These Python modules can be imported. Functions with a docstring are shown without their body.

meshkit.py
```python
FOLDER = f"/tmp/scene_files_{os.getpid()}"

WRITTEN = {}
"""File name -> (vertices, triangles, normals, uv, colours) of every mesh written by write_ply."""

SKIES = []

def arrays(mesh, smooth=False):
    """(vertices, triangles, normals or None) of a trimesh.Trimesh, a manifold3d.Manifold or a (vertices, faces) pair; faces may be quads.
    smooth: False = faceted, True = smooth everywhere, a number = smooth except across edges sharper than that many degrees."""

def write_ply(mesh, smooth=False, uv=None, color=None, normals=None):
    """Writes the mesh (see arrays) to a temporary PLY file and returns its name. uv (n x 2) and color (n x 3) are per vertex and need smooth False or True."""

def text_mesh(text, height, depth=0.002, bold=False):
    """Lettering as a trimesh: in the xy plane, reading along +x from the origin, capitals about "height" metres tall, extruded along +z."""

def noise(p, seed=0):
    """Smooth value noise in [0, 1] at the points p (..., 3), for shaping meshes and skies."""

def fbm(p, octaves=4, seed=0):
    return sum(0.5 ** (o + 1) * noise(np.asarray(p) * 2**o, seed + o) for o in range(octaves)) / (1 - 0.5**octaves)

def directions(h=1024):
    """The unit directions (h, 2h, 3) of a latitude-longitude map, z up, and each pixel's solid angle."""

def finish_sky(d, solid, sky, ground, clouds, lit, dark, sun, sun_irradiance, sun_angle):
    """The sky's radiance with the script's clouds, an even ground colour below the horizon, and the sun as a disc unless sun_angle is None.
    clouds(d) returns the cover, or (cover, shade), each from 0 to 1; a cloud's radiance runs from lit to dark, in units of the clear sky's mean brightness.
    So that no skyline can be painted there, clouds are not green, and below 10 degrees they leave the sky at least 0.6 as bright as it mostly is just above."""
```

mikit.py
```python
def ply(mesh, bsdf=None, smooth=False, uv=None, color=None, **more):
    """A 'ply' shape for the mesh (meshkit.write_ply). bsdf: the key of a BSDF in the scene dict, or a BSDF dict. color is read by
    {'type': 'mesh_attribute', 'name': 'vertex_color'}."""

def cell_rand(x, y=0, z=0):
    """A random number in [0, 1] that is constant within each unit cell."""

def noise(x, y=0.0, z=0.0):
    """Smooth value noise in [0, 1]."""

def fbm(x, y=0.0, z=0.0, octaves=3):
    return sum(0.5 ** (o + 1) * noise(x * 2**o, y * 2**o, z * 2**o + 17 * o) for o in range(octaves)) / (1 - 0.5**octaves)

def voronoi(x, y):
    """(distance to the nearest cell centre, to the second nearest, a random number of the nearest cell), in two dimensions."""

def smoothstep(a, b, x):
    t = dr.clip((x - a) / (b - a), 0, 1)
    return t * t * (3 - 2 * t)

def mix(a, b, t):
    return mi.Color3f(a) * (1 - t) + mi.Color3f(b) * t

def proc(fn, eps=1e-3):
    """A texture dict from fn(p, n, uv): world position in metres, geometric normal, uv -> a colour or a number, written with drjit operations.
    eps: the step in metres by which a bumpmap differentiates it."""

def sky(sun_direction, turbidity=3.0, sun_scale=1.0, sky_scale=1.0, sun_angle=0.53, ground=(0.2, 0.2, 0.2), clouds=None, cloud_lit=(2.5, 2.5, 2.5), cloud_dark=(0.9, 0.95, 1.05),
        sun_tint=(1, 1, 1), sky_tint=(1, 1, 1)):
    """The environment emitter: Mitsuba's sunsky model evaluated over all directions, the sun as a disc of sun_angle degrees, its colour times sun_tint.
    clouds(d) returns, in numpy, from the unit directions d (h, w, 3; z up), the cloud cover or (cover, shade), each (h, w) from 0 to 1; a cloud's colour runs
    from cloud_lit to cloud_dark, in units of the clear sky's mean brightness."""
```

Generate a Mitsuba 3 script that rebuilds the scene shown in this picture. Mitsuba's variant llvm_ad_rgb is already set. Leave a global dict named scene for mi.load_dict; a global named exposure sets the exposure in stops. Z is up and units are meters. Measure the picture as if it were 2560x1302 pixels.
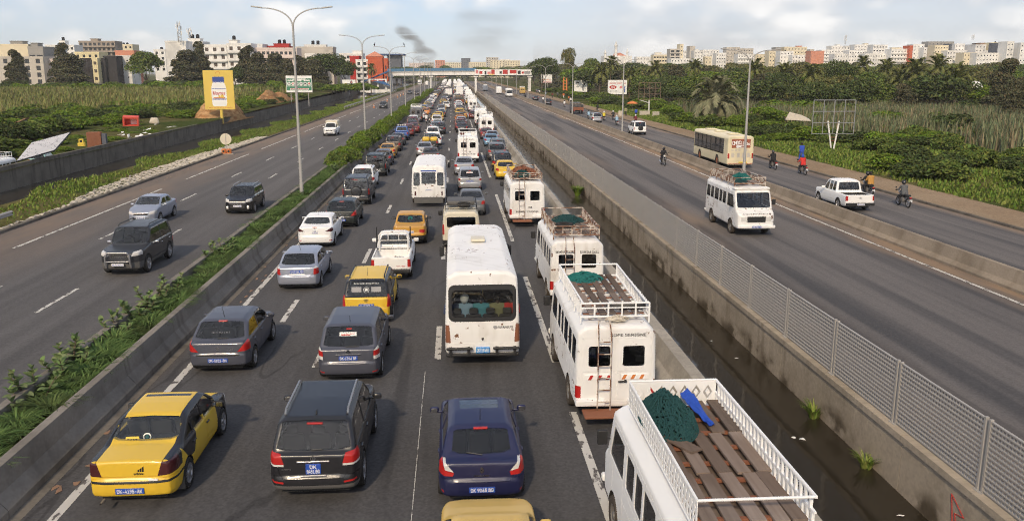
import math, random
import numpy as np, trimesh, mitsuba as mi, drjit as dr, mikit, meshkit
import manifold3d as m3
from shapely.geometry import Polygon, LineString, Point, box as sbox
from shapely.ops import unary_union
from shapely import affinity
from scipy.ndimage import map_coordinates
T = mi.ScalarTransform4f
PI = math.pi
scene, labels = {}, {}
rng = np.random.default_rng(7)
random.seed(7)

# ---------------------------------------------------------------- camera, sky, exposure
# x: right across the motorway, y: along it (away), z: up; the photographer stands on a footbridge 8.6 m above the road
EYE = np.array([0.0, 0.0, 8.6])
YAW, PITCH = math.radians(3.86), math.radians(12.44)
FWD = np.array([math.sin(YAW) * math.cos(PITCH), math.cos(YAW) * math.cos(PITCH), -math.sin(PITCH)])
scene['camera'] = {'type': 'perspective', 'fov_axis': 'x', 'fov': 62.0, 'near_clip': 0.1, 'medium': {'type': 'ref', 'id': 'hazy_air'}, 'far_clip': 30000.0,
                   'to_world': T().look_at(origin=EYE.tolist(), target=(EYE + FWD * 10).tolist(), up=[0, 0, 1])}
scene['hazy_air'] = {'type': 'homogeneous', 'albedo': {'type': 'rgb', 'value': [0.95, 0.955, 0.96]}, 'sigma_t': 0.00016}
SUN = np.array([-0.235, -0.80, 0.56])

def clouds(d):
 """Broken cumulus low over the town on the left, a torn grey layer on the right, high veils above."""
 q = d / np.maximum(d[..., 2:3] + 0.16, 0.05)
 big = meshkit.fbm(np.stack([q[..., 0] * 0.9 + 3.1, q[..., 1] * 0.9, q[..., 2] * 0 + 1.3], -1), 5, 3)
 az = np.arctan2(d[..., 0], d[..., 1])
 el = np.arcsin(np.clip(d[..., 2], -1, 1))
 at = lambda a, e, s, o=5: meshkit.fbm(np.stack([az * a + s, el * e + s, az * 0 + s * .37], -1), o, int(s * 10))
 puff = at(17, 34, 4.2, 6)
 lump = at(6, 15, 2.2, 4)
 lay = at(7, 48, 6.1, 5)
 low = np.clip((0.34 - el) / 0.3, 0, 1)
 right = np.clip((az - 0.02) * 4.0 + 0.3, 0, 1)
 cov = np.clip((puff * 0.62 + lump * 0.62 - 0.60) * 8.0, 0, 1) * (0.2 + 0.8 * low)
 veil = np.clip((big - 0.40) * 3.2, 0, 1) * 0.8 * np.clip(el / .22 + .12, 0, 1)
 gray = right * (0.62 + 0.5 * (lay - .5)) * np.clip((0.5 - el) / .3, 0, 1)
 haze = np.exp(-np.maximum(el, 0) / 0.022) * 0.55
 c = 1 - (1 - cov * 0.92) * (1 - veil) * (1 - haze) * (1 - np.clip(gray, 0, 1) * .85)
 shade = 0.46 + 0.30 * veil - 0.46 * cov * np.clip((puff - .35) * 3, 0, 1) + 0.22 * right * (1 - cov) + (lay - .5) * 0.9 * right
 return c, np.clip(shade, 0, 1)

scene['sky'] = mikit.sky(SUN, turbidity=3.5, sun_scale=0.80, sky_scale=1.6, sun_angle=3.0, clouds=clouds, sky_tint=(1.10, 1.0, 1.02), cloud_lit=(3.0, 2.96, 2.9), cloud_dark=(1.5, 1.52, 1.62), sun_tint=(0.985, 1.0, 1.035))
exposure = 1.4

# ---------------------------------------------------------------- helpers
def arr(mesh):
 if hasattr(mesh, 'to_mesh'):
  m = mesh.to_mesh()
  return np.array(m.vert_properties[:, :3], float), np.array(m.tri_verts, int)
 if isinstance(mesh, trimesh.Trimesh):
  return np.array(mesh.vertices), np.array(mesh.faces)
 v, f = np.asarray(mesh[0], float), np.asarray(mesh[1], int)
 if f.shape[1] == 4:
  f = np.vstack([f[:, [0, 1, 2]], f[:, [0, 2, 3]]])
 return v, f

def join(*ms):
 vs, fs, n = [], [], 0
 for m in ms:
  v, f = arr(m)
  vs.append(v); fs.append(f + n); n += len(v)
 return (np.vstack(vs), np.vstack(fs)) if vs else (np.zeros((0, 3)), np.zeros((0, 3), int))

def moved(m, t=(0, 0, 0), rz=0.0, s=1.0, rx=0.0, ry=0.0):
 v, f = arr(m)
 v = v * np.asarray(s, float)
 for ang, (i, j) in ((rx, (1, 2)), (ry, (2, 0)), (rz, (0, 1))):
  if ang:
   c, sn = math.cos(ang), math.sin(ang)
   w = v.copy(); w[:, i], w[:, j] = c * v[:, i] - sn * v[:, j], sn * v[:, i] + c * v[:, j]; v = w
 if np.prod(np.broadcast_to(s, 3)) < 0:
  f = f[:, ::-1]
 return v + np.asarray(t, float), f

BOXF = np.array([[0, 2, 3, 1], [4, 5, 7, 6], [0, 1, 5, 4], [2, 6, 7, 3], [0, 4, 6, 2], [1, 3, 7, 5]])

def bx(x0, x1, y0, y1, z0, z1):
 v = np.array([[x, y, z] for z in (z0, z1) for y in (y0, y1) for x in (x0, x1)], float)
 return v, np.vstack([BOXF[:, [0, 1, 2]], BOXF[:, [0, 2, 3]]])

def cbox(c, s):
 return bx(c[0] - s[0] / 2, c[0] + s[0] / 2, c[1] - s[1] / 2, c[1] + s[1] / 2, c[2] - s[2] / 2, c[2] + s[2] / 2)

def rbox(x0, x1, y0, y1, z0, z1, r):
 """A box with rounded edges (hull of eight small balls)."""
 s = m3.Manifold.sphere(r, 8)
 return m3.Manifold.batch_hull([s.translate([x, y, z]) for x in (x0 + r, x1 - r) for y in (y0 + r, y1 - r) for z in (z0 + r, z1 - r)])

def tube(pts, r, n=6, cap=True):
 p = np.asarray(pts, float)
 r = np.broadcast_to(np.asarray(r, float), len(p))
 d = np.gradient(p, axis=0)
 d /= np.linalg.norm(d, axis=1, keepdims=True) + 1e-12
 up = np.array([0, 0, 1.0]) if abs(d[0][2]) < 0.9 else np.array([1.0, 0, 0])
 a = np.arange(n) * 2 * PI / n
 vs = []
 for q, t, rr in zip(p, d, r):
  x = np.cross(t, up); x /= np.linalg.norm(x) + 1e-12
  y = np.cross(x, t)
  vs.append(q + rr * (np.cos(a)[:, None] * x + np.sin(a)[:, None] * y))
  up = y
 v = np.vstack(vs)
 f = []
 for k in range(len(p) - 1):
  for i in range(n):
   j = (i + 1) % n
   f += [[k * n + i, (k + 1) * n + i, (k + 1) * n + j], [k * n + i, (k + 1) * n + j, k * n + j]]
 if cap:
  for base, sgn in ((0, 1), ((len(p) - 1) * n, -1)):
   for i in range(1, n - 1):
    f.append([base, base + i, base + i + 1][::sgn])
 return v, np.array(f)[:, ::-1]

def bars(segs, r, n=5):
 return join(*[tube([a, b], r, n) for a, b in segs])

def lathe(profile, n=24, axis='z'):
 """profile: (radius, height) pairs."""
 p = np.asarray(profile, float)
 a = np.arange(n) * 2 * PI / n
 v = np.stack([p[:, None, 0] * np.cos(a), p[:, None, 0] * np.sin(a), np.repeat(p[:, 1:2], n, 1)], -1).reshape(-1, 3)
 f = []
 for k in range(len(p) - 1):
  for i in range(n):
   j = (i + 1) % n
   f.append([k * n + i, k * n + j, (k + 1) * n + j]); f.append([k * n + i, (k + 1) * n + j, (k + 1) * n + i])
 f = np.array(f)
 if axis == 'x':
  v = v[:, [2, 0, 1]]
 return v, f

def xs(poly):
 """manifold cross-section of a shapely polygon (or a list of points)."""
 if not hasattr(poly, 'geom_type'):
  poly = Polygon(poly)
 rings = []
 for g in getattr(poly, 'geoms', [poly]):
  rings.append(np.array(g.exterior.coords)[:-1])
  rings += [np.array(h.coords)[:-1] for h in g.interiors]
 return m3.CrossSection(rings, m3.FillRule.EvenOdd)

def prism_x(poly, x0, x1):
 """(y, z) outline pushed along x."""
 return xs(poly).extrude(x1 - x0).transform([[0, 0, 1, x0], [1, 0, 0, 0], [0, 1, 0, 0]])

def prism_y(poly, y0, y1):
 """(x, z) outline pushed along y."""
 return xs(poly).extrude(y1 - y0).transform([[1, 0, 0, 0], [0, 0, -1, y1], [0, 1, 0, 0]])

def prism_z(poly, z0, z1):
 return xs(poly).extrude(z1 - z0).translate([0, 0, z0])

def M3(mesh):
 v, f = arr(mesh)
 return m3.Manifold(m3.Mesh(np.ascontiguousarray(v, np.float32), np.ascontiguousarray(f, np.uint32)))

def text3(s, h, depth=0.004, face='-y', bold=False, width=None):
 """Lettering, centred, reading upright on a face that looks along the given direction."""
 m = meshkit.text_mesh(s, h, depth, bold)
 v, f = arr(m)
 v[:, 0] -= (v[:, 0].min() + v[:, 0].max()) / 2
 v[:, 1] -= h / 2
 if width:
  v[:, 0] *= width / (v[:, 0].max() - v[:, 0].min())
 x, y, z = v.T
 if face == '-y':
  v = np.stack([x, -z, y], 1)
 elif face == '+y':
  v = np.stack([-x, z, y], 1)
 elif face == '-x':
  v = np.stack([-z, -x, y], 1)
 elif face == '+x':
  v = np.stack([z, x, y], 1)
 return v, f

counts = {}

def fresh(name, parent=None):
 key = f'{parent}__{name}' if parent else name
 n = counts.get(key, -1) + 1
 counts[key] = n
 return key if n == 0 else f'{key}_{n:03d}'

def ref(b):
 return {'type': 'ref', 'id': b}

def P(mesh, smooth=False, **k):
 if not isinstance(mesh, trimesh.Trimesh):
  mesh = trimesh.Trimesh(*arr(mesh), process=bool(smooth) and 'color' not in k)
 if not len(mesh.faces):
  raise ValueError('empty mesh')
 return mikit.ply(mesh, None, smooth, **k)

def put(name, mesh, mat, parent=None, smooth=False, tw=None, **k):
 """One entry of the scene; mesh may be a ply dict made before."""
 key = fresh(name, parent)
 d = dict(mesh) if isinstance(mesh, dict) else P(mesh, smooth, **k)
 d['bsdf'] = ref(mat)
 if tw is not None:
  d['to_world'] = tw
 scene[key] = d
 return key

def tag(key, label, cat, group=None, kind=None):
 labels[key] = {'label': label}
 if cat:
  labels[key]['category'] = cat
 if group:
  labels[key]['group'] = group
 if kind:
  labels[key]['kind'] = kind

def struct(name, mesh, mat, label=None, parent=None, smooth=False, **k):
 key = put(name, mesh, mat, parent, smooth, **k)
 if parent is None:
  labels[key] = {'kind': 'structure', **({'label': label} if label else {})}
 return key

def thing(name, label, cat, group=None):
 key = fresh(name)
 tag(key, label, cat, group)
 return key

def strip(x0, x1, y0, y1, z=0.0, ny=1):
 y = np.linspace(y0, y1, ny + 1)
 v = np.array([[x, q, z] for q in y for x in (x0, x1)], float)
 f = np.array([[2 * i, 2 * i + 1, 2 * i + 3, 2 * i + 2] for i in range(ny)])
 return v, f

def extrude_y(outline, y0, y1):
 """(x, z) outline as a closed bar along y."""
 return prism_y(Polygon(outline), y0, y1)

# ---------------------------------------------------------------- materials
def rgb(*c):
 return {'type': 'rgb', 'value': list(c)}

def mat(name, color, rough=0.5, **k):
 b = {'type': 'principled', 'base_color': color if isinstance(color, dict) else rgb(*color), 'roughness': rough, **k}
 scene[name] = {'type': 'twosided', 'bsdf': b}
 return name

def diff(name, color):
 scene[name] = {'type': 'twosided', 'bsdf': {'type': 'diffuse', 'reflectance': color if isinstance(color, dict) else rgb(*color)}}
 return name

N, F, S, MX = mikit.noise, mikit.fbm, mikit.smoothstep, mikit.mix

def asphalt_main(p, n, uv):
 grain = F(p.x * 21, p.y * 21, 3.0, 2)
 streak = F(p.x * 2.6, p.y * 0.045, 1.0, 3)
 blot = F(p.x * 0.5, p.y * 0.16, 5.0, 4)
 c = MX((0.057, 0.0555, 0.057), (0.092, 0.089, 0.090), streak * 0.75 + blot * 0.25)
 oil = S(0.60, 0.74, F(p.x * 1.3, p.y * 0.10, 9.0, 4))
 c = c * (0.74 + 0.52 * grain) * (1 - 0.22 * oil)
 crack = S(0.018, 0.006, dr.abs(F(p.x * 0.45 + 3, p.y * 0.11, 4.0, 4) - 0.5)) * S(0.5, 0.6, F(p.x * 0.2, p.y * 0.05, 8.0, 2))
 c = c * (1 - 0.30 * crack)
 sand = S(0.45, 0.75, F(p.x * 1.3, p.y * 0.12, 7.0, 4)) * (S(4.6, 6.2, p.x) + S(-8.3, -9.2, p.x))
 return MX(c, (0.17, 0.125, 0.085), sand * 0.55)

def asphalt_left(p, n, uv):
 grain = F(p.x * 19, p.y * 19, 3.0, 2)
 streak = F(p.x * 1.9, p.y * 0.04, 2.0, 3)
 c = MX((0.068, 0.065, 0.065), (0.108, 0.103, 0.102), streak)
 c = c * (0.8 + 0.4 * grain)
 edge = S(-18.5, -23.5, p.x + 2.2 * (F(p.x * 0.5, p.y * 0.07, 4.0, 3) - 0.5))
 dust = S(0.25, 0.8, F(p.x * 1.1, p.y * 0.2, 8.0, 4))
 return MX(c, (0.165, 0.125, 0.095), edge * (0.45 + 0.45 * dust))

def asphalt_right(p, n, uv):
 grain = F(p.x * 19, p.y * 19, 3.0, 2)
 streak = F(p.x * 1.5, p.y * 0.035, 6.0, 4)
 c = MX((0.060, 0.058, 0.060), (0.122, 0.112, 0.108), S(0.25, 0.75, streak))
 c = c * (0.8 + 0.4 * grain)
 w = F(p.x * 0.35, p.y * 0.06, 4.0, 4) - 0.5
 near = S(15.2, 11.4, p.x + 5.5 * w)
 far = S(20.3, 21.9, p.x + 1.5 * w) * S(23.2, 22.8, p.x)
 verge = S(30.2, 31.3, p.x + 1.6 * w)
 dust = 0.35 + 0.65 * S(0.25, 0.75, F(p.x * 1.2, p.y * 0.22, 8.0, 4))
 wet = S(0.60, 0.64, F(p.x * 0.45 + 3, p.y * 0.07, 12.0, 4)) * S(15.0, 12.0, p.x)
 c = MX(c, (0.185, 0.140, 0.105), near * dust * 0.9)
 c = MX(c, (0.24, 0.165, 0.105), far * dust * 0.85)
 c = MX(c, (0.22, 0.155, 0.105), verge * dust * 0.7)
 return c * (1 - 0.5 * wet)

def concrete(base, dirt, tall=1.0):
 def fn(p, n, uv):
  a = F((p.x + p.z * 0.3) * 0.9, p.y * 0.9, p.z * 0.9, 4)
  run = F(p.y * 2.2 + p.x, p.z * 0.35, 3.0, 4)
  fine = F(p.x * 15, p.y * 15, p.z * 15, 2)
  c = MX(base, tuple(b * 0.72 for b in base), S(0.3, 0.8, a))
  c = MX(c, dirt, S(0.50, 0.80, run) * 0.5 * tall)
  return c * (0.86 + 0.28 * fine)
 return fn

def tan_wall(p, n, uv):
 a = F(p.y * 0.7, p.z * 0.9, 2.0, 4)
 run = F(p.y * 1.9, p.z * 0.22, 3.0, 4)
 fine = F(p.y * 13, p.z * 13, 1.0, 2)
 c = MX((0.44, 0.375, 0.295), (0.36, 0.305, 0.235), S(0.3, 0.75, a))
 c = MX(c, (0.19, 0.15, 0.11), S(0.56, 0.82, run) * 0.5)
 tide = S(-0.55, -1.1, p.z + 1.3 * (F(p.y * 0.6, 7.0, 0.0, 4) - 0.5))
 c = MX(c, (0.085, 0.066, 0.043), tide * S(0.3, 0.6, F(p.y * 1.5, p.z * 2, 5.0, 4)) * 0.9)
 return c * (0.86 + 0.28 * fine)

def soil(p, n, uv):
 a = F(p.x * 0.12, p.y * 0.12, 1.0, 4)
 b = F(p.x * 2.0, p.y * 2.0, 2.0, 3)
 c = MX((0.055, 0.075, 0.022), (0.13, 0.115, 0.05), S(0.35, 0.7, a))
 return c * (0.65 + 0.7 * b)

def sandy(p, n, uv):
 a = F(p.x * 0.5, p.y * 0.3, 1.0, 4)
 b = F(p.x * 9, p.y * 9, p.z * 9, 3)
 c = MX((0.27, 0.19, 0.125), (0.36, 0.275, 0.19), a)
 return c * (0.75 + 0.5 * b)

def dirt_heap(p, n, uv):
 b = F(p.x * 1.2, p.y * 1.2, p.z * 2.4, 4)
 return MX((0.33, 0.16, 0.065), (0.52, 0.33, 0.17), S(0.25, 0.75, b))

def rust_white(p, n, uv):
 a = F(p.x * 3.0, p.y * 3.0, p.z * 3.0, 4)
 b = F(p.x * 11, p.y * 11, p.z * 11, 3)
 c = MX((0.74, 0.73, 0.70), (0.56, 0.52, 0.46), S(0.45, 0.75, a))
 return MX(c, (0.17, 0.075, 0.035), S(0.66, 0.72, a * 0.55 + b * 0.45))

def rusty_rail(p, n, uv):
 a = F(p.x * 6.0, p.y * 6.0, p.z * 6.0, 3)
 return MX((0.50, 0.44, 0.38), (0.17, 0.085, 0.05), S(0.42, 0.60, a))

def plank_wood(p, n, uv):
 g = F(p.x * 24, p.y * 0.9, p.z * 9, 4)
 a = F(p.x * 1.2, p.y * 0.5, 5.0, 3)
 c = MX((0.155, 0.120, 0.098), (0.27, 0.22, 0.19), g)
 return MX(c, (0.13, 0.092, 0.07), S(0.45, 0.7, a) * 0.6)

def worn_white(p, n, uv):
 g = F(p.x * 9, p.y * 4, 1.0, 4)
 return MX((0.58, 0.56, 0.52), (0.13, 0.12, 0.115), S(0.56, 0.70, g))

def dusty(color, dirt=(0.20, 0.16, 0.12), amount=0.30):
 def fn(p, n, uv):
  a = F(p.x * 1.6, p.y * 1.6, p.z * 1.6, 4)
  return MX(color, dirt, S(0.45, 0.85, a) * amount)
 return fn

PR = mikit.proc
mat('asphalt_main', PR(asphalt_main), 0.82, specular=0.25)
mat('asphalt_left', PR(asphalt_left), 0.82, specular=0.25)
mat('asphalt_right', PR(asphalt_right), 0.80, specular=0.25)
diff('concrete_grey', PR(concrete((0.27, 0.245, 0.215), (0.115, 0.10, 0.085))))
diff('concrete_dark', PR(concrete((0.20, 0.18, 0.155), (0.075, 0.065, 0.055))))
diff('concrete_tan', PR(tan_wall))
diff('concrete_brown', PR(concrete((0.36, 0.30, 0.235), (0.20, 0.155, 0.11), 0.7)))
diff('concrete_pale', PR(concrete((0.46, 0.42, 0.36), (0.24, 0.21, 0.17), 0.6)))
diff('soil', PR(soil))
diff('sandy_path', PR(sandy))
diff('orange_dirt', PR(dirt_heap))
diff('road_paint', PR(worn_white))
mat('rust_white', PR(rust_white), 0.42)
mat('rusty_rail', PR(rusty_rail), 0.65)
diff('plank_wood', PR(plank_wood))
diff('plank_grey', PR(lambda p, n, uv: plank_wood(p, n, uv) * 1.35 + mi.Color3f(0.02, 0.02, 0.02)))
diff('plank_dark', PR(lambda p, n, uv: plank_wood(p, n, uv) * 0.7))
for nm, c in dict(stone_a=(0.55, 0.50, 0.42), stone_b=(0.44, 0.40, 0.34), stone_c=(0.36, 0.33, 0.28)).items():
 diff(nm, c)
scene['foliage'] = {'type': 'twosided', 'bsdf': {'type': 'diffuse', 'reflectance': {'type': 'mesh_attribute', 'name': 'vertex_color'}}}
diff('bark', (0.13, 0.10, 0.075))

def ripple(p, n, uv):
 return F(p.x * 2.5, p.y * 1.1, 0.0, 3) * 0.006

scene['murky_water'] = {'type': 'twosided', 'bsdf': {'type': 'bumpmap', 'arbitrary': PR(ripple, 0.02), 'scale': 1.0,
      'bsdf': {'type': 'principled', 'base_color': rgb(0.026, 0.021, 0.014), 'roughness': 0.06, 'specular': 0.5}}}
mat('galvanised', (0.37, 0.35, 0.325), 0.6, metallic=0.15)
mat('frame_steel', (0.30, 0.31, 0.32), 0.6, metallic=0.2)
mat('lamp_steel', (0.42, 0.41, 0.39), 0.5, metallic=0.3)
# vehicle materials
PAINTS = dict(yellow=(0.66, 0.43, 0.03), yellow_pale=(0.58, 0.39, 0.10), orange=(0.58, 0.21, 0.025), ochre=(0.50, 0.26, 0.035), black=(0.010, 0.010, 0.013), navy=(0.010, 0.012, 0.055), dark_grey=(0.032, 0.034, 0.040),
              slate=(0.075, 0.08, 0.105), grey=(0.13, 0.135, 0.145), green_black=(0.018, 0.023, 0.021), brown=(0.075, 0.055, 0.042), maroon=(0.12, 0.018, 0.015), green=(0.02, 0.07, 0.05))
for nm, c in PAINTS.items():
 mat('paint_' + nm, c, 0.32, metallic=0.25 if nm in ('slate', 'grey', 'dark_grey', 'green_black') else 0.0, clearcoat=1.0, clearcoat_gloss=0.96, specular=0.5)
mat('paint_silver', (0.42, 0.425, 0.44), 0.30, metallic=0.55, clearcoat=1.0, clearcoat_gloss=0.95)
mat('paint_silver_blue', (0.36, 0.39, 0.47), 0.30, metallic=0.5, clearcoat=1.0, clearcoat_gloss=0.95)
mat('paint_blue', (0.05, 0.12, 0.36), 0.32, metallic=0.2, clearcoat=1.0, clearcoat_gloss=0.95)
mat('paint_light_blue', (0.16, 0.30, 0.44), 0.32, metallic=0.2, clearcoat=1.0, clearcoat_gloss=0.95)
mat('paint_white', (0.78, 0.78, 0.77), 0.35, clearcoat=0.7, clearcoat_gloss=0.93)
mat('paint_cream', PR(dusty((0.70, 0.62, 0.42), (0.33, 0.24, 0.13), 0.22)), 0.42, clearcoat=0.3)

def van_white(p, n, uv):
 a = F(p.x * 1.6, p.y * 1.6, p.z * 1.6, 4)
 run = F(p.x * 7 + p.y * 7, 3.0, p.z * 0.9, 3)
 c = MX((0.75, 0.745, 0.73), (0.40, 0.35, 0.28), S(0.48, 0.85, a * 0.6 + run * 0.4) * 0.5)
 spot = F(p.x * 9, p.y * 9, p.z * 9, 3) * 0.55 + F(p.x * 2.1 + 9, p.y * 2.1, p.z * 2.1, 3) * 0.45
 return MX(c, (0.16, 0.075, 0.04), S(0.655, 0.69, spot))

mat('paint_old_white', PR(van_white), 0.42, clearcoat=0.3)
mat('paint_turquoise', (0.36, 0.58, 0.56), 0.5)
mat('print_red2', (0.60, 0.085, 0.055), 0.6)
mat('paint_beige', (0.60, 0.55, 0.43), 0.38, clearcoat=0.6)
mat('black_plastic', (0.018, 0.018, 0.019), 0.48)
mat('grey_plastic', (0.09, 0.088, 0.085), 0.6)
mat('cabin', (0.030, 0.029, 0.028), 0.8)
mat('seat_cloth', (0.060, 0.058, 0.056), 0.9)
mat('rubber', (0.022, 0.021, 0.020), 0.85)
mat('dusty_rubber', (0.055, 0.045, 0.036), 0.9)
mat('alloy', (0.40, 0.40, 0.41), 0.35, metallic=0.7)
mat('steel_rim', (0.20, 0.19, 0.18), 0.5, metallic=0.4)
mat('rust_rim', (0.22, 0.085, 0.045), 0.8)
mat('chrome', (0.62, 0.62, 0.62), 0.16, metallic=1.0)
mat('lamp_red', (0.40, 0.012, 0.010), 0.16, clearcoat=1.0)
mat('lamp_dark_red', (0.055, 0.008, 0.010), 0.16, clearcoat=1.0)
mat('lamp_clear', (0.55, 0.54, 0.52), 0.12, clearcoat=1.0)
mat('lamp_amber', (0.50, 0.16, 0.02), 0.16, clearcoat=1.0)
mat('plate_blue', (0.022, 0.075, 0.38), 0.4)
mat('plate_sky', (0.04, 0.25, 0.62), 0.4)
mat('plate_white', (0.72, 0.72, 0.72), 0.4)
mat('print_white', (0.78, 0.78, 0.76), 0.6)
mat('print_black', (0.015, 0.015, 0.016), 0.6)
mat('print_red', (0.45, 0.03, 0.025), 0.6)
mat('print_orange', (0.60, 0.19, 0.05), 0.6)
mat('print_green', (0.05, 0.20, 0.12), 0.6)
mat('print_grey', (0.30, 0.30, 0.31), 0.6)
mat('print_blue', (0.03, 0.07, 0.30), 0.6)
mat('print_yellow', (0.66, 0.48, 0.06), 0.6)
mat('print_pink', (0.62, 0.22, 0.22), 0.6)
mat('cloth_teal', (0.012, 0.14, 0.13), 0.9)
mat('cloth_net', (0.010, 0.055, 0.058), 0.9)
mat('cloth_blue', (0.015, 0.07, 0.42), 0.7)
mat('plastic_sheet', (0.50, 0.45, 0.37), 0.5)
scene['glass_dark'] = {'type': 'thindielectric', 'int_ior': 1.5, 'specular_transmittance': rgb(0.20, 0.22, 0.23)}
scene['glass_clear'] = {'type': 'thindielectric', 'int_ior': 1.5, 'specular_transmittance': rgb(0.62, 0.65, 0.64)}

# ---------------------------------------------------------------- vehicle bodies: smooth solids from three outlines, then cut
def poly_sdf(a, b, pts):
 """Signed distance (negative inside) of grids a, b to the polygon pts."""
 p = np.asarray(pts, float)
 d = np.full(np.broadcast(a, b).shape, 1e9)
 inside = np.zeros(d.shape, bool)
 for (x0, y0), (x1, y1) in zip(p, np.roll(p, -1, 0)):
  ex, ey = x1 - x0, y1 - y0
  wx, wy = a - x0, b - y0
  t = np.clip((wx * ex + wy * ey) / (ex * ex + ey * ey + 1e-12), 0, 1)
  d = np.minimum(d, (wx - ex * t) ** 2 + (wy - ey * t) ** 2)
  c = (y0 > b) != (y1 > b)
  inside ^= c & (a < ex * (b - y0) / (ey if abs(ey) > 1e-12 else 1e-12) + x0)
 return np.where(inside, -1, 1) * np.sqrt(d)

def smax(a, b, k):
 return np.maximum(a, b) + np.maximum(k - np.abs(a - b), 0) ** 2 / (4 * k)

def smin(a, b, k):
 return -smax(-a, -b, k)

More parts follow.
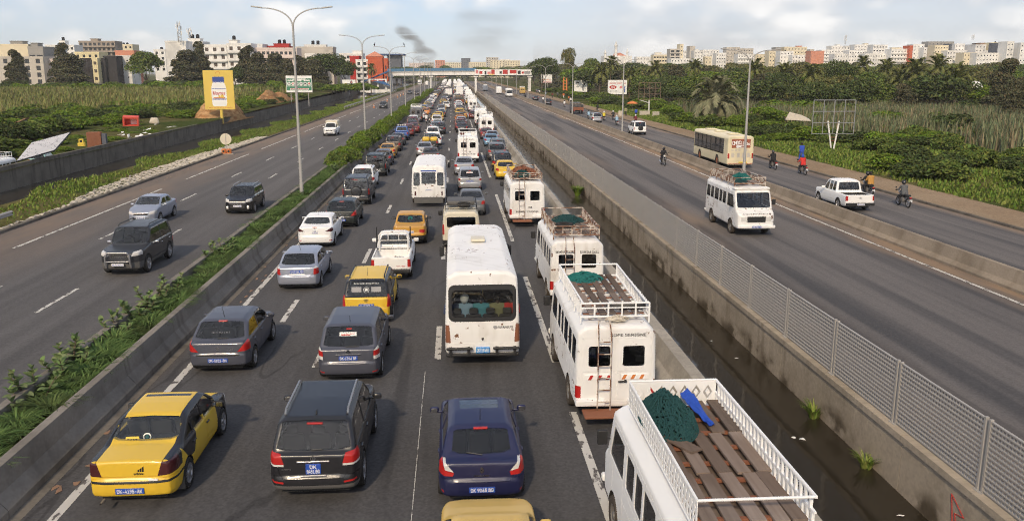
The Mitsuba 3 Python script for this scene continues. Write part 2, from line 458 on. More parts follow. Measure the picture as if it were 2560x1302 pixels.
def nets(f, o, h):
 """Surface nets of the field f (negative inside) on a grid with origin o and step h."""
 s = f < 0
 nx, ny, nz = f.shape
 acc = np.zeros((nx - 1, ny - 1, nz - 1, 3)); cnt = np.zeros((nx - 1, ny - 1, nz - 1))
 edges = []
 for ax in range(3):
  lo = [slice(None)] * 3; hi = [slice(None)] * 3
  lo[ax], hi[ax] = slice(0, -1), slice(1, None)
  a, b = f[tuple(lo)], f[tuple(hi)]
  idx = np.argwhere((a < 0) != (b < 0))
  fa, fb = a[tuple(idx.T)], b[tuple(idx.T)]
  pos = idx.astype(float); pos[:, ax] += fa / (fa - fb)
  edges.append((ax, idx, fa < 0))
  u, w = [(1, 2), (2, 0), (0, 1)][ax]
  for du in (0, -1):
   for dw in (0, -1):
    c = idx.copy(); c[:, u] += du; c[:, w] += dw
    np.add.at(acc, tuple(c.T), pos); np.add.at(cnt, tuple(c.T), 1)
 cells = np.argwhere(cnt > 0)
 ids = np.full(cnt.shape, -1); ids[tuple(cells.T)] = np.arange(len(cells))
 v = acc[tuple(cells.T)] / cnt[tuple(cells.T)][:, None]
 faces = []
 for ax, idx, neg in edges:
  u, w = [(1, 2), (2, 0), (0, 1)][ax]
  q = []
  for du, dw in ((-1, -1), (0, -1), (0, 0), (-1, 0)):
   c = idx.copy(); c[:, u] += du; c[:, w] += dw
   q.append(ids[tuple(c.T)])
  q = np.stack(q, 1)
  q[~neg] = q[~neg][:, ::-1]
  faces.append(q)
 q = np.vstack(faces)
 g = np.gradient(f)
 for _ in range(2):
  val = map_coordinates(f, v.T, order=1, mode='nearest')
  gr = np.stack([map_coordinates(x, v.T, order=1, mode='nearest') for x in g], 1)
  step = -val[:, None] * gr / (np.sum(gr * gr, 1, keepdims=True) + 1e-9)
  v = v + np.clip(step, -0.45, 0.45)
 return m3.Manifold(m3.Mesh(np.ascontiguousarray(v * h + o, np.float32), np.ascontiguousarray(np.vstack([q[:, [0, 1, 2]], q[:, [0, 2, 3]]]), np.uint32)))

def mirror_poly(pts):
 """Half outline (x >= 0) to a whole one."""
 p = [tuple(q) for q in pts]
 return p + [(-x, y) for x, y in reversed(p) if x > 1e-6]

class Body:
 """solids: dicts with side (y, z), plan (x, y), sect (x, z) half outlines and the rounding k."""

 def __init__(self, solids, h=0.04, ku=0.05, wall=0.045):
  lo = np.array([min(-max(q[0] for q in s['sect']) for s in solids), min(q[0] for s in solids for q in s['side']), min(q[1] for s in solids for q in s['side'])]) - 3 * h
  hi = np.array([max(max(q[0] for q in s['sect']) for s in solids), max(q[0] for s in solids for q in s['side']), max(q[1] for s in solids for q in s['side'])]) + 3 * h
  lo[0] = -hi[0]
  n = np.ceil((hi - lo) / h).astype(int) + 1
  lo[0] = -(n[0] - 1) * h / 2
  x, y, z = (lo[i] + h * np.arange(n[i]) for i in range(3))
  f = None
  for s in solids:
   k = s.get('k', 0.07)
   a = poly_sdf(y[:, None], z[None, :], s['side'])[None]
   b = poly_sdf(x[:, None], y[None, :], mirror_poly(s['plan']))[:, :, None]
   c = poly_sdf(x[:, None], z[None, :], mirror_poly(s['sect']))[:, None, :]
   g = smax(smax(a, c, k), b, s.get('kp', k))
   f = g if f is None else smin(f, g, ku)
  self.f, self.lo, self.h, self.wall = f, lo, h, wall
  self.outer = nets(f, lo, h)
  self.parts = {}

 def at(self, p):
  return map_coordinates(self.f, ((np.asarray(p) - self.lo) / self.h).T, order=1, mode='nearest')

 def build(self, wheels, arch, windows, pieces=(), seams=(), floor=0.30, arch_x=0.3, deep=0.02):
  """wheels: (y, z, r) of the axles; windows and pieces: (name, material, manifold prism); seams: prisms cut into the skin."""
  o, (fl, wx) = self.outer, (floor, self.lo[0])
  cyls, big = [], []
  for y, z, r in wheels:
   for s in (1, -1):
    for lst, e, d in ((cyls, 0, 0), (big, 0.03, 0.05)):
     c = m3.Manifold.cylinder(arch_x + d, r + arch + e, r + arch + e, 28).rotate([0, 90, 0])
     x0 = (-wx - arch_x - d) if s > 0 else wx
     lst.append(c.translate([x0 + (0.02 if s > 0 else -0.02), y, z]))
  inner = nets(self.f + self.wall, self.lo, self.h)
  inner = inner.trim_by_plane([0, 0, 1], fl)
  for c in big:
   inner = inner - c
  skin = o - inner
  for c in cyls:
   skin = skin - c
  out = {}
  for name, mt, pr in windows:
   pane = skin ^ pr
   skin = skin - pr
   v, f = arr(pane)
   if len(f):
    c = v[f].mean(1)
    nn = np.cross(v[f[:, 1]] - v[f[:, 0]], v[f[:, 2]] - v[f[:, 0]])
    nn /= np.linalg.norm(nn, axis=1, keepdims=True) + 1e-12
    e = 0.02
    gr = self.at(c + nn * e) - self.at(c - nn * e)
    keep = (np.abs(self.at(c)) < 0.012) & (gr > e)
    f = f[keep]
    nv = np.zeros_like(v)
    for k in range(3):
     np.add.at(nv, f[:, k], nn[keep])
    nv /= np.linalg.norm(nv, axis=1, keepdims=True) + 1e-9
    m = trimesh.Trimesh(v - nv * 0.010, f, process=False); m.remove_unreferenced_vertices()
    for sub in self._split(m, name):
     out.setdefault(name, []).append((mt, sub))
  for name, mt, pr in pieces:
   pc = skin ^ pr
   skin = skin - pr
   for sub in pc.decompose():
    if sub.volume() > 2e-6:
     out.setdefault(name, []).append((mt, sub.simplify(0.001)))
  if len(seams):
   core = nets(self.f + deep, self.lo, self.h)
   cut = m3.Manifold.batch_boolean(list(seams), m3.OpType.Add) - core
   skin = skin - cut
  v, f = arr(skin.simplify(0.0012))
  d = self.at(v[f].mean(1))
  ins = d < -(self.wall * 0.75)
  for nm, mt, sel in (('body', 'paint', ~ins), ('cabin_lining', 'cabin', ins)):
   m = trimesh.Trimesh(v, f[sel], process=False); m.remove_unreferenced_vertices()
   out[nm] = [(mt, m)]
  return out

 def _split(self, m, name):
  m.merge_vertices()
  lab = trimesh.graph.connected_component_labels(m.face_adjacency, node_count=len(m.faces))
  res = []
  for k in range(lab.max() + 1):
   if (lab == k).sum() >= 2:
    s = trimesh.Trimesh(m.vertices, m.faces[lab == k], process=False); s.remove_unreferenced_vertices()
    if s.area > 0.004:
     res.append(s)
  return res

class Proto:
 """A vehicle built once: rows of (part key, material slot, ply dict)."""

 def __init__(self):
  self.rows, self.n, self.vol = [], {}, {}

 def key(self, name):
  k = self.n.get(name, -1) + 1
  self.n[name] = k
  return name if k == 0 else f'{name}_{k:03d}'

 def add(self, name, mesh, slot, smooth=False, parent=None):
  key = self.key(f'{parent}__{name}' if parent else name)
  self.rows.append((key, slot, P(mesh, smooth)))
  return key

 def parts(self, d, smooth=38):
  for name, lst in d.items():
   for mt, m in lst:
    if len(arr(m)[1]):
     self.add(name, m, mt, smooth)

 def wheel(self, x, y, r, w=0.2, rim='alloy', style=5, fine=True, tyre='rubber', rr=0.66):
  k = self.key('wheel')
  s = 1 if x > 0 else -1
  n = 28 if fine else 16
  ri = r * rr
  t = lathe([(ri, -w / 2 + .01), (r * .93, -w / 2), (r * .985, -w * .36), (r, -w * .2), (r, w * .2), (r * .985, w * .36), (r * .93, w / 2), (ri, w / 2 - .01), (ri, -w / 2 + .01)], n, 'x')
  self.rows.append((k + '__tyre', tyre, P(moved(t, (x, y, r)), 30)))
  d = lathe([(0.001, .03), (ri * .30, .03), (ri * .36, 0), (ri * .8, -.035), (ri * .9, .02), (ri, .028), (ri, -.05)], n, 'x')
  if s < 0:
   d = moved(d, s=(-1, 1, 1))
  g = [moved(d, (x + s * (w / 2 - .035), y, r))]
  if fine and style:
   for q in range(style):
    a = q * 2 * PI / style
    g.append(moved(moved(bx(-.012, .012, -ri * .10, ri * .10, ri * .25, ri * .93), rx=a), (x + s * (w / 2 - .035 + .012), y, r)))
  self.rows.append((k + '__rim', rim, P(join(*g), 30)))
  return k

 def wheels4(self, L, axles, hw, r, w=0.2, **k):
  for y in axles:
   for s in (-1, 1):
    self.wheel(s * (hw - w / 2 - 0.01), y, r, w, **k)

def side_windows(zb0, zb1, zt, ya, yb, sl_f, sl_r, pillars, pw=0.07, top=None):
 """Side glass: belt from zb0 (rear, y = ya) to zb1 (front, yb), slanted ends, cut by pillars at the given y."""
 top = top or [(yb - sl_f, zt), (ya + sl_r, zt)]
 p = Polygon([(ya, zb0), (yb, zb1)] + top).buffer(-0.02).buffer(0.02)
 for q in pillars:
  y, lean = q if isinstance(q, tuple) else (q, 0.0)
  p = p.difference(Polygon([(y - pw / 2, 0), (y + pw / 2, 0), (y + pw / 2 + lean, 2.6), (y - pw / 2 + lean, 2.6)]))
 return p

def sym(poly):
 p = Polygon(poly)
 return unary_union([p, affinity.scale(p, -1, 1, origin=(0, 0))])

def line_prism_x(pts, w, x0=-2, x1=2):
 return prism_x(LineString(pts).buffer(w / 2, cap_style=2), x0, x1)

def line_prism_y(pts, w, y0, y1):
 return prism_y(LineString(pts).buffer(w / 2, cap_style=2), y0, y1)

SEAT = None

def seats_into(pr, rows, hw, z=0.30, fine=True):
 for y, n in rows:
  for i in range(n):
   x = (i - (n - 1) / 2) * (2 * hw - 0.62) / max(n - 1, 1) if n > 1 else 0
   m = join(rbox(x - .24, x + .24, y, y + .52, z, z + .22, .05), moved(rbox(-.23, .23, -.06, .06, 0, .62, .05), (x, y + .04, z + .15), rx=0.22), rbox(x - .13, x + .13, y - .20, y - .10, z + .78, z + .96, .04))
   pr.add('seat', m, 'seat_cloth', 40)

def car(L, W, H, kind='hatch', h=0.036, zdeck=None, yrw0=None, yrr=None, yrf=None, yws=None, zcowl=0.98, zhood=0.72, zbelt=0.93, wheel=0.31, axles=None, clear=0.20, tail=None, rearwin=None, roofw=None, bump=0.05, arch=0.05,
  pillars=None, rails=False, spare=False, lowtrim=None, seatrows=True, front=False, fine=True, rim='alloy', extras=None, two_tone=None, rear_lamp='lamp_red', kb=0.08, cab_k=0.09, glass='glass_dark', bodyk=0.09, sunroof=False, sharp=False, mirror_slot='paint', style=5):
 """A passenger car seen mostly from behind: y = 0 at the rear bumper, L at the front."""
 hw = W / 2
 yrr = yrr if yrr is not None else {'sedan': 1.45, 'hatch': 0.55, 'suv': 0.35, 'wagon': 0.40}[kind]
 yrw0 = yrw0 if yrw0 is not None else {'sedan': 0.72, 'hatch': 0.14, 'suv': 0.10, 'wagon': 0.12}[kind]
 zdeck = zdeck if zdeck is not None else {'sedan': 1.00, 'hatch': 0.97, 'suv': 1.08, 'wagon': 0.98}[kind]
 yrf = yrf if yrf is not None else L * 0.56
 yws = yws if yws is not None else L * 0.755
 roofw = roofw or hw * 0.70
 axles = axles or (0.20 * L, 0.20 * L + 0.585 * L)
 zs = H - 0.03
 side = [(bump * .6, clear + .10), (0.0, .42), (bump * .1, .60), (bump + .02, .66), (bump + .04, zdeck - .03), (bump + .09, zdeck)] + ([(yrw0, zdeck + .03)] if kind == 'sedan' else []) + [
  (yrw0 + .3, max(zcowl - .01, zdeck - .03)), (yws - .1, zcowl), (yws + .25 * (L - yws), zcowl - .045), (L - .42, (zhood + zcowl) / 2 - .02), (L - .13, zhood), (L - .03, zhood - .13), (L, .48), (L - .05, clear + .06), (L - .25, clear - .02), (.35, clear)]
 sect = [(0, clear - .03), (hw - .12, clear - .02), (hw - .04, clear + .14), (hw, .56), (hw - .012, .72), (hw - .05, zcowl - .04), (hw - .12, zcowl + .05), (0, max(zcowl, zdeck) + .10)]
 plan = [(0, -.035), (hw * .55, -.005), (hw * .84, .085), (hw - .015, .34), (hw, .9), (hw, L * .6), (hw - .02, L - .75), (hw * .84, L - .26), (hw * .52, L - .04), (0, L + .03)]
 cside = [(yrw0 - .02, zdeck - .2), (yrw0, zdeck - .05), (yrr - .03, H - .10), (yrr + .12, H - .045), ((yrr + yrf) / 2, H), (yrf, H - .025), (yrf + .10, H - .06), (yws + .06, zcowl - .06), (yws + .06, zcowl - .3)]
 csect = [(0, .5), (hw - .075, .5), (hw - .075, zbelt - .02), (roofw + .05, H - .13), (roofw - .10, H - .012), (0, H + .01)]
 cplan = [(0, yrw0 - .09), (hw * .6, yrw0 - .055), (hw * .88, yrw0 + .06), (hw, yrw0 + .4), (hw, yws - .5), (hw * .8, yws - .12), (hw * .4, yws + .07), (0, yws + .12)]
 b = Body([dict(side=side, sect=sect, plan=plan, k=bodyk), dict(side=cside, sect=csect, plan=cplan, k=cab_k, kp=0.06)], h=h, ku=0.045)
 # glass
 ym = (yrr + yrf) / 2
 pillars = pillars if pillars is not None else [(ym + 0.16, -.03)]
 dr_ = (zdeck - .0) if kind != 'sedan' else zbelt + .05
 tr = (H - .10 - zbelt) / max(H - zdeck, .2)
 yra = yrw0 + .26 if kind != 'sedan' else yrw0 + .28
 sw = side_windows(zbelt + .055, zbelt, H - .125, yra, yws - .16, (yws - yrf) * .72, (yrr - yrw0) * .80 + .10, pillars)
 wins = [('side_window', glass, prism_x(sw, -2, 2))]
 zr0, zr1, wr0, wr1 = rearwin or (zdeck + .03, H - .10, hw - .20, roofw - .05)
 wins.append(('rear_window', glass, prism_y(sym([(0, zr0), (wr0 * .75, zr0 + .012), (wr0, zr0 + .05), (wr1, zr1 - .02), (wr1 - .06, zr1), (0, zr1 + .012)]), -.5, min(yrr + .25, ym))))
 zw0, zw1 = zcowl + .02, H - .085
 wins.append(('windscreen', 'glass_clear', prism_y(sym([(0, zw0 + .03), (hw * .6, zw0 + .02), (hw - .17, zw0 + .05), (roofw - .03, zw1 - .02), (roofw - .09, zw1), (0, zw1 + .012)]), yrf - .15, L + .2)))
 if sunroof:
  wins.append(('sunroof', glass, prism_z(sbox(-.42, yrf - .62, .42, yrf - .06), H - .15, H + .2)))
 pieces = []
 for nm, mt, pl, dep in (tail or [('tail_light', rear_lamp, [(hw - .30, .74), (hw + .1, .78), (hw + .1, .98), (hw - .26, .95)], .42)]):
  pieces.append((nm, mt, prism_y(sym(pl), -.2, dep)))
 if front or fine:
  pieces.append(('headlight', 'lamp_clear', prism_y(sym([(hw - .42, zhood - .14), (hw + .1, zhood - .10), (hw + .1, zhood + .10), (hw - .36, zhood + .03)]), L - .55, L + .2)))
 if lowtrim:
  pieces.append(('bumper_trim', lowtrim[1], prism_y(sbox(-2, 0, 2, lowtrim[0]), -.5, 0.62)))
  if len(lowtrim) > 2:
   pieces.append(('sill_trim', lowtrim[1], prism_x(sbox(.62, 0, L - .6, lowtrim[2]), -2, 2)))
   pieces.append(('front_trim', lowtrim[1], prism_y(sbox(-2, 0, 2, lowtrim[0]), L - .6, L + .5)))
 for q in (two_tone or []):
  pieces.append(q)
 seams = []
 if fine:
  w = 0.014
  y1, y2, y3 = yra + .28, ym + .16, yws - .12
  for y, z1 in ((y2, zbelt), (y3, zbelt - .02)):
   seams.append(line_prism_x([(y, .34), (y, z1)], w))
  seams.append(line_prism_x([(axles[0] + .42, .36), (axles[0] + .36, .62), (y1, zbelt + .02)], w))
  seams.append(line_prism_x([(y1 + .1, .34), (yws, .34)], w))
  zt_ = zdeck + .02
  if kind == 'sedan':
   seams.append(line_prism_y([(-hw + .22, 1.2), (-hw + .26, .95), (-hw + .34, .70), (hw - .34, .70), (hw - .26, .95), (hw - .22, 1.2)], w, -.2, .5))
  else:
   seams.append(line_prism_y([(-hw + .16, zt_), (-hw + .27, .70), (-hw + .34, .60), (hw - .34, .60), (hw - .27, .70), (hw - .16, zt_)], w, -.2, .45))
  seams.append(line_prism_y([(-hw - .1, .68), (-hw + .26, .66)], w, -.2, .35)); seams.append(line_prism_y([(hw + .1, .68), (hw - .26, .66)], w, -.2, .35))
 parts = b.build([(a, wheel, wheel) for a in axles], arch, wins, pieces, seams, floor=clear + .14)
 pr = Proto(); pr.body, pr.dims = b, (L, W, H)
 pr.parts(parts)
 pr.wheels4(L, axles, hw, wheel, fine=fine, rim=rim, style=style)
 pr.add('underbody', bx(-hw + .26, hw - .26, .25, L - .25, clear - .045, clear + .06), 'black_plastic')
 if seatrows:
  seats_into(pr, [(yrr + .55, 3), (ym + .35, 2)], hw - .08, z=clear + .14)
  pr.add('dashboard', rbox(-hw + .16, hw - .16, yws - .62, yws - .28, zcowl - .28, zcowl - .03, .06), 'cabin', 40)
 for s in (-1, 1):
  m = join(rbox(hw - .01, hw + .19, -.055, .055, 0, .14, .045), rbox(hw - .10, hw + .06, -.025, .025, .0, .05, .02))
  pr.add('wing_mirror', moved(moved(m, s=(s, 1, 1)), (0, yws - .52, zbelt + .02)), mirror_slot, 45)
  pr.add('mirror_glass', moved(bx(hw + .03, hw + .165, -.061, -.057, .025, .115), (0, yws - .52, zbelt + .02), s=(s, 1, 1)), 'chrome', parent=pr.rows[-1][0])
  if fine:
   for y in (ym + .28, yra + .42):
    z = zbelt - .10
    x = hw * 1.0
    q = np.array([[x - .05, y, z]])
    while b.at(q)[0] < -.002 and q[0, 0] < hw + .05:
     q[0, 0] += .004
    pr.add('door_handle', moved(rbox(q[0, 0] - .015, q[0, 0] + .03, y - .09, y + .09, z - .017, z + .017, .012), s=(s, 1, 1)), mirror_slot, 40)
 if rails:
  for s in (-1, 1):
   xr = s * (roofw - .06)
   pts = [(xr, yrr + .22, H - .05), (xr, yrr + .34, H + .035), (xr, yrf - .2, H + .045), (xr, yrf - .02, H - .03)]
   pr.add('roof_rail', tube(pts, .022, 6), 'alloy' if rails is True else rails, 45)
 return pr

def on_rear(b, x, z, y0=-0.3, y1=3.0):
 """First point of the body met from behind at (x, z)."""
 q = np.array([[x, y, z] for y in np.arange(y0, y1, .004)])
 i = np.argmax(b.at(q) < 0)
 return q[i, 1]

def on_front(b, x, z, y1):
 q = np.array([[x, y, z] for y in np.arange(y1 + .4, y1 - 3, -.004)])
 return q[np.argmax(b.at(q) < 0), 1]

def plate(pr, z, text, w=0.52, hgt=0.11, mat_='plate_blue', y=None, two=None, rear=True, x=0.0):
 """Number plate with its characters, on the rear (or the front) of a prototype."""
 L = pr.dims[0]
 y = y if y is not None else ((min(on_rear(pr.body, x, z - hgt / 2), on_rear(pr.body, x, z + hgt / 2)) - .006) if rear else max(on_front(pr.body, x, z, L), on_front(pr.body, x, z + .05, L)) + .006)
 y0, y1 = (y - .012, y + .05) if rear else (y - .05, y + .012)
 k = pr.add('number_plate', rbox(x - w / 2, x + w / 2, y0, y1, z - hgt / 2, z + hgt / 2, .005), mat_)
 face, ys = ('-y', y0 - .001) if rear else ('+y', y1 + .001)
 ink = 'print_white' if mat_ != 'plate_white' else 'plate_blue'
 if two:
  pr.add('characters', join(moved(text3(two[0], hgt * .34, .003, face, True), (x, ys, z + hgt * .23)), moved(text3(two[1], hgt * .36, .003, face, True, w * .86), (x, ys, z - hgt * .22))), ink, parent=k)
 elif text:
  pr.add('characters', moved(text3(text, hgt * .66, .003, face, True, w * .88), (x, ys, z)), ink, parent=k)

PLACED = []

def place(pr, name, x, y, label, cat, group=None, rz=0.0, paint='paint_grey', slots=None, z=0.0, scale=None):
 """A vehicle of the scene from a prototype: one entry per part; (x, y) is the middle of its rear bumper."""
 key = thing(name, label, cat, group)
 tw = T().translate([x, y, z]).rotate([0, 0, 1], math.degrees(rz))
 if scale:
  tw = tw.scale(list(scale))
 PLACED.append((x, y, getattr(pr, 'dims', (4.4,))[0]))
 m = {'paint': paint, **(slots or {})}
 for k, slot, d in pr.rows:
  scene[f'{key}__{k}'] = {**d, 'bsdf': ref(m.get(slot, slot)), 'to_world': tw}
 return key

# ---------------------------------------------------------------- ground, roads, markings, walls, canals
FAR = 850.0
struct('ground', strip(-3500, 3500, -60, 5000, -2.3, 8), 'soil')
struct('motorway', strip(-9.2, 6.2, -30, FAR), 'asphalt_main', 'dark asphalt motorway carriageway full of queuing traffic')
struct('left_carriageway', strip(-24.75, -10.9, -30, FAR, 0.0), 'asphalt_left', 'nearly empty opposite carriageway left of the planted median')
struct('right_road', strip(10.6, 22.7, -30, FAR), 'asphalt_right', 'dusty side road behind the mesh fence')
struct('frontage_road', strip(22.6, 31.4, -30, FAR, -0.004), 'asphalt_right', 'road beyond the low concrete barrier')
struct('sidewalk', join(bx(31.6, 35.2, -30, FAR, -.3, .12)), 'sandy_path', 'sandy pavement beside the outer road')
struct('kerb', join(*[bx(31.38, 31.6, y, y + .985, -.3, .135) for y in np.arange(20, 170, 1.0)], bx(31.38, 31.6, 170, FAR, -.3, .13)), 'concrete_dark', 'dark kerb of the sandy pavement')
struct('left_kerb', join(*[bx(-25.0, -24.75, y, y + .985, -.3, .15) for y in np.arange(20, 200, 1.0)], bx(-25.0, -24.75, 200, FAR, -.3, .15)), 'concrete_dark', 'kerb of the left carriageway')

def dashes(x, w, spans, z=0.004):
 return join(*[strip(x - w / 2, x + w / 2, a, b, z) for a, b in spans])

def every(a, period, length, end):
 return [(y, y + length) for y in np.arange(a, end, period)]

struct('lane_marking', dashes(-8.0, .20, [(-20, 30.5), (30.6, 61), (61.1, 900)]), 'road_paint', 'solid white edge line beside the median gutter')
struct('lane_marking', dashes(-4.25, .19, every(10.2, 14.3, 3.3, 700)), 'road_paint', 'dashed line between the two left lanes of the queue')
struct('lane_marking', dashes(-.6, .19, every(10.7, 14.3, 3.5, 700)), 'road_paint', 'dashed line between the middle and right lanes of the queue')
struct('lane_marking', dashes(2.97, .20, [(-5, 20.6), (24.5, 35.6), (43.5, 61), (71, 94)] + every(104, 33, 23, 700)), 'road_paint', 'long-dashed line of the hard shoulder')
struct('lane_marking', dashes(-6.15, .19, [(29.4, 32.4)]), 'road_paint', 'single worn dash behind the silver hatchback')
struct('lane_marking', dashes(-15.4, .15, every(17.7, 13.5, 3.6, 500)), 'road_paint', 'dashed line nearest the median on the left carriageway')
struct('lane_marking', dashes(-18.75, .15, every(18.2, 13.7, 3.6, 500)), 'road_paint', 'second dashed line on the left carriageway')
struct('lane_marking', dashes(-22.1, .18, every(15.0, 28.4, 22.2, 500)), 'road_paint', 'long-dashed edge line on the far left carriageway')
struct('lane_marking', dashes(21.45, .16, [(-20, 800)]), 'road_paint', 'thin worn line along the low barrier')
struct('lane_marking', dashes(-.95, .016, [(5, 24)], .003), 'road_paint', 'hairline joint mark in the middle of the motorway')

# median planter
def jersey(xo, s, top=.88):
 """Wall with a sloped foot towards side s."""
 return [(xo, -.2), (xo, top), (xo + s * .22, top), (xo + s * .30, .42), (xo + s * .52, .16), (xo + s * .52, -.2)]

def wall_pieces(name, label, outline, mt, cat, y0, y1, step, far, gap=0.018):
 k = thing(name, label, cat)
 o = Polygon(outline)
 base = extrude_y(o, 0, step - gap)
 d = P(base)
 for y in np.arange(y0, y1, step):
  key = fresh('panel', k)
  scene[key] = {**d, 'bsdf': ref(mt), 'to_world': T().translate([0, float(y), 0])}
 put('panel', extrude_y(o, y1, far), mt, k)
 return k

wall_pieces('median_wall', 'grey concrete wall of the planted median on the side of the queue', jersey(-9.40, 1), 'concrete_grey', 'wall', -12, 198, 7.0, FAR)
wall_pieces('median_wall', 'grey concrete wall of the planted median on the side of the left carriageway', jersey(-10.70, -1), 'concrete_grey', 'wall', -12, 198, 7.0, FAR)
struct('median_soil', strip(-10.75, -9.35, -30, FAR, .52), 'soil')
struct('gutter', strip(-9.0, -8.62, -30, FAR, .004), 'concrete_dark')

# drain between the queue and the right road
wall_pieces('concrete_barrier', 'pale rough concrete barrier between the hard shoulder and the drain', [(5.62, -.2), (5.62, .10), (5.92, .34), (6.12, .80), (6.46, .80), (6.46, -2.2), (6.2, -2.2), (6.2, -.2)], 'concrete_pale', 'barrier', -12, 198, 6.0, FAR)
struct('drain_water', strip(6.3, 10.6, -30, FAR, -1.14), 'murky_water', 'dark still water in the concrete drain')
wall_pieces('drain_wall', 'stained tan concrete retaining wall carrying the mesh fence', [(10.42, -2.2), (10.42, .13), (10.36, .13), (10.36, .29), (10.86, .29), (10.86, -2.2)], 'concrete_tan', 'wall', -12, 198, 7.5, FAR)

fence = thing('mesh_fence', 'long galvanised grating fence on the tan retaining wall', 'fence')
PW, FH = 3.36, 1.58
def grating(nx, nz, t):
 g = []
 for i in range(nz + 1):
  z = .06 + (FH - .10) * i / nz
  g.append(bx(-.028, .028, .06, PW - .06, z - t * 1.3, z + t * 1.3))
 for i in range(nx + 1):
  y = .07 + (PW - .14) * i / nx
  g.append(bx(-.012, .012, y - t, y + t, .06, FH - .04))
 return join(*g)
g_fine, g_far = P(grating(29, 14, .0095)), P(grating(22, 14, .0125))
post = P(join(bx(-.035, .035, -.03, .03, 0, FH), bx(-.09, .09, -.07, .07, 0, .012)))
for i in range(86):
 y = -2.0 + i * (PW + .10)
 tw = T().translate([10.58, y, .29])
 for nm, d, dy in (('grating', g_fine if y < 75 else g_far, 0), ('post', post, 0.03), ('post', post, PW - .03)):
  scene[fresh(nm, fence)] = {**d, 'bsdf': ref('galvanised'), 'to_world': T().translate([10.58, y + dy, .29])}

# puddles on the right road
def puddle(pts, z=.004):
 p = Polygon(pts).buffer(1.2).buffer(-.9)
 p = Polygon([(x + .25 * math.sin(3.1 * y + x), y + .3 * math.sin(2.3 * x)) for x, y in p.segmentize(.3).exterior.coords]).buffer(0)
 p = max(getattr(p, 'geoms', [p]), key=lambda q: q.area)
 v, f = trimesh.creation.triangulate_polygon(p, engine='earcut')
 return np.column_stack([v, np.full(len(v), z)]), f
mat('puddle_water', (0.05, 0.043, 0.035), 0.05, specular=0.5)
struct('puddle', puddle([(11.1, 40), (12.6, 37), (12.9, 41), (12.0, 46), (11.2, 47)]), 'puddle_water', 'rain puddle at the foot of the mesh fence')
struct('puddle', puddle([(11.4, 115), (12.6, 108), (13.2, 130), (12.4, 165), (11.5, 160)]), 'puddle_water', 'long rain puddle far along the mesh fence')

# low barrier between the right road and the outer road
wall_pieces('low_barrier', 'low tan concrete barrier carrying the street lamps of the outer road', [(22.36, -.2), (22.36, .12), (22.52, .30), (22.64, .80), (22.84, .80), (22.96, .30), (23.12, .12), (23.12, -.2)], 'concrete_brown', 'barrier', -12, 198, 6.0, FAR)

# left canal and its wall
def lx(y):
 return -38.1 - 0.0185 * (y - 40)

struct('canal_water', strip(-60, -27, -30, FAR, -1.45), 'murky_water', 'dark water of the canal beside the left carriageway')
cw = thing('canal_wall', 'grey weathered concrete canal wall in front of the rubbish and bushes', 'wall')
for y in np.arange(20, 440, 7.0):
 x0, x1 = lx(y), lx(y + 6.985)
 v = np.array([[x - d, q, z] for x, q in ((x0, y), (x1, y + 6.985)) for d in (0, .35) for z in (-2, .68)])
 put('panel', m3.Manifold.hull_points(v), 'concrete_dark', cw)
ys = np.concatenate([np.arange(20, 200, 3.0), np.arange(200, FAR, 60)])
def bank():
 v = []
 for y in ys:
  a = -29.4 - 0.9 * meshkit.fbm(np.array([y * .09, 1, 1]), 3) - (2.6 if y < 58 else 0) * (1 - max(0, (y - 40) / 18))
  for x, z in ((-25.0, .06), (-26.2, .10), (a, .02), (a - 1.2, -.8), (a - 2.2, -1.7)):
   v.append([x, y, z + .05 * meshkit.noise(np.array([x, y, 0]))])
 f = [[i * 5 + k, i * 5 + k + 5, i * 5 + k + 6, i * 5 + k + 1] for i in range(len(ys) - 1) for k in range(4)]
 return np.array(v), np.array(f)[:, ::-1]
struct('grass_bank', bank(), 'soil', 'grassy bank between the canal and the left kerb', smooth=True)

def terrain(xs_, ys_, fn):
 X, Y = np.meshgrid(xs_, ys_, indexing='ij')
 Z = fn(X, Y)
 v = np.stack([X, Y, Z], -1).reshape(-1, 3)
 n = len(ys_)
 f = [[i * n + j, (i + 1) * n + j, (i + 1) * n + j + 1, i * n + j + 1] for i in range(len(xs_) - 1) for j in range(n - 1)]
 return v, np.array(f)

def left_z(X, Y):
 n = meshkit.fbm(np.stack([X * .03, Y * .03, X * 0], -1), 3)
 return .30 + 1.3 * np.clip((Y - 90) / 220, 0, 1) + .5 * (n - .5)

def right_z(X, Y):
 n = meshkit.fbm(np.stack([X * .05, Y * .05, X * 0 + 3], -1), 3)
 return .08 + .9 * (n - .45) * np.clip((X - 36) / 10, 0, 1) + 1.5 * np.clip((Y - 250) / 300, 0, 1) * np.clip((X - 40) / 60, 0, 1)

def skew(mesh):
 v, f = mesh
 v = v.copy(); v[:, 0] += np.vectorize(lx)(v[:, 1]) + .2
 return v, f

gy = np.concatenate([np.arange(10, 420, 8.0), np.arange(420, 2900, 120)])
fld = terrain(-np.concatenate([np.arange(0, 300, 8.0), np.arange(300, 1600, 100)])[::-1], gy, lambda X, Y: left_z(X, Y))
struct('left_field', skew(fld), 'soil', 'marshy field between the canal wall and the town on the left', smooth=True)
struct('right_field', terrain(np.concatenate([np.arange(35.1, 260, 6.0), np.arange(260, 1900, 100)]), gy, right_z), 'soil', 'overgrown ground beyond the sandy pavement', smooth=True)

struct('far_ground', strip(-60, 36, 848, 2800, .02), 'soil')
